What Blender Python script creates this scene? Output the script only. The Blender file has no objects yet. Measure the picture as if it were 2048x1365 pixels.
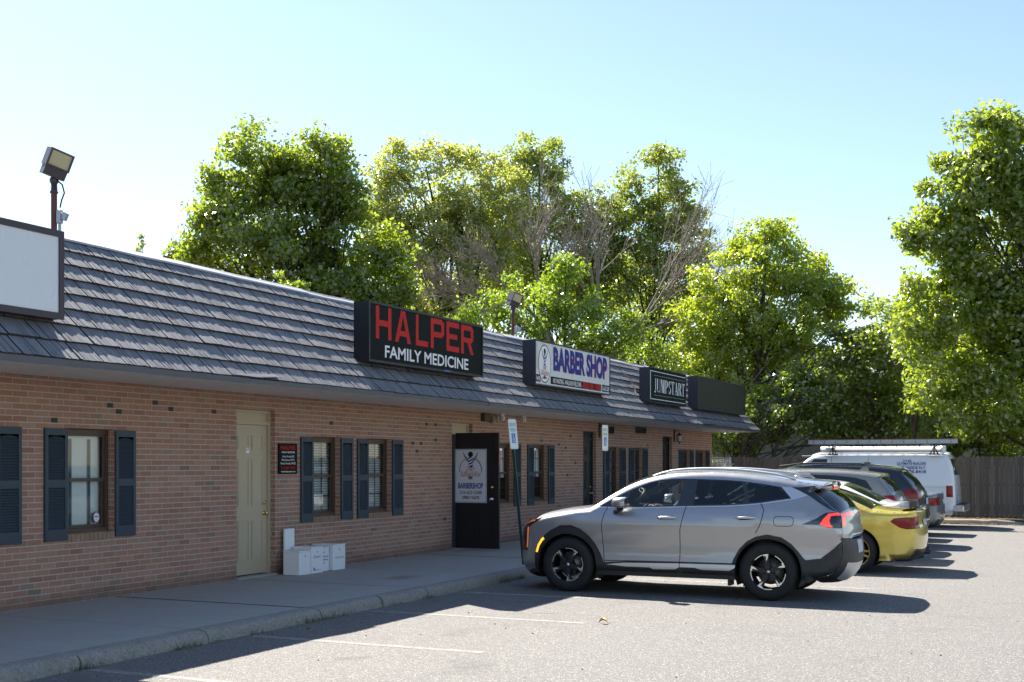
import bpy, math, random
import numpy as np
from mathutils import Vector, Matrix
from mathutils.geometry import delaunay_2d_cdt

R = math.radians
random.seed(7)
rng = np.random.default_rng(7)
SC = bpy.context.scene
COL = SC.collection

# ------------------------------------------------------------------ camera
CAM_H = 1.755
YAW = math.atan2(1134, 2450)            # the shop front runs along +Y, the camera looks a little left of it
cam = bpy.data.cameras.new('camera')
cam.sensor_width = 36
cam.lens = 2450 / 2048 * 36
cam.shift_y = 244.5 / 2048
cam.clip_end = 2000
camo = bpy.data.objects.new('camera', cam)
COL.objects.link(camo)
camo.location = (0, 0, CAM_H)
camo.rotation_euler = (R(90), 0, YAW)
SC.camera = camo

# ------------------------------------------------------------------ light
LIGHT_DIR = Vector((.83, -.55, -1.0)).normalized()
SUN_EL = math.asin(-LIGHT_DIR.z)
w = bpy.data.worlds.new('World')
SC.world = w
w.use_nodes = True
nt = w.node_tree
bg = nt.nodes['Background']
sky = nt.nodes.new('ShaderNodeTexSky')
sky.sky_type = 'NISHITA'
sky.sun_disc = False
sky.sun_elevation = SUN_EL
sky.sun_rotation = math.atan2(-LIGHT_DIR.x, -LIGHT_DIR.y)
sky.air_density = 1.0
sky.dust_density = .3
sky.ozone_density = .9
nt.links.new(sky.outputs[0], bg.inputs[0])
bg.inputs[1].default_value = 0.064
sun = bpy.data.lights.new('sun', 'SUN')
sun.energy = 5.0
sun.angle = R(.55)
sun.color = (1, .93, .83)
suno = bpy.data.objects.new('sun', sun)
COL.objects.link(suno)
suno.rotation_euler = LIGHT_DIR.to_track_quat('-Z', 'Y').to_euler()
suno.location = (-20, 20, 30)
SC.view_settings.view_transform = 'Standard'
SC.view_settings.look = 'None'
SC.view_settings.exposure = 1.7
SC.view_settings.gamma = 1
SC.cycles.max_bounces = 8
SC.cycles.transparent_max_bounces = 24

# ------------------------------------------------------------------ node helpers
class NT:
    def __init__(s, name):
        s.m = bpy.data.materials.new(name)
        s.m.use_nodes = True
        s.t = s.m.node_tree
        s.t.nodes.clear()
        s.out = s.t.nodes.new('ShaderNodeOutputMaterial')
    def n(s, typ, props=None, **ins):
        nd = s.t.nodes.new('ShaderNode' + typ)
        for k, v in (props or {}).items():
            setattr(nd, k, v)
        for k, v in ins.items():
            key = int(k[1:]) if k[0] == '_' and k[1:].isdigit() else k.replace('__', ' ')
            s.set(nd.inputs[key], v)
        return nd
    def set(s, sock, v):
        if isinstance(v, bpy.types.NodeSocket):
            s.t.links.new(v, sock)
        elif isinstance(v, bpy.types.Node):
            s.t.links.new(v.outputs[0], sock)
        else:
            if isinstance(v, tuple) and len(v) == 3 and sock.type == 'RGBA':
                v = (*v, 1)
            sock.default_value = v
    def math(s, op, a, b=0.0, c=None):
        nd = s.n('Math', dict(operation=op), _0=a, _1=b)
        if c is not None:
            s.set(nd.inputs[2], c)
        return nd.outputs[0]
    def mix(s, fac, a, b, blend='MIX'):
        nd = s.t.nodes.new('ShaderNodeMix')
        nd.data_type = 'RGBA'
        nd.blend_type = blend
        s.set(nd.inputs[0], fac); s.set(nd.inputs[6], a); s.set(nd.inputs[7], b)
        return nd.outputs[2]
    def ramp(s, fac, stops):
        nd = s.t.nodes.new('ShaderNodeValToRGB')
        e = nd.color_ramp.elements
        while len(e) < len(stops):
            e.new(.5)
        for el, (p, c) in zip(e, stops):
            el.position = p
            el.color = (*c, 1) if not isinstance(c, (int, float)) else (c, c, c, 1)
        s.set(nd.inputs[0], fac)
        return nd.outputs[0]
    def obj(s):
        return s.n('TexCoord').outputs['Object']
    def noise(s, vec, scale, detail=4, rough=.55):
        return s.n('TexNoise', Vector=vec, Scale=scale, Detail=detail, Roughness=rough).outputs[0]
    def bump(s, h, strength, dist=.01):
        return s.n('Bump', Height=h, Strength=strength, Distance=dist).outputs[0]
    def principled(s, **k):
        p = s.n('BsdfPrincipled', None, **k)
        s.t.links.new(p.outputs[0], s.out.inputs[0])
        return p

def lin(r, g, b):
    f = lambda c: (c / 255 / 12.92) if c <= 10 else ((c / 255 + .055) / 1.055) ** 2.4
    return (f(r), f(g), f(b))

def pmat(name, col, rough=.55, metal=0., coat=0., var=.12, scale=6., bump=0., bscale=60., emit=0., ecol=None, spec=.5):
    t = NT(name)
    o = t.obj()
    c = col
    k = {}
    if var:
        nz = t.noise(o, scale, 5)
        c = t.mix(nz, tuple(x * (1 - var) for x in col), tuple(min(1, x * (1 + var)) for x in col))
        nd = t.noise(o, scale * 3.1, 3)
        k['Roughness'] = t.math('ADD', t.math('MULTIPLY', t.math('SUBTRACT', nd, .5), .25), rough)
    else:
        k['Roughness'] = rough
    if bump:
        k['Normal'] = t.bump(t.noise(o, bscale, 4), bump)
    p = t.principled(Base__Color=c, Metallic=metal, Coat__Weight=coat, **k)
    p.inputs['Coat Roughness'].default_value = .04
    p.inputs['Specular IOR Level'].default_value = spec
    if emit:
        p.inputs['Emission Color'].default_value = (*(ecol or col), 1)
        p.inputs['Emission Strength'].default_value = emit
    return t.m

def carpaint(name, col, metal=.45, rough=.38):
    t = NT(name)
    o = t.obj()
    fl = t.noise(o, 900, 1)
    c = t.mix(fl, tuple(x * .9 for x in col), tuple(min(1, x * 1.1) for x in col))
    dust = t.noise(o, 2.2, 6, .65)
    zz = t.n('SeparateXYZ', Vector=o).outputs[2]
    grime = t.math('MULTIPLY', t.ramp(zz, [(.25, .55), (.75, 0.)]), dust)
    c = t.mix(grime, c, (.16, .145, .125))
    r = t.math('MULTIPLY_ADD', dust, .12, rough - .06)
    p = t.principled(Base__Color=c, Metallic=metal, Roughness=r, Coat__Weight=1.0)
    cr = t.math('MULTIPLY_ADD', dust, .06, .02)
    t.set(p.inputs['Coat Roughness'], cr)
    return t.m

def glassmat(name, tint, refl=1.0, rough=.01):
    t = NT(name)
    fr = t.n('Fresnel', IOR=1.5)
    tr = t.n('BsdfTransparent', Color=tint)
    gl = t.n('BsdfGlossy', Color=(1, 1, 1), Roughness=rough)
    m = t.n('MixShader', None, _0=t.math('MULTIPLY', fr.outputs[0], refl), _1=tr.outputs[0], _2=gl.outputs[0])
    t.t.links.new(m.outputs[0], t.out.inputs[0])
    return t.m

def leafmat(name, c1, c2, trans=.5, tcol=None):
    t = NT(name)
    g = t.n('NewGeometry')
    rnd = g.outputs['Random Per Island']
    clump = t.noise(t.obj(), .55, 3)
    f = t.math('ADD', t.math('MULTIPLY', rnd, .65), t.math('MULTIPLY', clump, .35))
    c = t.mix(f, c1, c2)
    d = t.n('BsdfDiffuse', Color=c)
    tc = t.mix(f, tuple(min(1, x * k) for x, k in zip(c1, tcol or (2.0, 1.9, .8))), tuple(min(1, x * k) for x, k in zip(c2, tcol or (2.0, 1.9, .8))))
    tr = t.n('BsdfTranslucent', Color=tc)
    m = t.n('MixShader', None, _0=trans, _1=d.outputs[0], _2=tr.outputs[0])
    gl = t.n('BsdfGlossy', Color=(1, 1, 1), Roughness=.30)
    m2 = t.n('MixShader', None, _0=.09, _1=m.outputs[0], _2=gl.outputs[0])
    t.t.links.new(m2.outputs[0], t.out.inputs[0])
    return t.m

# ------------------------------------------------------------------ object helpers
def tag(o, label=None, cat=None, group=None, kind=None):
    if label: o['label'] = label
    if cat: o['category'] = cat
    if group: o['group'] = group
    if kind: o['kind'] = kind
    return o

def thing(name, label, cat, loc=(0, 0, 0), rz=0., group=None):
    o = bpy.data.objects.new(name, None)
    o.empty_display_size = .2
    COL.objects.link(o)
    o.location = loc
    o.rotation_euler = (0, 0, rz)
    return tag(o, label, cat, group)

def mesh_obj(name, verts, faces, mats, parent=None, midx=None, smooth=False, normals=None):
    me = bpy.data.meshes.new(name)
    me.from_pydata(verts, [], faces)
    for m in (mats if isinstance(mats, (list, tuple)) else [mats]):
        me.materials.append(m)
    if midx is not None:
        me.polygons.foreach_set('material_index', midx)
    if smooth is True:
        me.polygons.foreach_set('use_smooth', [True] * len(me.polygons))
    elif smooth not in (False, None):
        me.polygons.foreach_set('use_smooth', smooth)
    me.update()
    if normals is not None:
        me.normals_split_custom_set_from_vertices(normals)
    o = bpy.data.objects.new(name, me)
    COL.objects.link(o)
    if parent:
        o.parent = parent
    return o

class MB:
    """collects shapes and links them as one mesh object"""
    def __init__(s):
        s.v = []; s.f = []; s.m = []; s.s = []; s.cur = 0
    def add(s, verts, faces, smooth=False):
        b = len(s.v)
        s.v += [tuple(p) for p in verts]
        for f in faces:
            s.f.append([b + i for i in f]); s.m.append(s.cur); s.s.append(smooth)
        return s
    def box(s, x0, y0, z0, x1, y1, z1):
        v = [(x0, y0, z0), (x1, y0, z0), (x1, y1, z0), (x0, y1, z0), (x0, y0, z1), (x1, y0, z1), (x1, y1, z1), (x0, y1, z1)]
        return s.add(v, [(0, 3, 2, 1), (4, 5, 6, 7), (0, 1, 5, 4), (1, 2, 6, 5), (2, 3, 7, 6), (3, 0, 4, 7)])
    def cbox(s, c, d, b=.0, M=None):
        """box with centre c, size d and chamfer b"""
        hx, hy, hz = d[0] / 2, d[1] / 2, d[2] / 2
        if b <= 0:
            v = [(sx * hx, sy * hy, sz * hz) for sz in (-1, 1) for sx, sy in ((-1, -1), (1, -1), (1, 1), (-1, 1))]
            f = [(0, 3, 2, 1), (4, 5, 6, 7), (0, 1, 5, 4), (1, 2, 6, 5), (2, 3, 7, 6), (3, 0, 4, 7)]
        else:
            v = []; f = []
            lo = [(-hx + b, -hy), (hx - b, -hy), (hx, -hy + b), (hx, hy - b), (hx - b, hy), (-hx + b, hy), (-hx, hy - b), (-hx, -hy + b)]
            k = lambda e: [(x * (hx - e) / hx, y * (hy - e) / hy) for x, y in lo]
            for z, e in ((-hz, b), (-hz + b, 0), (hz - b, 0), (hz, b)):
                v += [(x, y, z) for x, y in k(e)]
            for r in range(3):
                for i in range(8):
                    j = (i + 1) % 8
                    f.append((r * 8 + i, r * 8 + j, r * 8 + 8 + j, r * 8 + 8 + i))
            f.append(tuple(range(7, -1, -1))); f.append(tuple(range(24, 32)))
        if M is None:
            M = Matrix.Translation(c)
        else:
            M = Matrix.Translation(c) @ M.to_4x4()
        return s.add([M @ Vector(p) for p in v], f)
    def prism(s, poly, fn0, fn1, cap=True):
        """poly 2D -> two skins fn0(p), fn1(p) joined by walls; convex or simple concave polygons"""
        n = len(poly)
        a = sum(poly[i][0] * poly[(i + 1) % n][1] - poly[(i + 1) % n][0] * poly[i][1] for i in range(n))
        if a < 0:
            poly = poly[::-1]
        v = [fn0(p) for p in poly] + [fn1(p) for p in poly]
        f = [(i, (i + 1) % n, n + (i + 1) % n, n + i) for i in range(n)]
        s.add(v, f)
        if cap:
            s.add([fn1(p) for p in poly], [tuple(range(n))])
            s.add([fn0(p) for p in poly], [tuple(range(n - 1, -1, -1))])
        return s
    def tube(s, pts, rad, n=8, cap=True, smooth=True):
        pts = [Vector(p) for p in pts]
        if isinstance(rad, (int, float)):
            rad = [rad] * len(pts)
        v = []; f = []
        up = Vector((0, 0, 1))
        for i, p in enumerate(pts):
            d = (pts[min(i + 1, len(pts) - 1)] - pts[max(i - 1, 0)])
            d = d.normalized() if d.length > 1e-9 else Vector((0, 0, 1))
            if i == 0:
                a = d.cross(up if abs(d.z) < .9 else Vector((1, 0, 0))).normalized()
            else:
                a = (a - d * a.dot(d)).normalized()
            b = d.cross(a)
            for k in range(n):
                t = 2 * math.pi * k / n
                v.append(p + (a * math.cos(t) + b * math.sin(t)) * rad[i])
        for i in range(len(pts) - 1):
            for k in range(n):
                j = (k + 1) % n
                f.append((i * n + k, i * n + j, i * n + n + j, i * n + n + k))
        s.add(v, f, smooth)
        if cap:
            s.add(v[:n], [tuple(range(n - 1, -1, -1))]); s.add(v[-n:], [tuple(range(n))])
        return s
    def lathe(s, prof, c=(0, 0, 0), axis='z', n=32, smooth=True, a0=0., a1=2 * math.pi):
        full = abs(a1 - a0 - 2 * math.pi) < 1e-6
        m = n if full else n + 1
        v = []
        for r, h in prof:
            for k in range(m):
                t = a0 + (a1 - a0) * k / n
                x, y, z = r * math.cos(t), r * math.sin(t), h
                if axis == 'y': x, y, z = x, h, y
                if axis == 'x': x, y, z = h, x, y
                v.append((c[0] + x, c[1] + y, c[2] + z))
        f = []
        for i in range(len(prof) - 1):
            for k in range(n):
                j = (k + 1) % m
                f.append((i * m + k, i * m + j, i * m + m + j, i * m + m + k))
        return s.add(v, f, smooth)
    def ball(s, c, r, n=14, sc=(1, 1, 1)):
        pr = [(max(1e-4, math.sin(math.pi * i / n)), -math.cos(math.pi * i / n)) for i in range(n + 1)]
        b = MB().lathe(pr, n=n * 2 if n < 10 else 20)
        return s.add([(c[0] + x * r * sc[0], c[1] + y * r * sc[1], c[2] + z * r * sc[2]) for x, y, z in b.v], b.f, True)
    def build(s, name, mats, parent=None):
        return mesh_obj(name, s.v, s.f, mats, parent, s.m, s.s)

def copy_tree(o, parent=None):
    c = o.copy()
    COL.objects.link(c)
    c.parent = parent
    for ch in list(o.children):
        copy_tree(ch, c)
    return c

# text as thin solid mesh: origin, right vector, up vector (unit), height of the capitals, total width (or None)
def text_mb(mb, s, org, rt, up, h, width=None, bold=0., align='C', depth=.004, shear=0.):
    cu = bpy.data.curves.new('t', 'FONT')
    cu.body = s
    cu.size = 1.0
    cu.offset = bold
    cu.shear = shear
    cu.resolution_u = 3
    ob = bpy.data.objects.new('t', cu)
    COL.objects.link(ob)
    dg = bpy.context.evaluated_depsgraph_get()
    me = bpy.data.meshes.new_from_object(ob.evaluated_get(dg))
    v = np.array([tuple(p.co) for p in me.vertices]) if len(me.vertices) else np.zeros((0, 3))
    f = [list(p.vertices) for p in me.polygons]
    bpy.data.objects.remove(ob); bpy.data.curves.remove(cu); bpy.data.meshes.remove(me)
    if not len(v):
        return
    x0, x1 = v[:, 0].min(), v[:, 0].max()
    sy = h / .70
    sx = (width / (x1 - x0)) if width else sy
    rt, up, org = Vector(rt), Vector(up), Vector(org)
    nrm = rt.cross(up)
    off = {'C': -(x0 + x1) / 2, 'L': -x0, 'R': -x1}[align]
    P = [org + rt * float((p[0] + off) * sx) + up * float(p[1] * sy) + nrm * depth for p in v]
    mb.add(P, f)

# ------------------------------------------------------------------ materials
M = {}
M['black'] = pmat('black_plastic', (.012, .012, .013), .5, var=.2)
M['dark_metal'] = pmat('dark_bronze_metal', lin(58, 50, 52), .45, .3, var=.15)
M['rubber'] = pmat('tyre_rubber', (.014, .014, .015), .78, var=.25, scale=12)
M['silver'] = pmat('machined_aluminium', (.72, .73, .75), .28, .9, var=.05)
M['chrome'] = pmat('chrome', (.8, .8, .82), .12, 1., var=.03)
M['cladding'] = pmat('grained_black_plastic', (.020, .021, .023), .55, var=.15, bump=.05, bscale=300)
M['brass'] = pmat('brass', (.75, .52, .2), .25, 1., var=.1)
M['white'] = pmat('white_paint', (.78, .78, .78), .45, var=.04)
M['red_lamp'] = pmat('red_lamp', (.15, .003, .006), .25, coat=.2, var=.25, emit=.008, ecol=(1, .03, .03), spec=.3)
M['lit_lamp'] = pmat('lit_tail_lamp', (.8, .06, .03), .15, coat=1., var=.1, emit=.26, ecol=(1, .06, .03))
M['amber_lamp'] = pmat('lit_amber_lamp', (.9, .4, .03), .2, coat=.5, var=.05, emit=.6, ecol=(1, .40, .02))
M['clear_lamp'] = pmat('clear_lamp', (.6, .6, .62), .08, .2, coat=1., var=.1)
M['cabin'] = pmat('cabin_trim', (.02, .021, .024), .7, var=.2)
M['seat'] = pmat('seat_cloth', (.045, .047, .055), .85, var=.2, scale=40)

# ================================================================== the setting
def build_ground():
    # asphalt
    t = NT('asphalt')
    o = t.obj()
    vor = t.n('TexVoronoi', None, Vector=o, Scale=95.)
    stone = t.n('TexWhiteNoise', dict(noise_dimensions='3D'), Vector=vor.outputs['Position']).outputs[0]
    big = t.noise(o, .35, 5, .6)
    mid = t.noise(o, 3.5, 5, .65)
    base = t.mix(big, (.114, .107, .097), (.154, .143, .131))
    base = t.mix(t.math('MULTIPLY', mid, .5), base, (.125, .12, .114))
    c = t.mix(t.ramp(stone, [(0, .85), (.3, .25), (.72, .0), (1, .0)]), base, (.05, .05, .05))
    c = t.mix(t.ramp(stone, [(0, 0), (.86, 0), (.9, .75), (1, .9)]), c, (.42, .40, .37))
    fine = t.noise(o, 260, 2)
    c = t.mix(.30, c, t.ramp(fine, [(.3, .06), (.7, .29)]), 'MIX')
    stain = t.noise(o, .9, 3, .5)
    c = t.mix(t.ramp(stain, [(.62, 0), (.72, .35)]), c, (.07, .068, .066))
    wv = t.n('VectorMath', dict(operation='ADD'), _0=o)
    nz_ = t.n('TexNoise', None, Vector=o, Scale=1.1, Detail=6.)
    sc_ = t.n('VectorMath', dict(operation='SCALE'), _0=nz_.outputs[1]); sc_.inputs['Scale'].default_value = 1.3
    t.set(wv.inputs[1], sc_.outputs[0])
    ck = t.n('TexVoronoi', dict(feature='DISTANCE_TO_EDGE'), Vector=wv.outputs[0], Scale=.24)
    crack = t.math('MULTIPLY', t.ramp(ck.outputs['Distance'], [(.0, 1), (.0035, 0)]), t.ramp(t.noise(o, .45, 2), [(.50, 0), (.58, .55)]))
    c = t.mix(crack, c, (.03, .03, .03))
    pt = t.n('TexVoronoi', None, Vector=wv.outputs[0], Scale=.22)
    ptc = t.n('TexWhiteNoise', dict(noise_dimensions='3D'), Vector=pt.outputs['Position']).outputs[0]
    c = t.mix(t.math('MULTIPLY', ptc, .10), c, (.10, .095, .09))
    sx = t.n('SeparateXYZ', Vector=o)
    bay = t.math('ABSOLUTE', t.math('ADD', sx.outputs[0], 5.6))
    oil = t.math('MULTIPLY', t.ramp(bay, [(.0, 1), (1.9, 0)]), t.ramp(t.noise(o, 2.1, 4, .6), [(.57, 0), (.70, .55)]))
    c = t.mix(oil, c, (.045, .043, .042))
    h = t.math('ADD', vor.outputs['Distance'], t.math('MULTIPLY', mid, .8))
    t.principled(Base__Color=c, Roughness=.88, Normal=t.bump(h, .55, .012))
    M['asphalt'] = t.m
    m = MB()
    xs = [-7.75, -5, -2, 1, 5, 12, 60]
    m.add([(-7.75, -40, 0), (60, -40, 0), (60, 37.55, 0), (-7.75, 37.55, 0)], [(0, 1, 2, 3)])
    tag(m.build('parking_lot', M['asphalt']), kind='structure')

    # concrete walk with rolled kerb, in slabs
    t = NT('concrete')
    o = t.obj()
    big = t.noise(o, .8, 6, .6)
    mid = t.noise(o, 6, 6, .65)
    sp = t.noise(o, 160, 2)
    c = t.mix(big, (.38, .355, .315), (.50, .475, .43))
    c = t.mix(t.math('MULTIPLY', mid, .75), c, (.25, .235, .21))
    c = t.mix(.35, c, t.ramp(sp, [(.35, .16), (.65, .52)]))
    # rust patch
    sx = t.n('SeparateXYZ', Vector=o)
    dx = t.math('DIVIDE', t.math('SUBTRACT', sx.outputs[0], -8.75), .42)
    dy = t.math('DIVIDE', t.math('SUBTRACT', sx.outputs[1], 15.2), .75)
    dd = t.math('SQRT', t.math('ADD', t.math('MULTIPLY', dx, dx), t.math('MULTIPLY', dy, dy)))
    rust = t.ramp(t.math('ADD', dd, t.math('MULTIPLY', mid, .7)), [(.25, .8), (1.2, 0)])
    c = t.mix(rust, c, (.16, .085, .04))
    # rough worn outer edge
    edge = t.ramp(t.math('ADD', sx.outputs[0], t.math('MULTIPLY', mid, .12)), [(.0, 0), (1, 0)])
    t.principled(Base__Color=c, Roughness=.9, Normal=t.bump(t.math('ADD', t.math('MULTIPLY', mid, 1.), t.math('MULTIPLY', sp, .35)), .5, .012))
    M['concrete'] = t.m
    t = NT('rough_kerb_concrete')
    o = t.obj()
    v = t.n('TexVoronoi', None, Vector=o, Scale=55.)
    st = t.n('TexWhiteNoise', dict(noise_dimensions='3D'), Vector=v.outputs['Position']).outputs[0]
    c = t.mix(t.noise(o, 5, 6, .7), (.22, .20, .175), (.34, .315, .28))
    c = t.mix(t.ramp(st, [(0, .4), (.4, 0), (.8, 0), (1, .4)]), c, t.ramp(st, [(.4, (.09, .085, .08)), (.6, (.42, .4, .36))]))
    t.principled(Base__Color=c, Roughness=.95, Normal=t.bump(t.math('ADD', t.noise(o, 28, 4), v.outputs['Distance']), .55, .012))
    M['kerb'] = t.m
    m = MB()
    joints = [-4.0, 2.0, 5.1, 7.92, 9.6, 11.55, 12.9, 14.05, 16.3, 19.2, 22.0, 25.0, 28, 31, 34, 36.5, 39.2]
    r2 = random.Random(3)
    for a, b in zip(joints[:-1], joints[1:]):
        dz = r2.uniform(-.006, .006)
        n = max(4, int((b - a) / .16))
        # walk slab
        m.cur = 0
        y0, y1 = a + .008, b - .008
        m.add([(-10.70, y0, .128 + dz), (-7.94, y0, .128 + dz), (-7.94, y1, .128 + dz), (-10.70, y1, .128 + dz)], [(0, 1, 2, 3)])
        # kerb profile swept with a wavering edge
        m.cur = 1
        prof = [(-7.94, .128), (-7.80, .126), (-7.745, .112), (-7.715, .075), (-7.70, .0), (-7.70, -.05)]
        v = []; f = []
        for i in range(n + 1):
            y = y0 + (y1 - y0) * i / n
            jx, jz = r2.gauss(0, .006), r2.gauss(0, .004)
            for k, (x, z) in enumerate(prof):
                e = 0 if k == 0 else 1
                v.append((x + jx * e * 1.2, y, z + dz * (1 if z > .01 else 0) + (jz if 0 < k < 4 else 0)))
        q = len(prof)
        for i in range(n):
            for k in range(q - 1):
                f.append((i * q + k, i * q + k + 1, (i + 1) * q + k + 1, (i + 1) * q + k))
        m.add(v, [tuple(reversed(x)) for x in f], True)
        # slab ends
        m.add([(x, y1, z + dz) for x, z in prof[:5]] + [(-7.94, y1, 0)], [tuple(range(6))])
        m.add([(x, y0, z + dz) for x, z in prof[:5]] + [(-7.94, y0, 0)], [tuple(range(5, -1, -1))])
    m.cur = 2
    m.add([(-10.70, -4, .09), (-7.85, -4, .09), (-7.85, 39.2, .09), (-10.70, 39.2, .09)], [(0, 1, 2, 3)])
    tag(m.build('sidewalk', [M['concrete'], M['kerb'], M['black']]), kind='structure')

    # worn bay lines
    t = NT('worn_line_paint')
    o = t.obj()
    nz = t.noise(o, 14, 6, .75)
    nz2 = t.noise(o, 60, 3, .6)
    a = t.ramp(t.math('ADD', t.math('MULTIPLY', nz, .65), t.math('MULTIPLY', nz2, .35)), [(.42, 0.), (.64, .55)])
    d = t.n('BsdfPrincipled', Base__Color=(.52, .51, .48), Roughness=.85)
    tr = t.n('BsdfTransparent')
    mx = t.n('MixShader', None, _0=a, _1=tr.outputs[0], _2=d.outputs[0])
    t.t.links.new(mx.outputs[0], t.out.inputs[0])
    M['line'] = t.m
    for y, x1 in ((5.6, -3.2), (7.93, -4.6), (10.17, -5.0), (12.5, -4.9), (14.84, -5.7), (17.6, -2.6), (19.6, -1.55), (22.1, -2.4), (36.2, .5)):
        m = MB().box(-7.6, y - .05, .002, x1, y + .05, .006)
        if y > 36:
            m = MB().box(-1.1, 33.7, .002, .6, 33.8, .006)
        tag(m.build('parking_line', M['line']), kind='structure')

    # planting strip and soil behind the far kerb
    t = NT('leaf_litter_soil')
    o = t.obj()
    c = t.mix(t.noise(o, 9, 6, .7), (.03, .022, .014), (.13, .085, .04))
    c = t.mix(t.ramp(t.noise(o, 45, 3), [(.55, 0), (.7, 1)]), c, (.22, .14, .05))
    t.principled(Base__Color=c, Roughness=1., Normal=t.bump(t.noise(o, 30, 5), .9, .03))
    M['soil'] = t.m
    m = MB()
    m.add([(-60, 37.7, .11), (60, 37.7, .11), (60, 40.5, .13), (-60, 40.5, .13)], [(0, 1, 2, 3)])
    tag(m.build('planting_bed', M['soil']), kind='structure')
    m = MB()
    prof = [(37.5, -.05), (37.5, .09), (37.53, .13), (37.66, .135), (37.7, .1)]
    xs = np.linspace(-9.2, -.9, 40)
    r3 = random.Random(5)
    v = []; f = []
    for i, x in enumerate(xs):
        dip = max(0, (x + 2.0) / 1.1)
        jz = r3.gauss(0, .006)
        bend = .35 * max(0, x + 2.2) ** 2
        for y, z in prof:
            v.append((x, y + bend, (z + jz) * (1 - .9 * min(1, dip)) if z > 0 else z))
    for i in range(len(xs) - 1):
        for k in range(4):
            f.append((i * 5 + k, (i + 1) * 5 + k, (i + 1) * 5 + k + 1, i * 5 + k + 1))
    m.add(v, f, True)
    tag(m.build('back_kerb', M['kerb']), kind='structure')
    t = NT('lawn_soil')
    o = t.obj()
    t.principled(Base__Color=t.mix(t.noise(o, 2, 6), (.03, .045, .015), (.09, .08, .04)), Roughness=1.)
    m = MB()
    m.add([(-600, -300, -.03), (600, -300, -.03), (600, 900, -.03), (-600, 900, -.03)], [(0, 1, 2, 3)])
    tag(m.build('terrain', t.m), kind='structure')
build_ground()

# ================================================================== shop building
W = -10.68                     # face of the brick wall
WALL_TOP, Y0, Y1 = 2.747, 1.5, 38.34
EAVE_X, EAVE_Z, RIDGE_X, RIDGE_Z = -9.25, 2.80, -10.80, 4.40

def brick_material():
    t = NT('brickwork')
    o = t.obj()
    sx = t.n('SeparateXYZ', Vector=o)
    nrm = t.n('SeparateXYZ', Vector=t.n('NewGeometry').outputs['True Normal'])
    sel = t.math('GREATER_THAN', t.math('ABSOLUTE', nrm.outputs[0]), .5)
    u = t.math('ADD', t.math('MULTIPLY', sx.outputs[1], sel), t.math('MULTIPLY', t.math('ADD', sx.outputs[0], .13), t.math('SUBTRACT', 1., sel)))
    BW, BH, MT = .212, .0695, .0130
    wob = t.noise(o, 9, 2)
    vz = t.math('ADD', t.math('SUBTRACT', sx.outputs[2], .13), t.math('MULTIPLY', t.math('SUBTRACT', wob, .5), .005))
    row = t.math('FLOOR', t.math('DIVIDE', vz, BH))
    shift = t.math('MULTIPLY', t.math('MODULO', row, 2.), BW * .5)
    # a little drift row by row, so joints do not stack perfectly
    rn = t.n('TexWhiteNoise', dict(noise_dimensions='1D'), W=row).outputs[0]
    uu = t.math('ADD', t.math('ADD', u, shift), t.math('MULTIPLY', rn, .022))
    col = t.math('FLOOR', t.math('DIVIDE', uu, BW))
    fu = t.math('SUBTRACT', uu, t.math('MULTIPLY', col, BW))
    fv = t.math('SUBTRACT', vz, t.math('MULTIPLY', row, BH))
    cmb = t.n('CombineXYZ', None, X=col, Y=row, Z=sel)
    wn = t.n('TexWhiteNoise', dict(noise_dimensions='3D'), Vector=cmb.outputs[0])
    r1 = wn.outputs[0]
    r2 = t.n('SeparateColor', None, Color=wn.outputs[1]).outputs[1]
    # mortar mask
    eu = t.math('MINIMUM', fu, t.math('SUBTRACT', BW, fu))
    ev = t.math('MINIMUM', fv, t.math('SUBTRACT', BH, fv))
    eu = t.math('ADD', eu, .0022)
    e = t.math('ADD', t.math('MINIMUM', eu, ev), t.math('MULTIPLY', t.math('SUBTRACT', t.noise(o, 70, 3), .5), .004))
    mort = t.ramp(t.math('DIVIDE', e, MT * .5), [(.85, 1.), (1.0, 0.)])
    brick = t.ramp(r1, [(0, (.32, .15, .100)), (.22, (.38, .19, .130)), (.45, (.44, .225, .150)), (.62, (.35, .165, .118)), (.8, (.42, .24, .165)), (.95, (.34, .215, .15)), (.99, (.26, .19, .135)), (1., (.16, .13, .10))])
    # vertical raked texture on the brick faces
    st = t.n('Mapping', None, Vector=o)
    st.inputs['Scale'].default_value = (60, 60, 5)
    streak = t.noise(st.outputs[0], 1., 3, .6)
    brick = t.mix(t.math('MULTIPLY', streak, .55), brick, t.mix(r2, (.22, .115, .085), (.44, .27, .20)))
    dirt = t.noise(o, .7, 5, .6)
    brick = t.mix(t.ramp(dirt, [(.45, 0), (.75, .35)]), brick, (.27, .165, .125))
    mc = t.mix(t.noise(o, 25, 4), (.42, .375, .325), (.54, .485, .425))
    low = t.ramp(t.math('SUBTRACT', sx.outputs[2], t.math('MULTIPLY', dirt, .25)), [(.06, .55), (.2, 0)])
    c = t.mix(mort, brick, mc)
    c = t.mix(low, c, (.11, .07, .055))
    # spilled white mortar along the foot of the wall
    foot = t.ramp(t.math('ADD', t.math('SUBTRACT', sx.outputs[2], .13), t.math('MULTIPLY', t.math('SUBTRACT', .62, t.noise(o, 4, 5, .7)), .25)), [(.0, 1), (.012, .0)])
    c = t.mix(foot, c, (.42, .40, .39))
    h = t.math('ADD', t.math('MULTIPLY', mort, -1.), t.math('MULTIPLY', streak, .25))
    t.principled(Base__Color=c, Roughness=.9, Normal=t.bump(h, .7, .008))
    return t.m
M['brick'] = brick_material()
M['brick_head'] = pmat('header_brick', (.30, .19, .13), .9, var=.5, scale=7.5, bump=.3, bscale=60)
M['mortar'] = pmat('mortar', (.36, .33, .29), .95, var=.2, scale=30)
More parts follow.
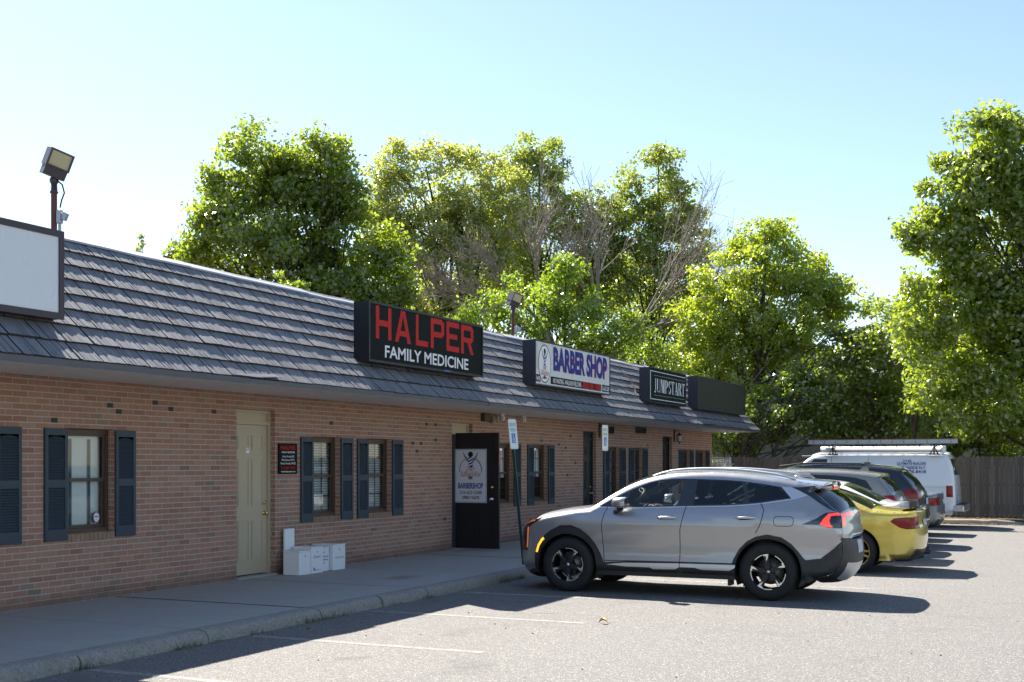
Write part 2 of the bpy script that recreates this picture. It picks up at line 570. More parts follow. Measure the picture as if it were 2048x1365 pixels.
M['dark_brick'] = pmat('dark_brick', (.06, .052, .04), .9, var=.3, scale=14, bump=.4)
M['shutter'] = pmat('slate_blue_shutter', lin(50, 62, 74), .5, var=.08, scale=3)
M['bronze_frame'] = pmat('bronze_window_frame', lin(82, 66, 55), .45, .1, var=.12)
M['glass'] = glassmat('window_glass', (.93, .96, .95), 1.3)
M['blind'] = pmat('white_blind', (.80, .83, .82), .55, var=.03)
M['tape'] = pmat('blind_tape', lin(70, 88, 98), .8)
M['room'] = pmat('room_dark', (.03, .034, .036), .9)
M['tan_door'] = pmat('tan_door_paint', lin(184, 168, 142), .42, var=.04, scale=2)
M['black_door'] = pmat('black_door_paint', (.010, .011, .014), .35, var=.15, scale=3)
M['green_door'] = pmat('dark_green_door_paint', (.012, .022, .022), .4, var=.15, scale=3)
M['soffit'] = None
t = NT('soffit_boards')
o = t.obj()
sx = t.n('SeparateXYZ', Vector=o)
fr = t.math('FRACT', t.math('DIVIDE', sx.outputs[0], .1016))
gr = t.ramp(fr, [(0., 0), (.05, 1), (.93, 1), (1., .0)])
c = t.mix(t.noise(o, 1.2, 5), (.70, .65, .61), (.80, .75, .71))
c = t.mix(gr, (.54, .50, .46), c)
t.principled(Base__Color=c, Roughness=.6, Normal=t.bump(gr, .5, .01))
M['soffit'] = t.m
M['fascia'] = pmat('grey_metal_trim', lin(84, 86, 96), .4, .35, var=.12, scale=3)
M['ridge'] = pmat('pale_metal_cap', lin(165, 165, 170), .5, .2, var=.12, scale=2)
M['membrane'] = pmat('roof_membrane', (.018, .018, .020), .9, var=.2)
t = NT('weathered_shake')
o = t.obj()
isl = t.n('NewGeometry').outputs['Random Per Island']
mp = t.n('Mapping', None, Vector=o)
mp.inputs['Scale'].default_value = (1.2, 42, 1.2)
gr = t.noise(mp.outputs[0], 1., 4, .6)
c = t.mix(isl, (.165, .170, .190), (.215, .218, .238))
c = t.mix(t.ramp(gr, [(.36, .7), (.50, 0)]), c, (.05, .05, .056))
c = t.mix(t.ramp(t.noise(o, 3.5, 5, .7), [(.5, 0), (.75, .5)]), c, (.25, .245, .25))
t.principled(Base__Color=c, Roughness=.75, Normal=t.bump(gr, .5, .012))
M['shake'] = t.m

M['butt'] = pmat('dark_shake_edge', (.035, .034, .030), .9, var=.3, scale=20)
SHOP = thing('shop_building', 'long low brick shop building with a grey shingled mansard roof and slate shutters', 'building', (-10.68, 20, .13))
def shop(name, mb, mats, parent=None):
    """parts are written in place coordinates and hung on the building"""
    ob = mb.build(name, mats, parent or SHOP)
    if parent is None:
        ob.matrix_parent_inverse = Matrix.Translation(SHOP.location).inverted()
    return ob

# openings: (y0, y1, z0, z1, kind)
WINDOWS = [(8.76, 9.70), (10.74, 11.52), (15.77, 16.55), (17.38, 18.16), (22.35, 23.13), (24.15, 24.945), (28.85, 29.62), (30.68, 31.45), (35.1, 35.86), (36.85, 37.6)]
WINDOWS[0] = (8.57, 9.35 + .35)
WINDOWS[0] = (8.93, 9.71)
DOORS = [(13.91, 14.815), (20.39, 21.25), (27.09, 27.95), (33.2, 34.09)]
WZ0, WZ1, DZ0, DZ1 = .93, 2.165, .13, 2.52
ops = sorted([(a, b, WZ0, WZ1) for a, b in WINDOWS] + [(a, b, DZ0, DZ1) for a, b in DOORS])
m = MB()
def wq(y0, y1, z0, z1):
    if y1 - y0 > 1e-4 and z1 - z0 > 1e-4:
        m.add([(W, y0, z0), (W, y1, z0), (W, y1, z1), (W, y0, z1)], [(0, 1, 2, 3)])
yy = Y0
for a, b, z0, z1 in ops:
    wq(yy, a, .05, 2.80)
    wq(a, b, .05, z0); wq(a, b, z1, 2.80)
    D = .125
    m.add([(W, a, z0), (W - D, a, z0), (W - D, a, z1), (W, a, z1)], [(3, 2, 1, 0)])
    m.add([(W, b, z0), (W - D, b, z0), (W - D, b, z1), (W, b, z1)], [(0, 1, 2, 3)])
    m.add([(W, a, z1), (W - D, a, z1), (W - D, b, z1), (W, b, z1)], [(3, 2, 1, 0)])
    m.add([(W, a, z0), (W - D, a, z0), (W - D, b, z0), (W, b, z0)], [(0, 1, 2, 3)])
    yy = b
wq(yy, Y1, .05, 2.80)
m.add([(W, Y1, .05), (-24, Y1, .05), (-24, Y1, 4.2), (W, Y1, 2.8)], [(0, 1, 2, 3)])
m.add([(W, Y0, .05), (-24, Y0, .05), (-24, Y0, 4.2), (W, Y0, 2.8)], [(3, 2, 1, 0)])
m.add([(-24, Y0, .05), (-24, Y1, .05), (-24, Y1, 4.2), (-24, Y0, 4.2)], [(3, 2, 1, 0)])
# ---- dark odd bricks, standing a hair proud
DB = [(10.56, 2.23), (11.45, 2.44), (12.25, 2.48), (12.55, 2.42), (11.6, 2.37), (13.42, 2.41), (16.3, 2.38), (18.9, 2.10), (19.2, 2.10), (19.05, 1.96), (19.4, 2.44), (19.75, 2.44), (19.75, 2.16), (24.6, 2.24), (25.6, 2.16), (26.0, 2.09), (26.3, 2.37), (26.6, 1.70), (26.1, 1.43), (31.9, 2.2), (20.1, .72)]
m.cur = 1
for y, z in DB:
    row = round((z - .13) / .0695)
    z0 = .13 + row * .0695 + .006
    m.box(W - .01, y - .048, z0, W + .003, y + .048, z0 + .0575)
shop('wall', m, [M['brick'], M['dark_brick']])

# ---- roof
def roof():
    m = MB()
    r = random.Random(4)
    P = lambda s: (EAVE_X + (RIDGE_X - EAVE_X) * s, EAVE_Z + (RIDGE_Z - EAVE_Z) * s)
    dx, dz = RIDGE_X - EAVE_X, RIDGE_Z - EAVE_Z
    L = math.hypot(dx, dz)
    nx, nz = dz / L, -dx / L          # outward normal
    NC = 8
    ex = L / NC
    ya, yb = -1.0, 38.85
    q = lambda s, h, yv: (EAVE_X + dx * s / L + nx * h, yv, EAVE_Z + dz * s / L + nz * h)
    for c in range(NC):
        y = ya - (.17 if c % 2 else 0) - r.random() * .1
        s0 = c * ex - .012
        s1 = (c + 1) * ex + .03
        while y < yb:
            # one pressed panel: straight joints, finely broken lower edge
            wd = r.uniform(.31, .40)
            y1 = min(y + wd, yb)
            T0 = r.uniform(.029, .034) + (.008 if r.random() < .03 else 0)
            j0 = r.uniform(-.003, .003)
            a, b = max(y, ya), y1 - .020
            if b - a > .02:
                k = max(2, int((b - a) / .034))
                tt = [T0 + r.uniform(-.004, .004) for _ in range(k)]
                for i in range(k):
                    p, e = a + (b - a) * i / k, a + (b - a) * (i + 1) / k - (.002 if r.random() < .4 else 0)
                    t = tt[i]; sb = s0 + j0 + r.uniform(-.004, .004)
                    m.cur = 0
                    m.add([q(sb, t, p), q(sb, t, e), q(s1, .001, e), q(s1, .001, p)], [(0, 1, 2, 3)])
                    m.cur = 3
                    m.add([q(sb, t, p), q(sb, t, e), q(sb + .004, -.004, e), q(sb + .004, -.004, p)], [(3, 2, 1, 0)])
                m.cur = 3
                m.add([q(s0, tt[-1], b), q(s0, -.004, b), q(s1, .0, b)], [(0, 1, 2)])
                m.add([q(s0, tt[0], a), q(s0, -.004, a), q(s1, .0, a)], [(2, 1, 0)])
            y = y1
    m.cur = 1
    q = lambda s, h, yv: (EAVE_X + dx * s / L + nx * h, yv, EAVE_Z + dz * s / L + nz * h)
    m.add([q(-.01, -.006, ya), q(-.01, -.006, yb), q(L, -.006, yb), q(L, -.006, ya)], [(0, 1, 2, 3)])
    # gable cheek of the mansard
    m.cur = 2
    m.add([(EAVE_X, yb - .004, EAVE_Z), (RIDGE_X, yb - .004, RIDGE_Z), (-24, yb - .004, RIDGE_Z), (-24, yb - .004, EAVE_Z)], [(0, 3, 2, 1)])
    m.add([(EAVE_X, ya, EAVE_Z), (RIDGE_X, ya, RIDGE_Z), (-24, ya, RIDGE_Z), (-24, ya, EAVE_Z)], [(0, 1, 2, 3)])
    m.add([(RIDGE_X - .15, ya, RIDGE_Z - .03), (-24, ya, RIDGE_Z - .03), (-24, yb, RIDGE_Z - .03), (RIDGE_X - .15, yb, RIDGE_Z - .03)], [(3, 2, 1, 0)])
    shop('roof', m, [M['shake'], M['membrane'], M['fascia'], M['butt']])
    # cap along the top, slightly buckled sheets
    m = MB()
    y = ya
    while y < yb:
        y1 = min(y + r.uniform(1.9, 3.0), yb)
        k = r.uniform(-.008, .012)
        n = 5
        prof = [(RIDGE_X + .085, RIDGE_Z - .062), (RIDGE_X + .078, RIDGE_Z - .036), (RIDGE_X - .06, RIDGE_Z + .036), (RIDGE_X - .20, RIDGE_Z + .040)]
        v = []
        for i in range(n + 1):
            yy = y + (y1 - y) * i / n
            wv = k + .008 * math.sin(3 * yy) * r.random()
            for x, z in prof:
                v.append((x, yy, z + wv))
        m.add(v, [(i * 4 + a, (i + 1) * 4 + a, (i + 1) * 4 + a + 1, i * 4 + a + 1) for i in range(n) for a in range(3)])
        y = y1 - .03 if y1 < yb else yb + 1
    shop('ridge_cap', m, M['ridge'])
    # gravel stop: dark rim behind the cap
    m = MB().box(RIDGE_X - .34, ya, RIDGE_Z - .05, RIDGE_X - .22, yb, RIDGE_Z + .075)
    shop('parapet_rim', m, pmat('rusty_rim', (.07, .035, .028), .8, var=.3))
    # eave trim and soffit
    m = MB()
    y = ya
    segs = [(-1, 6.2), (6.22, 12.3), (12.9, 19.0), (19.02, 25.4), (25.42, 31.5), (31.52, 38.86)]
    for a, b in segs:
        dzt = r.uniform(-.006, .006)
        v = []
        prof = [(EAVE_X + .012, WALL_TOP - .012), (EAVE_X + .016, EAVE_Z + .006), (EAVE_X + .004, EAVE_Z + .018), (EAVE_X - .05, EAVE_Z + .055), (EAVE_X - .055, EAVE_Z + .035)]
        n = 10
        for i in range(n + 1):
            yv = a + (b - a) * i / n
            wv = dzt + r.uniform(-.004, .004)
            for x, z in prof:
                v.append((x, yv, z + wv))
        m.add(v, [(i * 5 + k, (i + 1) * 5 + k, (i + 1) * 5 + k + 1, i * 5 + k + 1) for i in range(n) for k in range(4)])
    # the length where the upper trim is torn off
    m.add([(EAVE_X + .012, 12.3, WALL_TOP - .012), (EAVE_X + .012, 12.9, WALL_TOP - .012), (EAVE_X + .012, 12.9, EAVE_Z - .005), (EAVE_X + .012, 12.3, EAVE_Z - .005)], [(0, 1, 2, 3)])
    m.add([(EAVE_X + .01, 11.9, EAVE_Z + .03), (EAVE_X + .09, 12.35, EAVE_Z + .012), (EAVE_X + .05, 12.9, EAVE_Z + .05), (EAVE_X - .06, 12.9, EAVE_Z + .09)], [(0, 1, 2, 3)])
    m.add([(EAVE_X + .02, 32.3, EAVE_Z + .03), (EAVE_X + .10, 32.9, EAVE_Z + .02), (EAVE_X + .03, 33.7, EAVE_Z + .05), (EAVE_X - .06, 33.0, EAVE_Z + .11)], [(0, 1, 2, 3)])
    shop('fascia', m, M['fascia'])
    m = MB()
    m.add([(W - .02, ya, WALL_TOP), (EAVE_X + .01, ya, WALL_TOP), (EAVE_X + .01, yb, WALL_TOP), (W - .02, yb, WALL_TOP)], [(3, 2, 1, 0)])
    m.add([(W - .02, Y1, WALL_TOP), (-24, Y1, WALL_TOP), (-24, yb, WALL_TOP), (W - .02, yb, WALL_TOP)], [(0, 1, 2, 3)])
    shop('soffit', m, M['soffit'])
roof()

# ---- windows
def shutter(y0, y1):
    z0, z1 = .86, 2.158
    m = MB()
    x = W
    T = .032
    st = .045
    # stiles and rails
    m.box(x + .004, y0, z0, x + T, y0 + st, z1)
    m.box(x + .004, y1 - st, z0, x + T, y1, z1)
    zz = [(z0, z0 + .13), (1.475, 1.565), (z1 - .085, z1)]
    for a, b in zz:
        m.box(x + .004, y0 + st, a, x + T - .001, y1 - st, b)
    # arched head
    n = 8
    ym = (y0 + y1) / 2; hw = (y1 - y0) / 2 - st
    pts = [(ym + hw * math.cos(math.pi * i / n), z1 - .135 + .05 * math.sin(math.pi * i / n)) for i in range(n + 1)]
    poly = [(p[0], p[1]) for p in pts] 
    for i in range(n):
        a, b = pts[i], pts[i + 1]
        m.add([(x + T - .001, a[0], a[1]), (x + T - .001, b[0], b[1]), (x + T - .001, b[0], z1 - .08), (x + T - .001, a[0], z1 - .08)], [(0, 3, 2, 1), (0, 1, 2, 3)])
    # louvres
    for a, b in ((z0 + .13, 1.475), (1.565, z1 - .085)):
        k = int((b - a) / .03)
        for i in range(k):
            c = a + (b - a) * (i + .5) / k
            m.add([(x + T - .004, y0 + st, c - .017), (x + T - .004, y1 - st, c - .017), (x + .006, y1 - st, c + .013), (x + .006, y0 + st, c + .013), (x + T - .004, y1 - st, c - .021), (x + T - .004, y0 + st, c - .021)], [(0, 1, 2, 3), (5, 4, 1, 0)])
    m.box(x + .001, y0 + .01, z0 + .01, x + .006, y1 - .01, z1 - .01)
    ob = shop('shutter', m, M['shutter'])
    return ob

def window(y0, y1, style=0):
    z0, z1 = WZ0, WZ1
    x = W - .105
    ft = .045
    m = MB()
    for q in ((y0, z0, y0 + ft, z1), (y1 - ft, z0, y1, z1)):
        m.box(x - .05, q[0] + .001, q[1] + .001, x + .012, q[2] - .001, q[3] - .001)
    m.box(x - .05, y0 + ft, z1 - .055, x + .010, y1 - ft, z1 - .002)
    m.box(x - .05, y0 + ft, z0 + .002, x + .025, y1 - ft, z0 + .05)
    win = shop('window', m, M['bronze_frame'])
    zm = (z0 + z1) / 2 + .01
    a, b = y0 + ft, y1 - ft
    m = MB()
    s = .032
    # upper sash, set forward; lower sash behind
    for za, zb, xo in ((zm - .02, z1 - .055, -.003), (z0 + .05, zm + .02, -.03)):
        xx = x + xo
        m.box(xx - .02, a, za, xx, a + s, zb); m.box(xx - .02, b - s, za, xx, b, zb)
        m.box(xx - .02, a + s, za, xx - .001, b - s, za + s + .008); m.box(xx - .02, a + s, zb - s, xx - .001, b - s, zb)
    ob = m.build('sash', M['bronze_frame'], win)
    m = MB()
    m.add([(x - .012, a + s, zm), (x - .012, b - s, zm), (x - .012, b - s, z1 - .07), (x - .012, a + s, z1 - .07)], [(0, 1, 2, 3)])
    m.add([(x - .04, a + s, z0 + .08), (x - .04, b - s, z0 + .08), (x - .04, b - s, zm), (x - .04, a + s, zm)], [(0, 1, 2, 3)])
    m.build('pane', M['glass'], win)
    # blind behind the glass
    m = MB()
    pitch = .040
    xb = x - .085
    lo = {0: z0 + .04, 1: z0 + .04, 2: z0 + .55, 3: z0 + .04}[style]
    tilt = {0: .0215, 1: .016, 2: .020, 3: .012}[style]
    dep = {0: .004, 1: .017, 2: .010, 3: .02}[style]
    z = lo
    while z < z1 - .06:
        m.add([(xb + dep, a, z - tilt), (xb + dep, b, z - tilt), (xb - dep, b, z + tilt), (xb - dep, a, z + tilt)], [(0, 1, 2, 3)])
        z += pitch
    m.cur = 1
    wd = b - a
    if style == 0:
        for f in (.28, .72):
            m.box(xb + .017, a + wd * f - .018, z0 + .05, xb + .022, a + wd * f + .018, z1 - .12)
    else:
        for f in (.33, .66):
            m.box(x - .062, a + wd * f - .008, z0 + .05, x - .052, a + wd * f + .008, z1 - .05)
        for zc in ((zm + z1) / 2, (z0 + zm) / 2):
            m.box(x - .0625, a, zc - .008, x - .0525, b, zc + .008)
    m.build('blind', [M['blind'], M['tape'] if style == 0 else M['bronze_frame']], win)
    # dim room behind
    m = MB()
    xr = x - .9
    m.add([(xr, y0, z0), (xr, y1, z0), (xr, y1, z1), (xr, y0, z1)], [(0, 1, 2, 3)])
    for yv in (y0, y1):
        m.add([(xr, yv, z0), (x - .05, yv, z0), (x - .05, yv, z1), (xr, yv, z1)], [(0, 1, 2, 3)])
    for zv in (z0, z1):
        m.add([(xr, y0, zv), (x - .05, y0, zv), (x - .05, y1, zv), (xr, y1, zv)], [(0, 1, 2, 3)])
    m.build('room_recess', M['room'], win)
    # rowlock sill of headers
    m = MB()
    k = 11
    rr = random.Random(int(y0 * 10))
    for i in range(k):
        p0 = y0 + (y1 - y0) * i / k + .005
        p1 = y0 + (y1 - y0) * (i + 1) / k - .005
        e = rr.uniform(0, .004)
        m.add([(W + .012 + e, p0, z0 - .095), (W + .012 + e, p1, z0 - .095), (W + .012 + e, p1, z0 - .004), (W + .012 + e, p0, z0 - .004), (W - .10, p1, z0 + .012), (W - .10, p0, z0 + .012), (W - .0, p0, z0 - .095), (W - .0, p1, z0 - .095), (W, p0, z0 - .01), (W, p1, z0 - .01)],
              [(0, 1, 2, 3), (3, 2, 4, 5), (1, 0, 6, 7), (0, 3, 8, 6), (2, 1, 7, 9)])
    m.cur = 1
    m.box(W + .0005, y0, z0 - .1, W + .006, y1, z0 - .006)
    m.build('sill', [M['brick_head'], M['mortar']], win)
    return win

SH = [((8.57, 8.92), (9.71, 10.055)), ((10.395, 10.738), (11.523, 11.867)), ((15.449, 15.768), (16.555, 16.905)), ((17.044, 17.378), (18.165, 18.52)), ((22.0, 22.348), (23.135, 23.475)),
      ((23.835, 24.148), (24.95, 25.287)), ((28.5, 28.848), (29.625, 30.045)), ((30.319, 30.678), (31.455, 31.83)), ((34.72, 35.098), (35.865, 36.21)), ((36.48, 36.848), (37.605, 37.97))]
wins = []
for i, ((a, b), (s0, s1)) in enumerate(zip(WINDOWS, SH)):
    wins.append(window(a, b, 0 if i < 2 else (1 if i < 4 else (2 if i < 6 else 3))))
    shutter(*s0); shutter(*s1)
# round alarm sticker in the corner of the near pane
m = MB()
cx_, cy_, cz_ = W - .132, 11.36, 1.10
for rr_, cc, off in ((.060, 0, 0.), (.048, 1, .002)):
    m.cur = cc
    m.prism([(rr_ * math.cos(math.pi / 4 * k + .39), rr_ * 1.25 * math.sin(math.pi / 4 * k + .39)) for k in range(8)], lambda p: (cx_ + off, cy_ + p[0], cz_ + p[1]), lambda p: (cx_ + off + .002, cy_ + p[0], cz_ + p[1]))
m.cur = 2
m.box(cx_ + .0045, cy_ - .032, cz_ + .006, cx_ + .006, cy_ + .032, cz_ + .016)
m.build('alarm_sticker', [pmat('plum', (.16, .06, .10)), M['white'], pmat('navy_ink', (.05, .05, .2))], wins[1])

# ---- doors
def door_leaf_mb(x0, y0, y1, z0, z1, T=.045):
    """six panel door leaf standing in the plane x = x0 (its face), hinged about z"""
    m = MB()
    m.box(x0 - T, y0, z0, x0, y1, z1)
    wd = y1 - y0; h = z1 - z0
    for ya, yb in ((.13, .46), (.54, .87)):
        for za, zb in ((.09, .36), (.45, .77), (.83, .93)):
            a, b, c, d = y0 + wd * ya, y0 + wd * yb, z0 + h * za, z0 + h * zb
            # sunk moulding and raised field
            e = .028
            for (p, q, r_, s_) in ((a, b, c, c + .012), (a, b, d - .012, d), (a, a + .012, c + .012, d - .012), (b - .012, b, c + .012, d - .012)):
                m.box(x0 + .0005, p, r_, x0 + .008, q, s_)
            m.box(x0 + .0005, a + e, c + e, x0 + .005, b - e, d - e)
    return m

def knob_mb(x, y, z):
    m = MB()
    m.lathe([(.001, .0), (.032, .001), (.032, .008), (.012, .012), (.012, .035), (.026, .042), (.03, .055), (.022, .068), (.001, .07)], (x, y, z), 'x', 16)
    return m

def wall_door(y0, y1, mat, kind):
    x = W - .10
    m = MB()
    ft = .05
    m.box(x - .08, y0, .13, x + .02, y0 + ft, DZ1 - .001); m.box(x - .08, y1 - ft, .13, x + .02, y1, DZ1 - .001)
    m.box(x - .08, y0 + ft, DZ1 - .04, x + .019, y1 - ft, DZ1 - .001)
    m.box(x - .08, y0 + ft, 2.31, x + .018, y1 - ft, 2.36)
    m.box(x - .06, y0 + ft, 2.36, x - .01, y1 - ft, DZ1 - .04)
    fr = shop('door_frame', m, mat)
    if kind != 'open':
        dl = door_leaf_mb(x - .012, y0 + ft + .004, y1 - ft - .004, .165, 2.305)
        d = dl.build('door', mat, fr)
        k = knob_mb(x - .012, y1 - ft - .07, 1.03)
        k.build('knob', M['brass'], fr)
        k = MB().lathe([(.001, .02), (.02, .02), (.026, .012), (.028, 0.)], (x - .012, y1 - ft - .07, 1.18), 'x', 16)
        k.build('deadbolt', M['brass'], fr)
    else:
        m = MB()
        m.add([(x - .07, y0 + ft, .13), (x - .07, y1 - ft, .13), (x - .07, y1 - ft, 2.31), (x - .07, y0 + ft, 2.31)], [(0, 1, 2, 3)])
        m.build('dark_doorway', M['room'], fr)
    m = MB().box(W - .13, y0 + .002, .115, W + .05, y1 - .002, .150)
    m.build('threshold', M['concrete'], fr)
    return fr
fr1 = wall_door(*DOORS[0], M['tan_door'], 'tan')
m = MB().box(W - .1115, 14.27, 1.90, W - .108, 14.35, 1.985)
m.build('paper_notice', M['white'], fr1)
fr2 = wall_door(*DOORS[1], M['tan_door'], 'open')
fr3 = wall_door(*DOORS[2], M['green_door'], 'shut')
fr4 = wall_door(*DOORS[3], M['black_door'], 'shut')
# the open leaf: swung out square to the wall, its outer face towards the camera
m = door_leaf_mb(0, 0, .90, .165, 2.325)
leaf = MB()
leaf.add([(W + .02 + y, 20.5 - x, z) for x, y, z in m.v], [tuple(f) for f in m.f])
dleaf = leaf.build('open_door', M['black_door'], fr2)
dleaf['label'] = 'black door swung open square to the wall'
kb = MB(); k0 = knob_mb(0, 0, 0)
kb.add([(-9.90 + y, 20.498 - x, 1.09 + z) for x, y, z in k0.v], k0.f, True)
kb.build('knob', M['chrome'], dleaf)
kb = MB().lathe([(.001, -.022), (.022, -.02), (.03, 0.)], (-9.90, 20.498, 1.31), 'y', 16)
kb.build('deadbolt', M['brass'], dleaf)

# ---- vents
for a, b, z0, z1 in ((28.72, 29.18, 2.50, 2.68), (30.86, 31.72, 2.56, 2.72)):
    m = MB()
    m.box(W + .002, a, z0, W + .02, b, z0 + .02); m.box(W + .002, a, z1 - .02, W + .02, b, z1)
    m.box(W + .002, a, z0 + .02, W + .02, a + .02, z1 - .02); m.box(W + .002, b - .02, z0 + .02, W + .02, b, z1 - .02)
    m.box(W + .001, a + .02, z0 + .02, W + .004, b - .02, z1 - .02)
    k = int((z1 - z0 - .04) / .025)
    for i in range(k):
        c = z0 + .02 + .025 * (i + .5)
        m.add([(W + .016, a + .02, c - .01), (W + .016, b - .02, c - .01), (W + .005, b - .02, c + .008), (W + .005, a + .02, c + .008)], [(0, 1, 2, 3)])
    shop('vent', m, M['black'])


# ================================================================== lettering helpers
def seg_letters(ch):
    """block capitals as quads in a unit box (0..1, 0..1)"""
    s = .215
    H = {
        'H': [[(0, 0), (s, 0), (s, 1), (0, 1)], [(1 - s, 0), (1, 0), (1, 1), (1 - s, 1)], [(s, .40), (1 - s, .40), (1 - s, .58), (s, .58)]],
        'A': [[(-.04, 0), (.20, 0), (.56, 1), (.36, 1)], [(.80, 0), (1.04, 0), (.64, 1), (.44, 1)], [(.24, .2), (.76, .2), (.70, .37), (.30, .37)]],
        'L': [[(0, 0), (s, 0), (s, 1), (0, 1)], [(s, 0), (1, 0), (1, .18), (s, .18)]],
        'P': [[(0, 0), (s, 0), (s, 1), (0, 1)], [(s, .82), (.9, .82), (.82, 1), (s, 1)], [(s, .38), (.82, .38), (.9, .56), (s, .56)], [(1 - s, .5), (.82, .38), (1, .5), (1, .88), (.82, 1), (1 - s, .86)]],
        'E': [[(0, 0), (s, 0), (s, 1), (0, 1)], [(s, 0), (1, 0), (1, .18), (s, .18)], [(s, .82), (1, .82), (1, 1), (s, 1)], [(s, .42), (.85, .42), (.85, .59), (s, .59)]],
        'R': [[(0, 0), (s, 0), (s, 1), (0, 1)], [(s, .82), (.9, .82), (.82, 1), (s, 1)], [(s, .40), (.82, .40), (.9, .57), (s, .57)], [(1 - s, .5), (.82, .40), (1, .5), (1, .88), (.82, 1), (1 - s, .86)], [(.5, .40), (.76, .40), (1.04, 0), (.78, 0)]],
    }
    return H[ch]

def arc(cx, cy, rx, ry, a0, a1, t0, t1, n=10):
    """tapering arc band"""
    out = []
    for i in range(n):
        p = []
        for k in (i, i + 1):
            a = R(a0 + (a1 - a0) * k / n)
            t = t0 + (t1 - t0) * math.sin(math.pi * k / n)
            p.append(((cx + rx * math.cos(a), cy + ry * math.sin(a)), (cx + (rx - t) * math.cos(a), cy + (ry - t * .5) * math.sin(a))))
        out.append([p[0][0], p[1][0], p[1][1], p[0][1]])
    return out

def serif_letters(ch):
    T, t = .25, .06
    def stem(x, w, y0=0, y1=1, s0=True, s1=True):
        o = [[(x, y0), (x + w, y0), (x + w, y1), (x, y1)]]
        if s0: o.append([(x - .08, y0), (x + w + .08, y0), (x + w + .08, y0 + .03), (x - .08, y0 + .03)])
        if s1: o.append([(x - .08, y1 - .03), (x + w + .08, y1 - .03), (x + w + .08, y1), (x - .08, y1)])
        return o
    D = {
        'J': stem(.45, T, .15, 1, False) + arc(.38, .14, .37, .2, -170, 0, .1, .22),
        'U': stem(.04, T, .22, 1, False) + stem(.82, t, .22, 1, False) + arc(.465, .24, .425, .24, 180, 360, .12, .1),
        'M': stem(.04, t) + stem(.68, T) + [[(.04, 1), (.36, 1), (.56, .02), (.44, .02)], [(.5, .02), (.56, .02), (.80, 1), (.70, 1)]],
        'P': stem(.08, T) + arc(.42, .72, .54, .28, -95, 95, .05, .34) + [[(.3, .97), (.5, .97), (.5, 1), (.3, 1)], [(.3, .44), (.5, .44), (.5, .47), (.3, .47)]],
        'S': arc(.5, .74, .44, .26, 40, 270, .06, .3) + arc(.5, .26, .44, .26, -140, 90, .06, .3) + [[(.80, .72), (.88, .72), (.88, .99), (.80, .94)], [(.10, .28), (.18, .28), (.18, .05), (.10, .01)]],
        'T': stem(.36, T, 0, 1, True, False) + [[(0, .95), (1, .95), (1, 1), (0, 1)], [(0, .78), (.05, .78), (.12, .95), (0, .95)], [(1, .78), (.95, .78), (.88, .95), (1, .95)]],
        'A': [[(.1, 0), (.17, 0), (.5, 1), (.44, 1)], [(.62, 0), (.94, 0), (.62, 1), (.42, 1)], [(.2, .3), (.72, .3), (.72, .34), (.2, .34)], [(-.02, 0), (.28, 0), (.28, .03), (-.02, .03)], [(.55, 0), (1.02, 0), (1.02, .03), (.55, .03)]],
        'R': stem(.06, T) + arc(.40, .74, .50, .26, -95, 95, .05, .32) + [[(.3, .97), (.45, .97), (.45, 1), (.3, 1)], [(.3, .48), (.45, .48), (.45, .51), (.3, .51)], [(.42, .5), (.66, .5), (1.0, 0), (.70, 0)], [(.68, 0), (1.06, 0), (1.06, .03), (.68, .03)]],
    }
    return D[ch]

def put_polys(mb, polys, org, rt, up, sw, sh, depth=.004):
    org, rt, up = Vector(org), Vector(rt), Vector(up)
    n = rt.cross(up)
    for k, p in enumerate(polys):
        d = depth + k * .00015
        a = sum(p[i][0] * p[(i + 1) % len(p)][1] - p[(i + 1) % len(p)][0] * p[i][1] for i in range(len(p)))
        if a < 0: p = p[::-1]
        mb.add([org + rt * (x * sw) + up * (y * sh) + n * d for x, y in p], [tuple(range(len(p)))])

UP = (0, 0, 1)
RY = (0, 1, 0)
# ================================================================== sign boxes on the roof
FX = -9.48
M['sign_black'] = pmat('black_acrylic', (.006, .009, .009), .6, var=.2, spec=.12)
M['sign_green'] = pmat('deep_green_acrylic', (.006, .016, .016), .6, var=.2, spec=.12)
M['cab_dark'] = pmat('black_cabinet', (.018, .019, .021), .42, .3, var=.2, scale=4)
M['cab_grey'] = pmat('charcoal_cabinet', lin(58, 58, 66), .5, .3, var=.12, scale=4)
M['cab_green'] = pmat('green_trim_cabinet', lin(28, 44, 44), .4, .3, var=.12)
M['cab_brown'] = pmat('brown_cabinet', lin(66, 58, 64), .45, .3, var=.12)
M['acrylic_white'] = pmat('white_acrylic', (.68, .70, .73), .3, var=.03, scale=1.2, coat=.3)
M['ink_red'] = pmat('red_vinyl', (.50, .025, .022), .6, spec=.15, var=.06)
M['ink_white'] = pmat('white_vinyl', (.78, .78, .80), .6, spec=.15, var=.04)
M['ink_navy'] = pmat('navy_vinyl', (.03, .045, .24), .6, spec=.15, var=.06)
M['ink_pink'] = pmat('salmon_vinyl', (.68, .22, .20), .6, spec=.15, var=.06)
M['ink_black'] = pmat('black_vinyl', (.014, .014, .016), .6, spec=.15, var=.1)
M['ink_grey'] = pmat('grey_vinyl', (.16, .16, .18), .6, spec=.15, var=.1)
M['ink_olive'] = pmat('olive_line', (.30, .31, .22), .4, var=.05)
M['ink_blue'] = pmat('blue_vinyl', (.02, .12, .5), .35, var=.05)
M['ink_green'] = pmat('teal_vinyl', (.10, .32, .30), .4, var=.05)

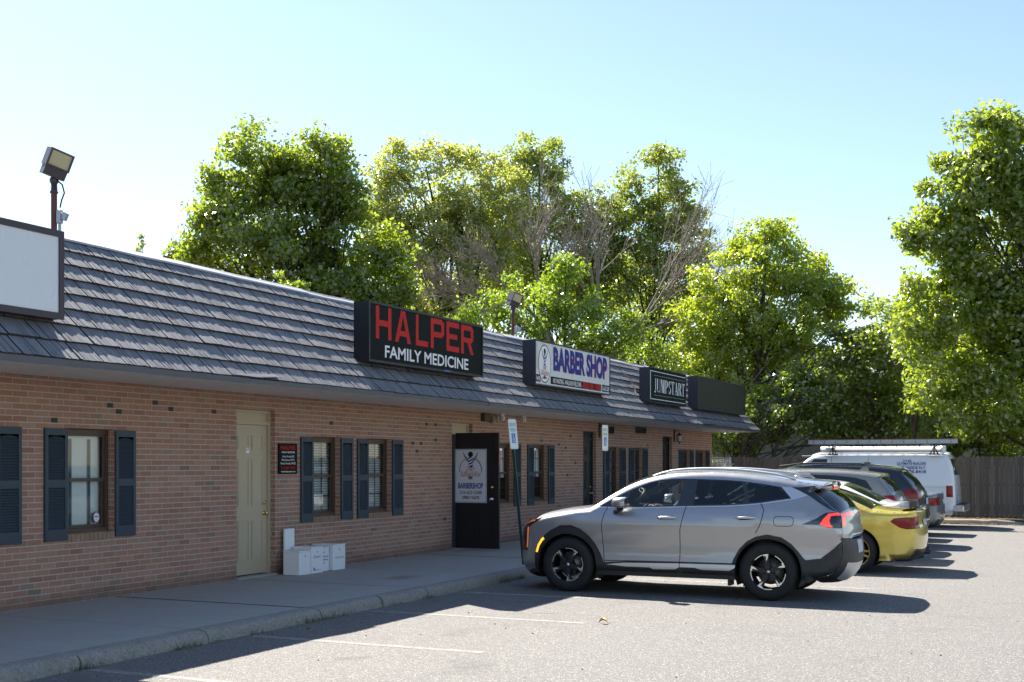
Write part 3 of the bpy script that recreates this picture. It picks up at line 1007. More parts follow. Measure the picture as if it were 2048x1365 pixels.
def sign_box(name, label, y0, y1, z0, z1, depth, cab, face, ft=.035, lip=.012, dz1=0.):
    """cabinet with a lipped frame and inset face; right end may sit dz1 lower"""
    t = thing(name, label, 'sign', (FX - depth, (y0 + y1) / 2, z0))
    def shr(mb, nm, mats):
        ob = mb.build(nm, mats, t)
        ob.matrix_parent_inverse = Matrix.Translation(t.location).inverted()
        return ob
    m = MB()
    xb, xf = FX - depth, FX
    m.add([(xb, y0, z0), (xf - lip, y0, z0), (xf - lip, y1, z0), (xb, y1, z0), (xb, y0, z1), (xf - lip, y0, z1), (xf - lip, y1, z1), (xb, y1, z1)],
          [(0, 3, 2, 1), (4, 5, 6, 7), (0, 1, 5, 4), (2, 3, 7, 6), (3, 0, 4, 7)])
    # corrugated returns at both ends
    for ye, s in ((y0, -1), (y1, 1)):
        k = 5
        for i in range(k):
            a = xb + (xf - lip - xb) * (i + .25) / k
            b = xb + (xf - lip - xb) * (i + .75) / k
            m.box(a, min(ye, ye + s * .004), z0 + .01, b, max(ye, ye + s * .004), z1 - .01)
    # steel legs down to the shingles behind
    for yb_ in (y0 + .4, y1 - .4):
        m.box(xb - .30, yb_ - .03, z0 + .22, xb, yb_ + .03, z0 + .28)
        m.box(xb - .12, yb_ - .03, z0 + .06, xb, yb_ + .03, z0 + .14)
    shr(m, 'cabinet', cab)
    m = MB()
    a, b = xf - lip, xf + .014
    m.box(a, y0 - .006, z0 - .006, b, y1 + .006, z0 + ft); m.box(a, y0 - .006, z1 - ft, b, y1 + .006, z1 + .006)
    m.box(a, y0 - .006, z0 + ft, b, y0 + ft, z1 - ft); m.box(a, y1 - ft, z0 + ft, b, y1 + .006, z1 - ft)
    shr(m, 'frame', cab)
    m = MB()
    m.box(a, y0 + ft, z0 + ft, xf, y1 - ft, z1 - ft)
    shr(m, 'face', face)
    return t, shr

# blank white light box at the near end
t, shr = sign_box('shop_sign', 'blank white light box sign in a brown frame at the near end of the roof', 4.9, 9.49, 3.235, 4.13, .26, M['cab_brown'], M['acrylic_white'], .06)
# red and white family medicine sign
t, shr = sign_box('shop_sign', 'black sign board reading HALPER FAMILY MEDICINE in red and white letters', 15.458, 19.25, 3.262, 4.15, .255, M['cab_dark'], M['sign_black'], .03)
m = MB()
ws = .47
for i, ch in enumerate('HALPER'):
    lw = .455 if ch != 'L' else .40
    xs = [15.66, 16.24, 16.87, 17.36, 17.90, 18.43][i]
    put_polys(m, seg_letters(ch), (FX, xs, 3.615), RY, UP, lw, .49, .003)
shr(m, 'red_lettering', M['ink_red'])
m = MB()
text_mb(m, 'FAMILY MEDICINE', (FX, 17.31, 3.352), RY, UP, .18, 2.77, bold=.018, depth=.003)
shr(m, 'white_lettering', M['ink_white'])
m = MB()
m.box(FX + .001, 17.80, 3.268, FX + .018, 18.02, 3.288)
shr(m, 'maker_plate', M['ink_blue'])

# barber shop sign
t, shr = sign_box('shop_sign', 'white sign board reading BARBER SHOP in navy letters with an oval emblem', 21.53, 25.66, 3.27, 4.135, .26, M['cab_grey'], M['acrylic_white'], .022)
m = MB()
text_mb(m, 'BARBER SHOP', (FX, 24.0, 3.60), RY, UP, .42, 3.02, bold=.012, depth=.002)
shr(m, 'letter_shade', M['ink_pink'])
m = MB()
text_mb(m, 'BARBER SHOP', (FX, 23.965, 3.592 + .035), RY, UP, .42, 3.02, bold=.016, depth=.003)
text_mb(m, 'BARBER SHOP', (FX, 23.95, 3.592 + .055), RY, UP, .42, 3.02, bold=.012, depth=.004)
m2 = m
m = MB()
text_mb(m, 'BARBER SHOP', (FX, 23.95, 3.625), RY, UP, .43, 3.04, bold=.045, depth=.0055)
shr(m, 'navy_lettering', M['ink_navy'])
m2.m = [0] * len(m2.m)
shr(m2, 'white_outline', M['ink_white'])
m = MB()
m.box(FX + .0005, 22.30, 3.325, FX + .002, 25.11, 3.475); m.box(FX + .0005, 25.16, 3.325, FX + .002, 25.63, 3.475); m.box(FX + .0005, 21.56, 3.335, FX + .002, 21.80, 3.475)
shr(m, 'black_band', M['ink_black'])
m = MB()
text_mb(m, 'NO WAITING - WALK-INS WELCOME -', (FX, 22.42, 3.352), RY, UP, .095, 1.55, bold=.015, align='L', depth=.003)
text_mb(m, '516-623-3288', (FX, 25.395, 3.352), RY, UP, .095, .43, bold=.015, depth=.003)
text_mb(m, 'HAIR', (FX, 21.69, 3.36), RY, UP, .085, .19, bold=.015, depth=.003)
shr(m, 'band_lettering', M['ink_white'])
m = MB()
text_mb(m, 'SPECIAL MON - THURS', (FX, 24.02, 3.350), RY, UP, .10, 1.05, bold=.05, align='L', depth=.003)
m.box(FX + .0021, 24.02, 3.462, FX + .003, 25.08, 3.470); m.box(FX + .0021, 24.02, 3.333, FX + .003, 25.08, 3.341)
shr(m, 'red_lettering', M['ink_red'])
m = MB()
for k in range(34):
    m.box(FX + .0005, 21.615, 3.58 + k * .0145, FX + .002, 21.64, 3.588 + k * .0145)
shr(m, 'red_column', M['ink_red'])

def emblem(mbs, c, rt, up, s, ring=True, ell=1.0):
    """barber emblem: ring, crossed razors behind a striped pole, script name. mbs: dict of builders by ink"""
    c, rt, up = Vector(c), Vector(rt), Vector(up)
    n = rt.cross(up)
    P = lambda x, y, d: c + rt * (x * s * ell) + up * (y * s) + n * d
    if ring:
        k = 40
        for i in range(k):
            a, b = 2 * math.pi * i / k, 2 * math.pi * (i + 1) / k
            mbs['black'].add([P(math.cos(a), math.sin(a) * 1.0, .002), P(math.cos(b), math.sin(b), .002), P(.93 * math.cos(b), .95 * math.sin(b), .002), P(.93 * math.cos(a), .95 * math.sin(a), .002)], [(3, 2, 1, 0), (0, 1, 2, 3)])
        mbs['white'].add([P(.93 * math.cos(2 * math.pi * i / k), .95 * math.sin(2 * math.pi * i / k), .0025) for i in range(k)], [tuple(range(k))])
    else:
        k = 24
        for i in range(k):
            a, b = R(-10 + 200 * i / k), R(-10 + 200 * (i + 1) / k)
            mbs['grey'].add([P(.72 * math.cos(a), .72 * math.sin(a) - .25, .003), P(.72 * math.cos(b), .72 * math.sin(b) - .25, .003), P(.68 * math.cos(b), .68 * math.sin(b) - .25, .003), P(.68 * math.cos(a), .68 * math.sin(a) - .25, .003)], [(3, 2, 1, 0), (0, 1, 2, 3)])
    for sg in (-1, 1):        # razors
        mbs['grey'].add([P(sg * x, y, .0034) for x, y in ((.10, .12), (.30, .34), (.52, .78), (.44, .72), (.22, .42), (.02, .2))], [tuple(range(6))[::(1 if sg > 0 else -1)]])
    mbs['black'].add([P(.16 * math.cos(2 * math.pi * i / 16), .64 + .16 * math.sin(2 * math.pi * i / 16), .0037) for i in range(16)], [tuple(range(16))])
    mbs['navy'].add([P(x, y, .0036) for x, y in ((-.14, -.1), (.14, -.1), (.14, .48), (-.14, .48))], [(0, 1, 2, 3)])
    for q in range(3):
        yq = -.05 + q * .17
        mbs['white'].add([P(x, y, .0040) for x, y in ((-.13, yq), (.13, yq + .12), (.13, yq + .19), (-.13, yq + .07))], [(0, 1, 2, 3)])
    mbs['grey'].add([P(x, y, .0036) for x, y in ((-.12, -.78), (.12, -.78), (.16, -.6), (-.16, -.6))], [(0, 1, 2, 3)])
    for ink, bold, d in (('black', .06, .0042), ('red', .035, .0046), ('white', .004, .005)):
        text_mb(mbs[ink], 'New', P(0, -.30, 0), rt, up, .24 * s, .62 * s * ell, bold=bold, depth=d, shear=.3)
        text_mb(mbs[ink], 'Lifestyles', P(0, -.58, 0), rt, up, .24 * s, 1.36 * s * ell, bold=bold, depth=d, shear=.3)
inks = dict(black=MB(), white=MB(), grey=MB(), navy=MB(), red=MB(), pink=MB())
emblem(inks, (FX, 22.0, 3.70), RY, UP, .375, True, .84)
text_mb(inks['black'], 'BARBERSHOP', (FX, 22.0, 3.405), RY, UP, .04, .22, bold=.03, depth=.0042)
for k, v in inks.items():
    shr(v, 'emblem_' + k, M['ink_' + k])

# jumpstart sign
t, shr = sign_box('shop_sign', 'dark green sign board reading JUMPSTART in white serif letters', 28.44, 31.44, 3.25, 4.10, .26, M['cab_grey'], M['sign_green'], .015)
m = MB()
lw = [.24, .34, .40, .30, .28, .32, .35, .34, .32]
x = 28.80
for ch, q in zip('JUMPSTART', lw):
    put_polys(m, serif_letters(ch), (FX, x, 3.515), RY, UP, q * .80, .33, .003)
    x += q * .895
for a in ((28.50, 3.325, 31.43, 3.343), (28.50, 4.008, 31.43, 4.026), (28.50, 3.343, 28.535, 4.008)):
    m.box(FX + .0005, a[0], a[1], FX + .003, a[2], a[3])
shr(m, 'white_lettering', M['ink_white'])
m = MB()
for a in ((28.78, 3.43, 31.36, 3.442), (28.78, 3.915, 31.36, 3.927)):
    m.box(FX + .0005, a[0], a[1], FX + .003, a[2], a[3])
shr(m, 'olive_rules', M['ink_olive'])
# blank dark sign
M['sign_blank'] = pmat('faded_dark_green_panel', lin(34, 40, 34), .55, var=.1, scale=1.5)
t, shr = sign_box('shop_sign', 'blank dark green sign board at the far end of the roof', 32.57, 37.83, 3.26, 4.15, .27, M['cab_grey'], M['sign_blank'], .02)

# loose cable hanging beside the jumpstart sign
m = MB()
m.tube([(-10.2, 28.40, 4.0), (-9.98, 28.37, 3.85), (-9.82, 28.34, 3.6), (-9.76, 28.22, 3.45)], .012, 6)
tag(m.build('loose_cable', pmat('tan_cable', (.35, .26, .18), .6)), 'tan loose cable hanging over the shingles beside the JUMPSTART sign', 'cable')

# ================================================================== plaque and poster
pl = thing('wall_plaque', 'small black wall plaque reading HALPER FAMILY MEDICINE beside the tan door', 'plaque', (W, 15.11, 1.60))
def rel(mb, nm, mats, par):
    ob = mb.build(nm, mats, par)
    ob.matrix_parent_inverse = Matrix.Translation(par.location).inverted()
    return ob
m = MB().cbox((W + .014, 15.11, 1.822), (.022, .47, .455), .004)
rel(m, 'board', M['sign_black'], pl)
m = MB()
X_ = W + .0255
text_mb(m, 'HALPER', (X_, 15.11, 1.955), RY, UP, .062, .38, bold=.02, depth=.001)
text_mb(m, '516-867-0406', (X_, 15.11, 1.665), RY, UP, .045, .36, bold=.01, depth=.001)
rel(m, 'red_lettering', M['ink_red'], pl)
m = MB()
text_mb(m, 'FAMILY MEDICINE', (X_, 15.11, 1.905), RY, UP, .027, .33, bold=.02, depth=.001)
for k, s in enumerate(('Arthur Horwath, MD', 'Maria Spinosa, FNP-C', 'Patricia Horwath, FNP-BC')):
    text_mb(m, s, (X_, 15.11, 1.842 - k * .052), RY, UP, .031, (.30, .33, .38)[k], bold=.01, depth=.001)
text_mb(m, 'halperfamilymedicine.com', (X_, 15.11, 1.622), RY, UP, .022, .36, bold=.02, depth=.001)
rel(m, 'white_lettering', M['ink_white'], pl)

RX = (1, 0, 0)
PY = 20.5
po = thing('door_poster', 'white barbershop poster with striped border on the open black door', 'poster', (-10.33, PY - .01, 1.01))
m = MB().box(-10.665, PY - .016, 1.015, -10.0, PY - .0125, 2.022)
rel(m, 'sheet', pmat('poster_paper', (.62, .63, .68), .5, var=.03), po)
m = MB()
yb = PY - .0165
for k in range(34):
    x0 = -10.66 + k * .0192
    m.add([(x0, yb, 2.0), (x0 + .009, yb, 2.0), (x0 + .012, yb, 2.018), (x0 + .003, yb, 2.018)], [(0, 1, 2, 3)])
    m.add([(x0, yb, 1.02), (x0 + .009, yb, 1.02), (x0 + .012, yb, 1.038), (x0 + .003, yb, 1.038)], [(0, 1, 2, 3)])
for k in range(26):
    z0 = 1.03 + k * .0375
    for x0 in (-10.662, -10.022):
        m.add([(x0, yb, z0), (x0 + .019, yb, z0 + .018), (x0 + .019, yb, z0 + .034), (x0, yb, z0 + .016)], [(0, 1, 2, 3)])
rel(m, 'striped_border', M['ink_navy'], po)
inks = dict(black=MB(), white=MB(), grey=MB(), navy=MB(), red=MB(), pink=MB())
emblem(inks, (-10.335, PY - .0165, 1.71), RX, UP, .33, False, 1.0)
m = MB()
text_mb(m, 'BARBERSHOP', (-10.335, yb, 1.285), RX, UP, .10, .52, bold=.035, depth=.001)
rel(m, 'navy_lettering', M['ink_navy'], po)
m = MB()
text_mb(m, '516-623-3288', (-10.335, yb, 1.180), RX, UP, .060, .46, bold=.008, depth=.001)
rel(m, 'phone_lettering', M['ink_black'], po)
m = MB()
text_mb(m, 'OPEN 7 DAYS', (-10.335, yb, 1.085), RX, UP, .055, .36, bold=.03, depth=.001)
rel(m, 'hours_lettering', M['ink_black'], po)
for k, v in inks.items():
    rel(v, 'emblem_' + k, M['ink_' + k], po)

# red and white lit sign hanging inside the barber window
ws_ = thing('window_sign', 'red and white sign hung inside the window behind the open door', 'sign', (W - .17, 22.62, 1.72))
m = MB().box(W - .165, 22.45, 1.72, W - .155, 22.82, 2.02)
rel(m, 'board', pmat('red_board', (.55, .04, .06), .4, emit=.25, ecol=(1, .1, .12)), ws_)
m = MB()
for z in (1.80, 1.86, 1.92):
    m.box(W - .1545, 22.47, z, W - .152, 22.80, z + .022)
rel(m, 'white_stripes', pmat('white_tube', (.8, .8, .8), .4, emit=.5, ecol=(1, .95, .95)), ws_)

# ================================================================== roof floodlights on pipes
def floodlight(loc, label, aim, scale=1., hs=.68):
    t = thing('roof_floodlight', label, 'floodlight', loc, 0, 'floodlights on pipes on the roof')
    H = scale
    m = MB().tube([(0, 0, 0), (0, 0, H)], .042, 10)
    m.build('pole', M['rust_pipe'], t)
    m = MB().tube([(.085, .02, 0), (.085, .02, H * .62)], .022, 8)
    m.cbox((.085, .02, H * .70), (.075, .075, .19), .01)
    m.build('conduit', M['galv'], t)
    m = MB().cbox((.17, .03, H * .70), (.09, .05, .11), .008, Matrix.Rotation(.5, 3, 'Y'))
    m.build('photocell', M['galv'], t)
    m = MB()
    m.lathe([(.001, H - .02), (.075, H - .02), (.078, H + .0), (.062, H + .02), (.055, H + .17), (.001, H + .18)], n=14)
    m.v = [(x * .75, y * .75, H + (z - H) * .75) for x, y, z in m.v]
    m.ball((0, 0, H + .16), .062, 10)
    m.build('knuckle', M['lamp_grey'], t)
    m = MB().tube([(.05, .0, H + .16), (.15, -.0, H + .09), (.19, .0, H - .03), (.13, .01, H - .12), (.09, .02, H - .22)], .011, 6)
    m.build('cable', M['black'], t)
    # head, tilted down a little
    head = MB()
    wd, hh, dp = .47, .52, .36
    Mx = Matrix.Rotation(aim, 4, 'Z') @ Matrix.Rotation(R(14), 4, 'X') @ Matrix.Rotation(R(16), 4, 'Y')
    Mx = Matrix.Translation((.03, 0, H + .37)) @ Mx @ Matrix.Scale(hs, 4)
    hb = MB()
    # body: front is -y; shallower foot below the lens
    hb.add([(-wd / 2, -dp / 2, -.06), (wd / 2, -dp / 2, -.06), (wd / 2, dp / 2, -.06), (-wd / 2, dp / 2, -.06), (-wd / 2, -dp / 2, hh - .22), (wd / 2, -dp / 2, hh - .22), (wd / 2, dp / 2, hh - .22), (-wd / 2, dp / 2, hh - .22)],
           [(0, 3, 2, 1), (4, 5, 6, 7), (1, 2, 6, 5), (2, 3, 7, 6), (3, 0, 4, 7)])
    hb.add([(-wd / 2 + .01, -dp / 2 + .035, -.25), (wd / 2 - .01, -dp / 2 + .035, -.25), (wd / 2 - .02, dp / 2 - .02, -.25), (-wd / 2 + .02, dp / 2 - .02, -.25), (-wd / 2 + .01, -dp / 2, -.062), (wd / 2 - .01, -dp / 2, -.062), (wd / 2 - .02, dp / 2 - .02, -.062), (-wd / 2 + .02, dp / 2 - .02, -.062)],
           [(0, 3, 2, 1), (4, 5, 6, 7), (0, 1, 5, 4), (1, 2, 6, 5), (2, 3, 7, 6), (3, 0, 4, 7)])
    fr = .035
    for a in ((-wd / 2 - .008, -.062, -wd / 2 + fr, hh - .215), (wd / 2 - fr, -.062, wd / 2 + .008, hh - .215), (-wd / 2 + fr, -.062, wd / 2 - fr, -.062 + fr), (-wd / 2 + fr, hh - .215 - fr, wd / 2 - fr, hh - .215)):
        hb.box(a[0], -dp / 2 - .03, a[1], a[2], -dp / 2 + .002, a[3])
    o = MB().add([Mx @ Vector(p) for p in hb.v], hb.f)
    o.build('housing', M['lamp_grey'], t)
    lb = MB().box(-wd / 2 + fr, -dp / 2 - .012, -.06 + fr, wd / 2 - fr, -dp / 2 + .0, hh - .217 - fr)
    o = MB().add([Mx @ Vector(p) for p in lb.v], lb.f)
    o.build('lens', M['lens_yellow'], t)
    return t
M['rust_pipe'] = pmat('red_primed_pipe', (.13, .045, .035), .7, var=.3, scale=5)
M['galv'] = pmat('galvanised_steel', (.42, .43, .46), .45, .6, var=.15)
M['lamp_grey'] = pmat('grey_lamp_housing', lin(74, 70, 74), .5, .2, var=.12)
M['lens_yellow'] = pmat('yellowed_lens', (.46, .40, .22), .15, coat=1., var=.1)
floodlight((-12.95, 12.8, 4.37), 'grey floodlight on a red pipe standing on the roof above the blank white sign', R(60), 1.16)
floodlight((-13.7, 29.65, 4.37), 'grey floodlight on a pipe behind the roof between the HALPER and BARBER SHOP signs', R(60), 1.36, .66)
# small steel mast between them is not needed; vents on the flat roof
# ================================================================== lamps and cameras under the soffit
def lantern(loc, label):
    t = thing('wall_lantern', label, 'lantern', loc, 0, 'black carriage lanterns by the doors')
    m = MB().cbox((.012, 0, .05), (.022, .09, .36), .006)
    m.build('back_plate', M['black'], t)
    m = MB().tube([(.02, 0, .12), (.08, 0, .19), (.15, 0, .17), (.16, 0, .10)], .012, 6)
    m.lathe([(.001, .12), (.03, .10), (.085, .055), (.09, .04), (.07, .035)], (.16, 0, 0), 'z', 8)
    m.lathe([(.07, -.14), (.05, -.16), (.015, -.175), (.012, -.21), (.001, -.22)], (.16, 0, 0), 'z', 8)
    for k in range(8):
        a = 2 * math.pi * k / 8
        m.tube([(.16 + .082 * math.cos(a), .082 * math.sin(a), .04), (.16 + .062 * math.cos(a), .062 * math.sin(a), -.145)], .006, 5)
    m.build('cage', M['black'], t)
    m = MB().lathe([(.074, .036), (.056, -.14)], (.16, 0, 0), 'z', 8, smooth=False)
    m.build('glass', pmat('seeded_glass', (.45, .44, .42), .15, coat=1.), t)
    return t
lantern((W, 28.17, 2.52), 'black carriage lantern on the brick beside the green door')
lantern((W, 34.28, 2.52), 'black carriage lantern on the brick beside the far black door')

def dome_cam(loc, label, rz):
    t = thing('security_camera', label, 'camera', loc, rz, 'white security cameras under the eave')
    m = MB().lathe([(.001, 0), (.055, 0), (.055, -.02), (.03, -.03), (.018, -.05)], n=16)
    m.build('mount', M['white'], t)
    m = MB().ball((0, 0, -.085), .055, 10)
    m.lathe([(.045, 0.), (.047, .05), (.04, .055), (.001, .055)], (.0, -.01, -.085), 'y', 14)
    b = MB()
    b.add([(x, -y, z) for x, y, z in m.v], [tuple(reversed(f)) for f in m.f], True)
    b.build('ball_housing', M['white'], t)
    m = MB().lathe([(.001, -.049), (.034, -.048)], (0, 0, -.085), 'y', 14)
    m.build('lens', M['black'], t)
    return t
dome_cam((-10.5, 22.22, WALL_TOP), 'white ball security camera under the eave next to the brown junction box', R(10))
dome_cam((-10.5, 23.27, WALL_TOP), 'white ball security camera under the eave alone above the right of two barber windows', R(20))
t = thing('twin_spotlight', 'brown junction box with two spotlights under the eave by the open black door', 'spotlight', (W, 21.85, 2.60))
rel(MB().cbox((W + .05, 21.72, 2.665), (.10, .24, .16), .008), 'junction_box', M['bronze_frame'], t)
m = MB()
for yv, a in ((21.98, -.5), (22.06, .4)):
    m.lathe([(.001, 0), (.03, 0), (.035, -.05), (.06, -.12), (.062, -.14), (.001, -.13)], (W + .12 + .05 * a, yv, 2.70), 'z', 12)
rel(m, 'spot_heads', pmat('aged_cream', (.32, .29, .25), .5, var=.2), t)

# ================================================================== specimen boxes on the walk
def lockbox(x0, y0, dx, dy, h, rz, label, open_lid=False, marks=0):
    t = thing('lockbox', label, 'box', (x0, y0, .131), rz, 'white lockboxes by the wall')
    m = MB().cbox((-dx / 2, dy / 2, h / 2), (dx, dy, h), .006)
    m.build('body', M['box_white'], t)
    if open_lid:
        m = MB().cbox((-dx - .012, dy / 2, h + .16), (.022, dy * .95, .33), .005)
        m.build('raised_lid', M['box_white'], t)
        m = MB().cbox((-dx - .004, dy / 2, h + .005), (.02, dy * .8, .02), .003)
        m.build('hinge', M['black'], t)
    else:
        m = MB().cbox((-dx / 2, dy / 2, h + .012), (dx + .008, dy + .008, .022), .005)
        m.build('lid', M['box_white'], t)
    m = MB().lathe([(.001, .003), (.009, .003), (.011, 0)], (0.0005, dy * .5, h - .055), 'x', 10)
    m.build('lock', M['black'], t)
    m = MB()
    if marks == 1:
        text_mb(m, 'Quest', (.0005, dy * .48, h * .62), RY, UP, .04, dy * .6, depth=.001, shear=.4)
        text_mb(m, 'Diagnostics', (.0005, dy * .55, h * .12), RY, UP, .018, dy * .5, depth=.001)
        m.cur = 1
        m.add([(.0015, dy * .18, h * .12), (.0015, dy * .30, h * .12), (.0015, dy * .30, h * .20), (.0015, dy * .18, h * .26)], [(0, 1, 2, 3)])
    if marks == 2:
        for k, s in enumerate(('National', 'Specimen', 'Labs')):
            text_mb(m, s, (.0005, dy * .12, h * (.62 - k * .14)), RY, UP, .028, dy * (.75, .72, .4)[k], align='L', bold=.02, depth=.001)
    if marks == 3:
        text_mb(m, 'Northwell', (.0005, dy * .5, h * .48), RY, UP, .03, dy * .7, depth=.001, shear=.3)
    if m.v:
        m.build('print', [M['ink_grey'], M['ink_plum']], t)
    return t
M['ink_plum'] = pmat('plum_print', (.30, .05, .16), .5)
M['box_white'] = pmat('white_laminate', (.80, .81, .82), .5, var=.05, scale=4)
lockbox(-10.215, 14.76, .29, .275, .33, R(-2), 'plain white lockbox nearest the tan door with blank front', False, 0)
lockbox(-10.215, 15.065, .33, .30, .37, R(-1), 'white lockbox printed in grey and plum, second from the tan door', False, 1)
lockbox(-10.30, 15.39, .30, .275, .34, R(0), 'white lockbox with three lines of grey writing, between two taller boxes', False, 2)
lockbox(-10.245, 15.695, .40, .325, .37, R(-1), 'white lockbox farthest from the tan door with one printed word', False, 3)
t = thing('leaning_panel', 'white panel standing upright against the wall behind the boxes', 'panel', (-10.56, 15.0, .131))
m = MB()
m.cbox((-10.60, 15.05, .46), (.028, .245, .66), .004)
rel(m, 'board', M['box_white'], t)

# ================================================================== accessible parking signs
def access_sign(loc, lean, label, face=0.):
    t = thing('parking_sign', label, 'sign', loc, 0, 'accessible parking signs')
    t.rotation_euler = (lean[0], lean[1], 0)
    m = MB()
    # U-channel post
    pr = [(-.006, -.035), (.002, -.035), (.002, -.014), (.026, -.014), (.026, .014), (.002, .014), (.002, .035), (-.006, .035), (-.006, .006), (.018, .006), (.018, -.006), (-.006, -.006)]
    n = len(pr)
    m.add([(x, y, -.03) for x, y in pr] + [(x, y, 2.30) for x, y in pr], [(i, (i + 1) % n, n + (i + 1) % n, n + i) for i in range(n)])
    m.add([(x, y, 2.30) for x, y in pr], [tuple(range(n))])
    m.build('post', M['post_green'], t)
    w_, z0, z1 = .155, 1.86, 2.345
    b = .03
    poly = []
    for cx_, cz_, a0 in ((w_ - b, z1 - b, 0), (-w_ + b, z1 - b, 90), (-w_ + b, z0 + b, 180), (w_ - b, z0 + b, 270)):
        for k in range(4):
            a = R(a0 + 30 * k)
            poly.append((cx_ + b * math.cos(a), cz_ + b * math.sin(a)))
    Mf = Matrix.Rotation(face, 4, 'Z')
    m = MB().prism(poly, lambda p: Mf @ Vector((.028, p[0], p[1])), lambda p: Mf @ Vector((.032, p[0], p[1])))
    pan = m.build('panel', M['sign_face'], t)
    F = Mf @ Vector((.0322, 0, 0)); ry = Mf.to_3x3() @ Vector(RY)
    q = lambda y, z, d=0.: F + ry * y + Vector((0, 0, z)) + (Mf.to_3x3() @ Vector((d, 0, 0)))
    m = MB()
    for (a, b_, c, d) in ((-.143, z0 + .012, .143, z0 + .016), (-.143, z1 - .016, .143, z1 - .012), (-.143, z0 + .016, -.139, z1 - .016), (.139, z0 + .016, .143, z1 - .016)):
        m.add([q(a, b_), q(c, b_), q(c, d), q(a, d)], [(0, 1, 2, 3)])
    text_mb(m, 'RESERVED', q(0, z1 - .115), ry, UP, .055, .235, bold=.02, depth=.0005)
    text_mb(m, 'PARKING', q(0, z1 - .20), ry, UP, .055, .215, bold=.02, depth=.0005)
    m.build('green_lettering', M['ink_green'], pan)
    m = MB()
    zc = z0 + .175
    m.add([q(-.075, zc - .08), q(.075, zc - .08), q(.075, zc + .08), q(-.075, zc + .08)], [(0, 1, 2, 3)])
    m.build('blue_square', M['ink_blue'], pan)
    m = MB()
    k = 14
    for i in range(k):
        a, b_ = R(150 + 230 * i / k), R(150 + 230 * (i + 1) / k)
        m.add([q(.0 + r_ * math.cos(x), zc - .022 + r_ * math.sin(x), .0008) for r_, x in ((.044, a), (.044, b_), (.034, b_), (.034, a))], [(0, 1, 2, 3)])
    m.add([q(-.012 + .011 * math.cos(6.283 * i / 10), zc + .058 + .011 * math.sin(6.283 * i / 10), .0008) for i in range(10)], [tuple(range(10))])
    for pts in ([(-.017, .045), (-.005, .045), (.0, -.01), (-.012, -.01)], [(-.012, -.01), (-.012, -.02), (.035, -.02), (.035, -.01)], [(.025, -.015), (.037, -.015), (.058, -.058), (.046, -.062)], [(-.008, .022), (-.008, .014), (.026, .014), (.026, .022)]):
        a = sum(pts[i][0] * pts[(i + 1) % 4][1] - pts[(i + 1) % 4][0] * pts[i][1] for i in range(4))
        m.add([q(x, zc + z, .0008) for x, z in (pts if a > 0 else pts[::-1])], [(0, 1, 2, 3)])
    m.build('wheelchair_symbol', M['ink_white'], pan)
    return t
M['post_green'] = pmat('green_steel_post', (.018, .05, .045), .45, .3, var=.15)
M['sign_face'] = pmat('reflective_white_sheet', (.66, .70, .72), .35, var=.03)
access_sign((-8.12, 17.98, .13), (R(1.2), R(-5.2)), 'leaning accessible parking sign on a green post in front of the barbershop')
access_sign((-8.12, 21.65, .13), (0, 0), 'upright accessible parking sign on a green post beyond the leaning one')

# ================================================================== fences
M['cedar'] = None
t = NT('weathered_cedar')
o = t.obj()
isl = t.n('NewGeometry').outputs['Random Per Island']
mp = t.n('Mapping', None, Vector=o)
mp.inputs['Scale'].default_value = (30, 30, 1.5)
g = t.noise(mp.outputs[0], 1., 4, .6)
c = t.mix(isl, (.085, .071, .058), (.145, .126, .108))
c = t.mix(t.ramp(g, [(.35, .6), (.6, 0)]), c, (.06, .05, .042))
c = t.mix(t.ramp(t.noise(o, .8, 4), [(.5, 0), (.7, .5)]), c, (.09, .08, .07))
t.principled(Base__Color=c, Roughness=.9, Normal=t.bump(g, .4, .01))
M['cedar'] = t.m
fe = thing('wooden_fence', 'tall grey weathered board fence along the back of the parking lot', 'fence', (-2, 40.4, .12))
m = MB()
r = random.Random(9)
x = -10.5
while x < 16:
    wd = .138
    h = 1.84 + r.uniform(-.025, .025)
    y = 40.4 + r.uniform(-.006, .006)
    tl = r.uniform(-.004, .004)
    m.prism([(x + .004, .12), (x + wd - .004, .12), (x + wd - .004 + tl, .12 + h - .04), (x + wd - .04 + tl, .12 + h), (x + .04 + tl, .12 + h), (x + .004 + tl, .12 + h - .04)], lambda p: (p[0], y + .018, p[1]), lambda p: (p[0], y, p[1]))
    x += wd
rel(m, 'boards', M['cedar'], fe)
m = MB()
for z in (.4, 1.05, 1.7):
    m.box(-10.5, 40.425, z, 16, 40.465, z + .085)
rel(m, 'rails', M['cedar'], fe)
x = -10.45
while x < 16:
    m = MB().box(x, 40.47, -.05, x + .09, 40.56, 1.9)
    rel(m, 'post', M['cedar'], fe)
    x += 2.44
cf = thing('chain_link_fence', 'short chain link fence panel between the building corner and the wooden fence', 'fence', (-10.6, 39.4, .12))
m = MB()
p0, p1 = Vector((-10.9, 38.45, .12)), Vector((-10.62, 40.36, .12))
d = p1 - p0
for f in (0, 1):
    q = p0 + d * f
    m.tube([q, q + Vector((0, 0, 1.84))], .028, 8)
m.tube([p0 + Vector((0, 0, 1.8)), p1 + Vector((0, 0, 1.8))], .02, 8)
m.tube([p0 + Vector((0, 0, .1)), p1 + Vector((0, 0, .1))], .015, 8)
rel(m, 'posts_and_rails', M['galv'], cf)
m = MB()
L = d.length
st = .075
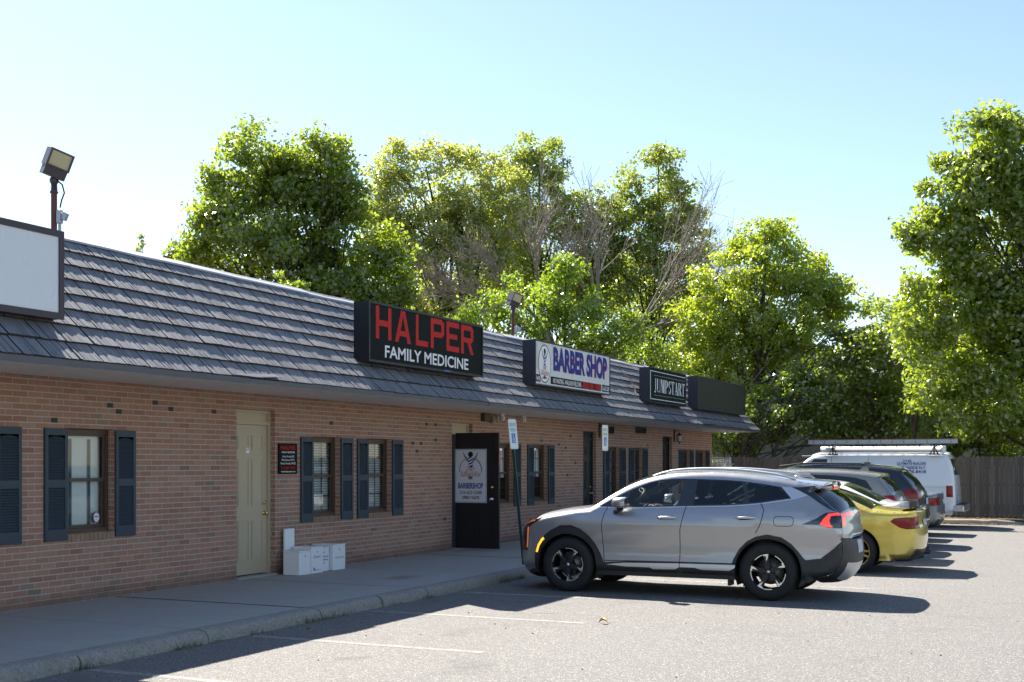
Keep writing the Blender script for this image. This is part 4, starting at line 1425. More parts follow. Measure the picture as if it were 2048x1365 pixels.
for s in (-1, 1):
    k = -1.8
    while k < L + 1.8:
        a0, a1 = (k, .1), (k + s * 1.7, 1.8)
        # clip to 0..L
        pts = []
        for tt in np.linspace(0, 1, 25):
            u_, z_ = a0[0] + (a1[0] - a0[0]) * tt, a0[1] + (a1[1] - a0[1]) * tt
            if 0 <= u_ <= L: pts.append(p0 + d * (u_ / L) + Vector((0, 0, z_)))
        if len(pts) > 1:
            m.tube([pts[0], pts[-1]], .004, 4, False)
        k += st
rel(m, 'mesh', M['galv'], cf)

# ================================================================== cars
def catmull(P, corners, per=6):
    """P: (n,k) array; returns dense array and the dense index of every control point"""
    P = np.array(P, float); n = len(P)
    out = []; idx = []
    for i in range(n - 1):
        p1, p2 = P[i], P[i + 1]
        p0 = P[i - 1] if i > 0 and i not in corners else 2 * p1 - p2
        p3 = P[i + 2] if i + 2 < n and (i + 1) not in corners else 2 * p2 - p1
        idx.append(len(out))
        d = [max(1e-4, np.linalg.norm(b[:2] - a[:2]) ** .5) for a, b in ((p0, p1), (p1, p2), (p2, p3))]
        t0, t1, t2, t3 = 0, d[0], d[0] + d[1], d[0] + d[1] + d[2]
        for k in range(per):
            t = t1 + (t2 - t1) * k / per
            A1 = (t1 - t) / (t1 - t0) * p0 + (t - t0) / (t1 - t0) * p1
            A2 = (t2 - t) / (t2 - t1) * p1 + (t - t1) / (t2 - t1) * p2
            A3 = (t3 - t) / (t3 - t2) * p2 + (t - t2) / (t3 - t2) * p3
            B1 = (t2 - t) / (t2 - t0) * A1 + (t - t0) / (t2 - t0) * A2
            B2 = (t3 - t) / (t3 - t1) * A2 + (t - t1) / (t3 - t1) * A3
            out.append((t2 - t) / (t2 - t1) * B1 + (t - t1) / (t2 - t1) * B2)
    idx.append(len(out)); out.append(P[-1])
    return np.array(out), idx

def in_poly(pts, poly):
    x, y = pts[:, 0], pts[:, 1]
    c = np.zeros(len(pts), bool)
    n = len(poly)
    for i in range(n):
        x1, y1 = poly[i]; x2, y2 = poly[(i + 1) % n]
        k = (y1 > y) != (y2 > y)
        with np.errstate(divide='ignore', invalid='ignore'):
            c ^= k & (x < (x2 - x1) * (y - y1) / (y2 - y1 + 1e-15) + x1)
    return c

def densify(poly, sp, closed=True):
    out = []
    n = len(poly)
    for i in range(n if closed else n - 1):
        a, b = np.array(poly[i], float), np.array(poly[(i + 1) % n], float)
        k = max(1, int(np.linalg.norm(b - a) / sp))
        for j in range(k):
            out.append(tuple(a + (b - a) * j / k))
    if not closed: out.append(tuple(poly[-1]))
    return out

def strip_poly(pts, wd):
    """thin closed ribbon around a polyline"""
    P = [np.array(p, float) for p in pts]
    l, r = [], []
    for i, p in enumerate(P):
        d = P[min(i + 1, len(P) - 1)] - P[max(i - 1, 0)]
        d /= np.linalg.norm(d) + 1e-9
        n = np.array((-d[1], d[0])) * wd / 2
        l.append(tuple(p + n)); r.append(tuple(p - n))
    return l + r[::-1]

def rrect(x0, z0, x1, z1, r, n=4):
    out = []
    for cx, cz, a0 in ((x1 - r, z1 - r, 0), (x0 + r, z1 - r, 90), (x0 + r, z0 + r, 180), (x1 - r, z0 + r, 270)):
        for k in range(n + 1):
            a = R(a0 + 90 * k / n)
            out.append((cx + r * math.cos(a), cz + r * math.sin(a)))
    return out

def patches(outer, regions, sp, fn, flip, extra=None, rows=None, keep_off=None):
    """cut a parametrised surface into regions with crisp borders; -> {name: (verts, tris, normals)}"""
    loops = [densify(outer, sp * .8)] + [densify(p, sp * .8) for _, p in regions]
    V = []; Eg = []
    for lp in loops:
        b = len(V)
        V += [Vector(p) for p in lp]
        Eg += [(b + i, b + (i + 1) % len(lp)) for i in range(len(lp))]
    o = np.array(outer)
    gx = np.arange(o[:, 0].min(), o[:, 0].max(), sp)
    gy = np.arange(o[:, 1].min(), o[:, 1].max(), sp * (1 if extra is None else extra))
    G = np.array([(x, y) for x in gx for y in gy])
    G = G[in_poly(G, outer)]
    if keep_off is not None:
        G = G[keep_off(G) > .10]
    if rows is not None:
        rw = rows[in_poly(rows, outer)]
        G = np.concatenate([G, rw])
    V += [Vector((float(a), float(b))) for a, b in G]
    res = delaunay_2d_cdt(V, Eg, [], 0, 1e-5)
    v2 = np.array([tuple(v) for v in res[0]]); tri = np.array([f for f in res[2] if len(f) == 3])
    cen = v2[tri].mean(1)
    ins = in_poly(cen, outer)
    lab = np.full(len(tri), -1)
    for k, (_, p) in enumerate(regions):
        q = in_poly(cen, p) & (lab < 0)
        lab[q] = k
    e = 1e-3
    a, b = v2[:, 0], v2[:, 1]
    Pn = fn(a, b)
    N = np.cross(fn(a + e, b) - fn(a - e, b), fn(a, b + e) - fn(a, b - e))
    N /= np.linalg.norm(N, axis=1, keepdims=True) + 1e-12
    # wind triangles so that they face outwards
    ar = (v2[tri[:, 1]] - v2[tri[:, 0]]); br = (v2[tri[:, 2]] - v2[tri[:, 0]])
    neg = (ar[:, 0] * br[:, 1] - ar[:, 1] * br[:, 0]) < 0
    tri[neg] = tri[neg][:, ::-1]
    if flip:
        tri = tri[:, ::-1]; N = -N
    out = {}
    for k in range(-1, len(regions)):
        s = ins & (lab == k)
        if not s.any(): continue
        nm = 'body' if k < 0 else regions[k][0]
        t = tri[s]
        if nm in out:
            out[nm].append(t)
        else:
            out[nm] = [t]
    fin = {}
    for nm, ts in out.items():
        t = np.concatenate(ts)
        u, inv = np.unique(t, return_inverse=True)
        fin[nm] = (Pn[u], inv.reshape(-1, 3), N[u])
    return fin

class Body:
    def __init__(s, sp):
        s.sp = sp
        E = [p[:3] for p in sp['edge']]
        cor = {i for i, p in enumerate(sp['edge']) if len(p) > 3 and 'c' in p[3]}
        s.E, idx = catmull([(x, z, b) for x, z, b in E], cor, sp.get('per', 6))
        seg = np.linalg.norm(np.diff(s.E[:, :2], axis=0), axis=1)
        s.S = np.concatenate([[0], np.cumsum(seg)])
        s.U = {}
        for i, p in enumerate(sp['edge']):
            if len(p) > 3 and p[3].strip('c_'):
                s.U[p[3].replace('c_', '')] = s.S[idx[i]]
        d = np.gradient(s.E[:, :2], axis=0)
        d /= np.linalg.norm(d, axis=1, keepdims=True)
        s.N = np.stack([-d[:, 1], d[:, 0]], 1)
        s.r = sp.get('fillet', .07)
    def u_at(s, z, front):
        """arc position where the nose (front) or the tail passes height z"""
        n = len(s.E)
        rng_ = range(n // 3) if front else range(n - 1, n // 2, -1)
        best = min(rng_, key=lambda i: abs(s.E[i, 1] - z) + (.0 if front else .0))
        return s.S[best]
    def half(s, x, z):
        sp = s.sp
        w_ = np.interp(x, *sp['plan'])
        zb = np.interp(x, *sp['belt'])
        zs = sp['sill']
        h = np.clip((z - zs) / (zb - zs), 0, 1)
        ins = np.interp(h, *sp['section'])
        # rounded shoulder rather than a hard fold
        over = np.maximum(0, z - zb)
        ins = ins + sp['tumble'] * over + .06 * over ** 2
        if 'crease' in sp:
            for (cx0, cz0, cx1, cz1, amp, wd) in sp['crease']:
                zc = np.interp(x, [cx0, cx1], [cz0, cz1])
                k = np.clip((x - cx0) / .3, 0, 1) * np.clip((cx1 - x) / .3, 0, 1)
                ins = ins + amp * k * np.exp(-((z - zc) / wd) ** 2)
        P = np.stack([x, z], 1)
        A, B = s.E[:-1, :2], s.E[1:, :2]
        dmin = np.full(len(x), 9.)
        AB = B - A
        L2 = (AB ** 2).sum(1) + 1e-12
        for i in range(len(A)):
            t = np.clip(((P - A[i]) @ AB[i]) / L2[i], 0, 1)
            q = A[i] + t[:, None] * AB[i]
            dmin = np.minimum(dmin, ((P - q) ** 2).sum(1))
        d = np.sqrt(dmin)
        r = s.r
        k = np.clip(r - d, 0, r)
        ins = ins + (r - np.sqrt(np.maximum(0, r * r - k * k)))
        return np.maximum(.02, w_ - ins)
    def dist(s, G):
        A, B = s.E[:-1, :2], s.E[1:, :2]
        AB = B - A; L2 = (AB ** 2).sum(1) + 1e-12
        dm = np.full(len(G), 9.)
        for i in range(len(A)):
            t = np.clip(((G - A[i]) @ AB[i]) / L2[i], 0, 1)
            dm = np.minimum(dm, ((G - A[i] - t[:, None] * AB[i]) ** 2).sum(1))
        return np.sqrt(dm)
    def rows(s):
        u = np.arange(.01, s.S[-1], .028)
        P = np.stack([np.interp(u, s.S, s.E[:, 0]), np.interp(u, s.S, s.E[:, 1])], 1)
        N = np.stack([np.interp(u, s.S, s.N[:, 0]), np.interp(u, s.S, s.N[:, 1])], 1)
        out = []
        for d in (.0025, .008, .017, .030, .046, .064, .085):
            Q = P - N * d
            out.append(Q[s.dist(Q) > d * .93])
        return np.concatenate(out)
    def side(s, sg):
        return lambda x, z: np.stack([x, sg * s.half(x, z), z], 1)
    def strip(s):
        eh = s.half(s.E[:, 0].copy(), s.E[:, 1].copy())
        pw = s.sp.get('crown', 2.6)
        def f(u, t):
            x = np.interp(u, s.S, s.E[:, 0]); z = np.interp(u, s.S, s.E[:, 1]); b = np.interp(u, s.S, s.E[:, 2])
            nx = np.interp(u, s.S, s.N[:, 0]); nz = np.interp(u, s.S, s.N[:, 1]); e = np.interp(u, s.S, eh)
            k = b * (1 - np.abs(t) ** pw)
            return np.stack([x + nx * k, t * e, z + nz * k], 1)
        return f

NAME_OF = {}
def build_body(t, sp, side_regions, strip_regions, mats, grid=.07):
    """mats: region name -> (material, part name, offset)"""
    B = Body(sp)
    x0, x1 = sp['wheels']
    outer = [tuple(p[:2]) for p in B.E] + [(sp['edge'][-1][0] - .05, sp['sill'] - .05), (sp['edge'][0][0] + .05, sp['sill'] - .05)]
    ra = sp['arch']; R_ = sp['R']
    holes = []
    for xw in (x0, x1):
        n = 28
        arc_ = [(xw + ra * math.cos(R(-40 + 260 * i / n)), R_ + ra * math.sin(R(-40 + 260 * i / n))) for i in range(n + 1)]
        holes.append(('hole', arc_ + [(xw - ra, -.2), (xw + ra, -.2)]))
    acc = {}
    cnt = {}
    uniq = []
    for nm, pl_ in side_regions:
        cnt[nm] = cnt.get(nm, 0) + 1
        uniq.append(('%s#%d' % (nm, cnt[nm]), pl_))
    side_regions = uniq
    for sg in (-1, 1):
        res = patches(outer, holes + [r for r in side_regions], grid, B.side(sg), sg > 0, None, B.rows(), B.dist)
        for nm, (v, f, n) in res.items():
            if nm == 'hole': continue
            key = nm if nm in ('body',) else (nm, sg)
            acc.setdefault(key, []).append((v, f, n))
    uo = [(0, -1), (B.S[-1], -1), (B.S[-1], 1), (0, 1)]
    reg = []
    for k_, (nm, u0, u1, t0, t1) in enumerate(strip_regions(B)):
        nm = '%s#%d' % (nm, k_)
        reg.append((nm, [(u0, t0), (u1, t0), (u1, t1), (u0, t1)] if not isinstance(u0, list) else u0))
    res = patches(uo, reg, grid * 1.0, B.strip(), False, 1.3)
    for nm, (v, f, n) in res.items():
        acc.setdefault('body' if nm == 'body' else (nm, 0), []).append((v, f, n))
    objs = {}
    def mk(key):
        nm = key if isinstance(key, str) else key[0]
        mat, part, off, par = mats[nm.split('#')[0]] if nm.split('#')[0] in mats else mats['body']
        V = []; F = []; Nn = []
        b = 0
        for v, f, n in acc[key]:
            V += [tuple(p) for p in (v + n * off)]; F += [tuple(int(i) + b for i in tr) for tr in f]; Nn += [tuple(p) for p in n]
            b += len(v)
        return part, mesh_obj(part, V, F, mat, None, None, True, Nn), par
    built = []
    for key in acc:
        part, ob, par = mk(key)
        built.append((key, ob, par))
        if key == 'body': objs['body'] = ob
    for key, ob, par in built:
        # a sub-part hangs on the part of its own side when there is one
        p = t
        if par:
            for k2, o2, _ in built:
                if (k2 if isinstance(k2, str) else k2[0]) == par and (isinstance(k2, str) or k2[1] == key[1]):
                    p = o2
        ob.parent = p
    # floor pan and wheel housings
    m = MB()
    L = sp['edge'][-1][0]
    zf = sp['sill']
    wi = max(sp['plan'][1]) - .32
    m.box(.35, -wi, zf - .02, L - .15, wi, zf + .16)
    wo = max(sp['plan'][1]) - .05
    m.box(x0 + ra + .03, -wo, zf - .015, x1 - ra - .03, wo, zf + .05)
    m.box(x0 - .1, -wi - .2, .25, x0 + .1, wi + .2, .32); m.box(x1 - .1, -wi - .2, .25, x1 + .1, wi + .2, .32)
    m.build('underbody', M['black'], t)
    for xw in (x0, x1):
        for sg in (-1, 1):
            m = MB()
            ww = float(B.half(np.array([xw]), np.array([R_ + ra + .03]))[0])
            n = 18
            v = []; f = []
            for i in range(n + 1):
                a = R(-25 + 230 * i / n)
                for yv in (ww + .0, ww - .38):
                    v.append((xw + (ra + .004) * math.cos(a), sg * yv, R_ + (ra + .004) * math.sin(a)))
            m.add(v, [(2 * i, 2 * i + 2, 2 * i + 3, 2 * i + 1) for i in range(n)], True)
            m.add([(xw + ra * math.cos(R(5 + 170 * i / n)), sg * (ww - .38), R_ + ra * math.sin(R(5 + 170 * i / n))) for i in range(n + 1)], [tuple(range(n + 1))])
            m.build('wheel_housing', M['black'], t)
    return B

_wheel_cache = {}
def wheel(t, x, yface, sg, style, Rr, wd=.225, rot=0.):
    """tyre (with tread) at its own origin on the hub; the outer face looks towards sg * y"""
    key = (style, Rr)
    if key not in _wheel_cache:
        rr = {'suv': .655, 'sport': .73, 'steel': .60, 'alloy': .66}[style] * Rr
        m = MB()
        h = wd / 2
        m.lathe([(rr, -h + .005), (rr + .012, -h), (rr + .045, -h - .008), (Rr - .045, -h - .004), (Rr - .016, -h + .012), (Rr - .004, -h + .035), (Rr, -h + .06), (Rr, h - .06), (Rr - .004, h - .035), (Rr - .016, h - .012), (Rr - .045, h + .004), (rr + .045, h + .008), (rr + .012, h), (rr, h - .005)], axis='y', n=48)
        for k in range(60):          # tread blocks
            a = 2 * math.pi * k / 60
            for yv in (-.07, -.025, .025, .07):
                c = (Rr + .0) * math.cos(a + yv * .5), (Rr + .0) * math.sin(a + yv * .5)
                Mt = Matrix.Rotation(-(a + yv * .5), 3, 'Y')
                m.cbox((c[0], yv, c[1]), (.008, .034, .024), 0, Mt)
        ty = m
        # rim, face looks towards -y
        m = MB(); f = -h + .012
        m.cur = 0
        m.lathe([(rr, -h + .005), (rr - .012, f), (rr - .02, f + .02), (rr - .03, h - .02), (rr - .0, h - .01)], axis='y', n=48)
        m.lathe([(.001, f + .02), (.06, f + .02), (.07, f + .03), (.07, f + .12)], axis='y', n=20)
        # brake disc and drum behind
        m.cur = 2
        m.lathe([(.001, h - .09), (rr * .70, h - .09), (rr * .70, h - .06)], axis='y', n=28)
        m.cur = 0
        def pol(r_, a): return (r_ * math.cos(a), r_ * math.sin(a))
        def slab(poly, d0, d1):
            m.prism(poly, lambda p: (p[0], d0, p[1]), lambda p: (p[0], d1, p[1]))
        if style == 'suv':
            for k in range(5):
                a = 2 * math.pi * k / 5 + .3
                slab([pol(.05, a - .9), pol(rr * .55, a - .20), pol(rr - .012, a - .17), pol(rr - .012, a + .17), pol(rr * .55, a + .20), pol(.05, a + .9)], f + .05, f + .015)
            m.cur = 1
            for k in range(5):
                a = 2 * math.pi * k / 5 + .3
                slab([pol(rr - .010, a - .16), pol(rr - .010, a + .20), pol(rr * .86, a + .14), pol(rr * .84, a + .0), pol(rr * .56, a + .03), pol(rr * .72, a - .10)], f + .016, f + .008)
                n = 7
                band = [pol(rr - .010, a + .20 + .52 * i / n) for i in range(n + 1)] + [pol(rr - .022, a + .20 + .52 * i / n) for i in range(n, -1, -1)]
                for i in range(n):
                    slab([pol(rr - .008, a + .2 + .52 * i / n), pol(rr - .008, a + .2 + .52 * (i + 1) / n), pol(rr - .024, a + .2 + .52 * (i + 1) / n), pol(rr - .024, a + .2 + .52 * i / n)], f + .012, f + .006)
            m.lathe([(.001, f + .010), (.022, f + .010), (.022, f + .018)], axis='y', n=14)
        else:
            ns = {'sport': 10, 'steel': 8, 'alloy': 5}[style]
            m.cur = 1
            for k in range(ns):
                a = 2 * math.pi * k / ns + .2 + (0 if style != 'sport' else (-.11 if k % 2 else .11))
                q = {'sport': .055, 'steel': .16, 'alloy': .13}[style]
                slab([pol(.05, a - .35), pol(rr - .01, a - q), pol(rr - .01, a + q), pol(.05, a + .35)], f + .05, f + .012)
            n = 40
            m.lathe([(rr - .002, f - .002), (rr - .014, f - .004), (rr - .02, f + .012)], axis='y', n=48)
            m.lathe([(.001, f + .006), (.035, f + .006), (.06, f + .03)], axis='y', n=18)
        rm = m
        mats = {'suv': [M['black'], M['silver'], M['disc']], 'sport': [M['black'], M['gold'], M['disc']], 'steel': [M['black'], M['silver'], M['disc']], 'alloy': [M['black'], M['silver'], M['disc']]}[style]
        _wheel_cache[key] = (ty, rm, mats)
        o1 = ty.build('wheel', M['rubber']); o2 = rm.build('rim', mats)
        me = (o1.data, o2.data)
        bpy.data.objects.remove(o1); bpy.data.objects.remove(o2)
        _wheel_cache[key] = me
    d1, d2 = _wheel_cache[key]
    o = bpy.data.objects.new('wheel', d1); COL.objects.link(o); o.parent = t
    r_ = bpy.data.objects.new('rim', d2); COL.objects.link(r_); r_.parent = o
    o.location = (x, yface - sg * wd / 2, Rr)
    o.rotation_euler = (0, rot, 0 if sg < 0 else math.pi)
    return o
M['disc'] = pmat('brake_steel', (.20, .19, .18), .5, .7, var=.2)
M['gold'] = pmat('gold_rim', (.42, .32, .10), .3, .8, var=.1)
M['gap'] = pmat('panel_gap', (.006, .006, .006), .9)
M['trim_black'] = pmat('gloss_black_trim', (.010, .011, .014), .12, coat=1., var=.1)
M['g_front'] = glassmat('car_front_glass', (.76, .83, .81), 1.3)
M['g_dark'] = glassmat('car_privacy_glass', (.07, .085, .10), 1.2)
t = NT('dark_car_glass'); p_ = t.principled(Base__Color=(.012, .016, .016), Roughness=.02); p_.inputs['Specular IOR Level'].default_value = .75
M['g_solid'] = t.m

# -------------------------------------------------------------- the grey crossover in front
def crossover():
    t = thing('parked_suv', 'silver grey crossover with lit tail lamps, nearest car, nose to the kerb', 'car', (-7.25, 16.43, 0))
    edge = [(.32, .22, .10), (.19, .255, .12), (.11, .36, .14), (.09, .55, .15), (.095, .70, .15), (.125, .82, .13), (.20, .905, .11), (.31, .955, .085, 'lip'), (.46, 1.005, .08), (.70, 1.062, .07),
            (.98, 1.112, .055), (1.20, 1.142, .045, 'c_cowl'), (1.48, 1.322, .085), (1.75, 1.468, .08), (1.98, 1.552, .065), (2.2, 1.602, .05, 'header'), (2.46, 1.632, .036), (2.79, 1.642, .03), (3.11, 1.632, .03), (3.42, 1.608, .032),
            (3.8, 1.556, .034), (4.04, 1.515, .036), (4.31, 1.470, .055, 'c_spoiler'), (4.285, 1.437, .06, 'c_under'), (4.17, 1.408, .09, 'c_gtop'), (4.30, 1.300, .12), (4.42, 1.195, .12), (4.525, 1.115, .075, 'c_gbot'), (4.545, 1.06, .07), (4.555, .96, .075),
            (4.575, .855, .075, 'c_ledge'), (4.55, .81, .08), (4.555, .66, .10), (4.52, .50, .13), (4.43, .37, .14), (4.22, .30, .10)]
    sp = dict(edge=edge, fillet=.075, sill=.30, tumble=.40, wheels=(.90, 3.655), arch=.425, R=.37, crown=2.6, per=7,
              plan=([0, .09, .16, .26, .38, .52, .7, 1.0, 2.2, 3.4, 3.7, 4.0, 4.3, 4.5, 4.62], [.60, .66, .745, .82, .875, .908, .926, .932, .932, .935, .945, .935, .895, .85, .80]),
              belt=([0, 1.0, 1.30, 1.73, 2.55, 3.1, 3.55, 4.0, 4.3, 4.6], [1.2, 1.2, 1.175, 1.165, 1.19, 1.205, 1.235, 1.25, 1.2, 1.15]),
              section=([0, .04, .10, .18, .30, .42, .54, .64, .72, .80, .88, .94, 1], [.06, .030, .014, .018, .030, .030, .016, .004, .0, .008, .028, .052, .080]))
    gaps = [('gap', strip_poly(p, .010)) for p in (
        [(1.47, 1.16), (1.425, 1.05), (1.405, .93), (1.415, .70), (1.44, .42)],
        [(2.565, 1.19), (2.53, 1.03), (2.50, .88), (2.49, .30)],
        [(3.555, 1.24), (3.60, 1.16), (3.585, 1.06), (3.555, .96), (3.50, .86)],
        [(1.44, .447), (2.0, .455), (3.25, .462)])]
    ring = rrect(3.73, .955, 3.985, 1.085, .05)
    gaps.append(('gap', ring)); 
    inner = rrect(3.737, .962, 3.978, 1.078, .045)
    dlo = [(1.34, 1.172), (1.73, 1.160), (2.15, 1.174), (2.55, 1.190), (3.09, 1.206), (3.35, 1.224), (3.55, 1.245), (3.94, 1.306), (3.80, 1.452), (3.58, 1.487), (3.3, 1.521), (3.04, 1.538), (2.6, 1.550), (2.36, 1.547), (2.18, 1.533), (2.02, 1.500), (1.78, 1.402), (1.6, 1.310)]
    sr = [('fuel_flap', inner)] + gaps + [
        ('tail_lamp', [(4.30, .988), (4.345, 1.06), (4.40, 1.122), (4.70, 1.16), (4.70, 1.115), (4.43, 1.092), (4.415, 1.035), (4.43, .985), (4.46, .965), (4.45, .95), (4.37, .957)]),
        ('lamp_housing', [(4.085, .985), (4.25, 1.055), (4.36, 1.132), (4.75, 1.17), (4.7, .935), (4.40, .945), (4.29, .983)]),
        ('drl', strip_poly([(.105, .895), (.22, .925), (.36, .958), (.40, .962)], .020)),
        ('drl', strip_poly([(.285, .87), (.268, .78), (.245, .58)], .026)),
        ('head_lamp', [(.0, .93), (.20, .94), (.42, .985), (.56, 1.03), (.44, .955), (.31, .875), (.285, .75), (.255, .545), (.20, .53), (.0, .56)]),
        ('marker_lamp', strip_poly([(.425, .525), (.455, .62), (.515, .705), (.545, .725)], .036)),
        ('front_glass', [(1.705, 1.178), (2.15, 1.188), (2.45, 1.200), (2.515, 1.535), (2.36, 1.530), (2.18, 1.515), (2.03, 1.483), (1.80, 1.388), (1.77, 1.36)]),
        ('rear_glass', [(2.66, 1.208), (3.06, 1.222), (3.30, 1.238), (3.34, 1.30), (3.28, 1.508), (3.04, 1.525), (2.68, 1.534)]),
        ('quarter_glass', [(3.40, 1.247), (3.55, 1.264), (3.91, 1.318), (3.785, 1.440), (3.58, 1.472), (3.34, 1.502)]),
        ('window_trim', dlo),
        ('belt_trim', [(1.34, 1.150), (1.73, 1.142), (2.15, 1.156), (2.55, 1.172), (3.09, 1.188), (3.35, 1.206), (3.55, 1.226), (3.95, 1.288), (4.07, 1.322), (4.14, 1.345), (4.03, 1.405), (3.93, 1.448), (3.80, 1.453), (3.94, 1.306), (3.55, 1.245), (3.09, 1.206), (2.55, 1.190), (1.73, 1.160), (1.34, 1.168)]),
        ('side_backlight', [(3.93, 1.450), (4.03, 1.407), (4.16, 1.34), (4.27, 1.262), (4.40, 1.175), (4.56, 1.115), (4.5, 1.2), (4.2, 1.47), (4.05, 1.45)]),
        ('sill_strip', [(1.475, .395), (1.60, .412), (1.75, .425), (2.49, .440), (3.30, .445), (3.22, .40), (3.16, .372), (2.80, .372), (2.70, .392), (2.49, .392), (2.44, .365), (2.13, .357), (2.08, .378), (1.75, .380)]),
        ('side_cladding', [(.40, .30), (.40, .50), (.45, .62), (.55, .76), (.66, .84), (.80, .905), (.97, .912), (1.10, .862), (1.22, .77), (1.31, .66), (1.385, .53), (1.43, .42), (1.55, .432), (1.75, .447), (2.49, .452), (3.19, .455), (3.21, .52), (3.29, .66), (3.38, .75), (3.50, .815), (3.65, .848), (3.83, .815), (3.95, .735), (4.04, .64), (4.10, .56), (4.13, .535), (4.31, .56), (4.46, .68), (4.62, .84), (4.75, .85), (4.75, .1), (0.2, .1), (.3, .28)]),
        ('front_door', [(1.34, 1.16), (1.47, 1.16), (1.425, 1.05), (1.405, .93), (1.415, .70), (1.44, .447), (2.49, .455), (2.50, .88), (2.53, 1.03), (2.565, 1.19), (1.73, 1.16)]),
        ('rear_door', [(2.49, .455), (3.25, .462), (3.33, .70), (3.50, .86), (3.555, .96), (3.585, 1.06), (3.60, 1.16), (3.555, 1.24), (3.09, 1.205), (2.565, 1.19), (2.53, 1.03), (2.50, .88)]),
    ]
    def strips(B):
        U = B.U
        lam0 = U['c_gbot'] if 'c_gbot' in U else U['gbot']
        g = lambda n: U[n]
        r = []
        r.append(('plate', B.u_at(.62, False) - .14, B.u_at(.62, False) - .0, -.24, .24))
        r.append(('tail_lamp', g('gbot') + .005, g('gbot') + .045, -1.02, -.35)); r.append(('tail_lamp', g('gbot') + .005, g('gbot') + .045, .35, 1.02))
        r.append(('tail_lamp', g('gbot') + .045, g('gbot') + .16, -1.02, -.86)); r.append(('tail_lamp', g('gbot') + .045, g('gbot') + .16, .86, 1.02))
        r.append(('brake_lamp', g('spoiler') + .004, g('spoiler') + .03, -.22, .22))
        r.append(('spoiler_under', g('spoiler') + .0, g('gtop') + .01, -1.02, 1.02))
        r.append(('backlight', g('gtop') + .01, g('gbot') - .012, -.985, .985))
        r.append(('skid_plate', B.u_at(.52, False), B.u_at(.40, False) + .06, -.78, .78))
        r.append(('rear_cladding', B.u_at(.815, False) - .0, B.S[-1], -1.02, 1.02))
        r.append(('windscreen', g('cowl') + .035, g('header') - .01, -.955, .955))
        r.append(('cowl', g('cowl') - .035, g('cowl') + .035, -.97, .97))
        r.append(('drl_strip', B.u_at(.885, True) - .012, B.u_at(.885, True) + .012, -1.02, -.60)); r.append(('drl_strip', B.u_at(.885, True) - .012, B.u_at(.885, True) + .012, .60, 1.02))
        r.append(('grille', B.u_at(.42, True), B.u_at(.90, True), -1.02, 1.02))
        r.append(('front_skirt', 0, B.u_at(.42, True), -1.02, 1.02))
        return r
    gp = M['paint_silver']
    mats = dict(body=(gp, 'body', 0, None), gap=(M['gap'], 'panel_gap', -.006, None), fuel_flap=(gp, 'fuel_flap', 0, None),
                tail_lamp=(M['lit_lamp'], 'tail_lamp', .004, None), lamp_housing=(M['trim_black'], 'lamp_housing', .002, None), brake_lamp=(M['lit_lamp'], 'brake_lamp', .003, None),
                drl=(M['drl_amber'], 'daytime_light', .004, None), drl_strip=(M['drl_amber'], 'daytime_light', .004, None), head_lamp=(M['trim_black'], 'head_lamp', .002, None), marker_lamp=(M['amber_lamp'], 'marker_lamp', .006, None),
                front_glass=(M['g_front'], 'window_glass', 0, None), rear_glass=(M['g_dark'], 'window_glass', 0, None), quarter_glass=(M['g_dark'], 'window_glass', 0, None),
                window_trim=(M['trim_black'], 'window_trim', .001, None), belt_trim=(M['satin'], 'belt_trim', .004, None), side_backlight=(M['trim_black'], 'rear_pillar_panel', .001, None), sill_strip=(M['satin'], 'sill_strip', .016, None),
                side_cladding=(M['cladding'], 'wheel_arch_cladding', .010, None), front_door=(gp, 'front_door', 0, None), rear_door=(gp, 'rear_door', 0, None),
                plate=(M['plate'], 'number_plate', .012, None), spoiler_under=(M['trim_black'], 'spoiler_lip', 0, None), backlight=(M['g_dark'], 'rear_window', 0, None), skid_plate=(M['satin'], 'skid_plate', .012, None),
                rear_cladding=(M['cladding'], 'rear_bumper_cladding', .008, None), windscreen=(M['g_front'], 'windscreen', 0, None), cowl=(M['cladding'], 'cowl', .002, None), grille=(M['trim_black'], 'grille', .004, None), front_skirt=(M['cladding'], 'front_bumper_skirt', .006, None))
    B = build_body(t, sp, sr, strips, mats, .05)
    for xw, rr in ((.90, .55), (3.655, -.15)):
        for sg in (-1, 1):
            wheel(t, xw, sg * .918, sg, 'suv', .37, .235, rr)
    # mirrors
    for sg in (-1, 1):
        m = MB()
        y = sg * 1.03
        # housing: a rounded wedge
        prof = [(1.60, .03, .055), (1.63, .075, .075), (1.70, .105, .085), (1.78, .11, .085), (1.80, .10, .075)]
        v = []; n = 12
        for xx, a, b in prof:
            for k in range(n):
                th = 2 * math.pi * k / n
                cs, sn = math.cos(th), math.sin(th)
                q = 2.6
                yy = abs(cs) ** (2 / q) * (1 if cs > 0 else -1) * a
                zz = abs(sn) ** (2 / q) * (1 if sn > 0 else -1) * b * .85
                v.append((xx, y + yy, 1.225 + zz + (xx - 1.6) * .05))
        f = [(i * n + k, i * n + (k + 1) % n, (i + 1) * n + (k + 1) % n, (i + 1) * n + k) for i in range(len(prof) - 1) for k in range(n)]
        if sg < 0: pass
        m.add(v, f, True)
        m.add(v[:n], [tuple(range(n - 1, -1, -1))], True)
        mo = m.build('mirror', M['paint_silver'], t)
        mb = MB().add(v[-n:], [tuple(range(n))])
        mb.build('mirror_glass', M['chrome'], mo)
        mb = MB().tube([(1.70, y - sg * .02, 1.165), (1.68, y - sg * .06, 1.13), (1.63, sg * .92, 1.11), (1.60, sg * .88, 1.10)], [.05, .045, .05, .05], 8)
        mb.build('mirror_foot', M['trim_black'], mo)
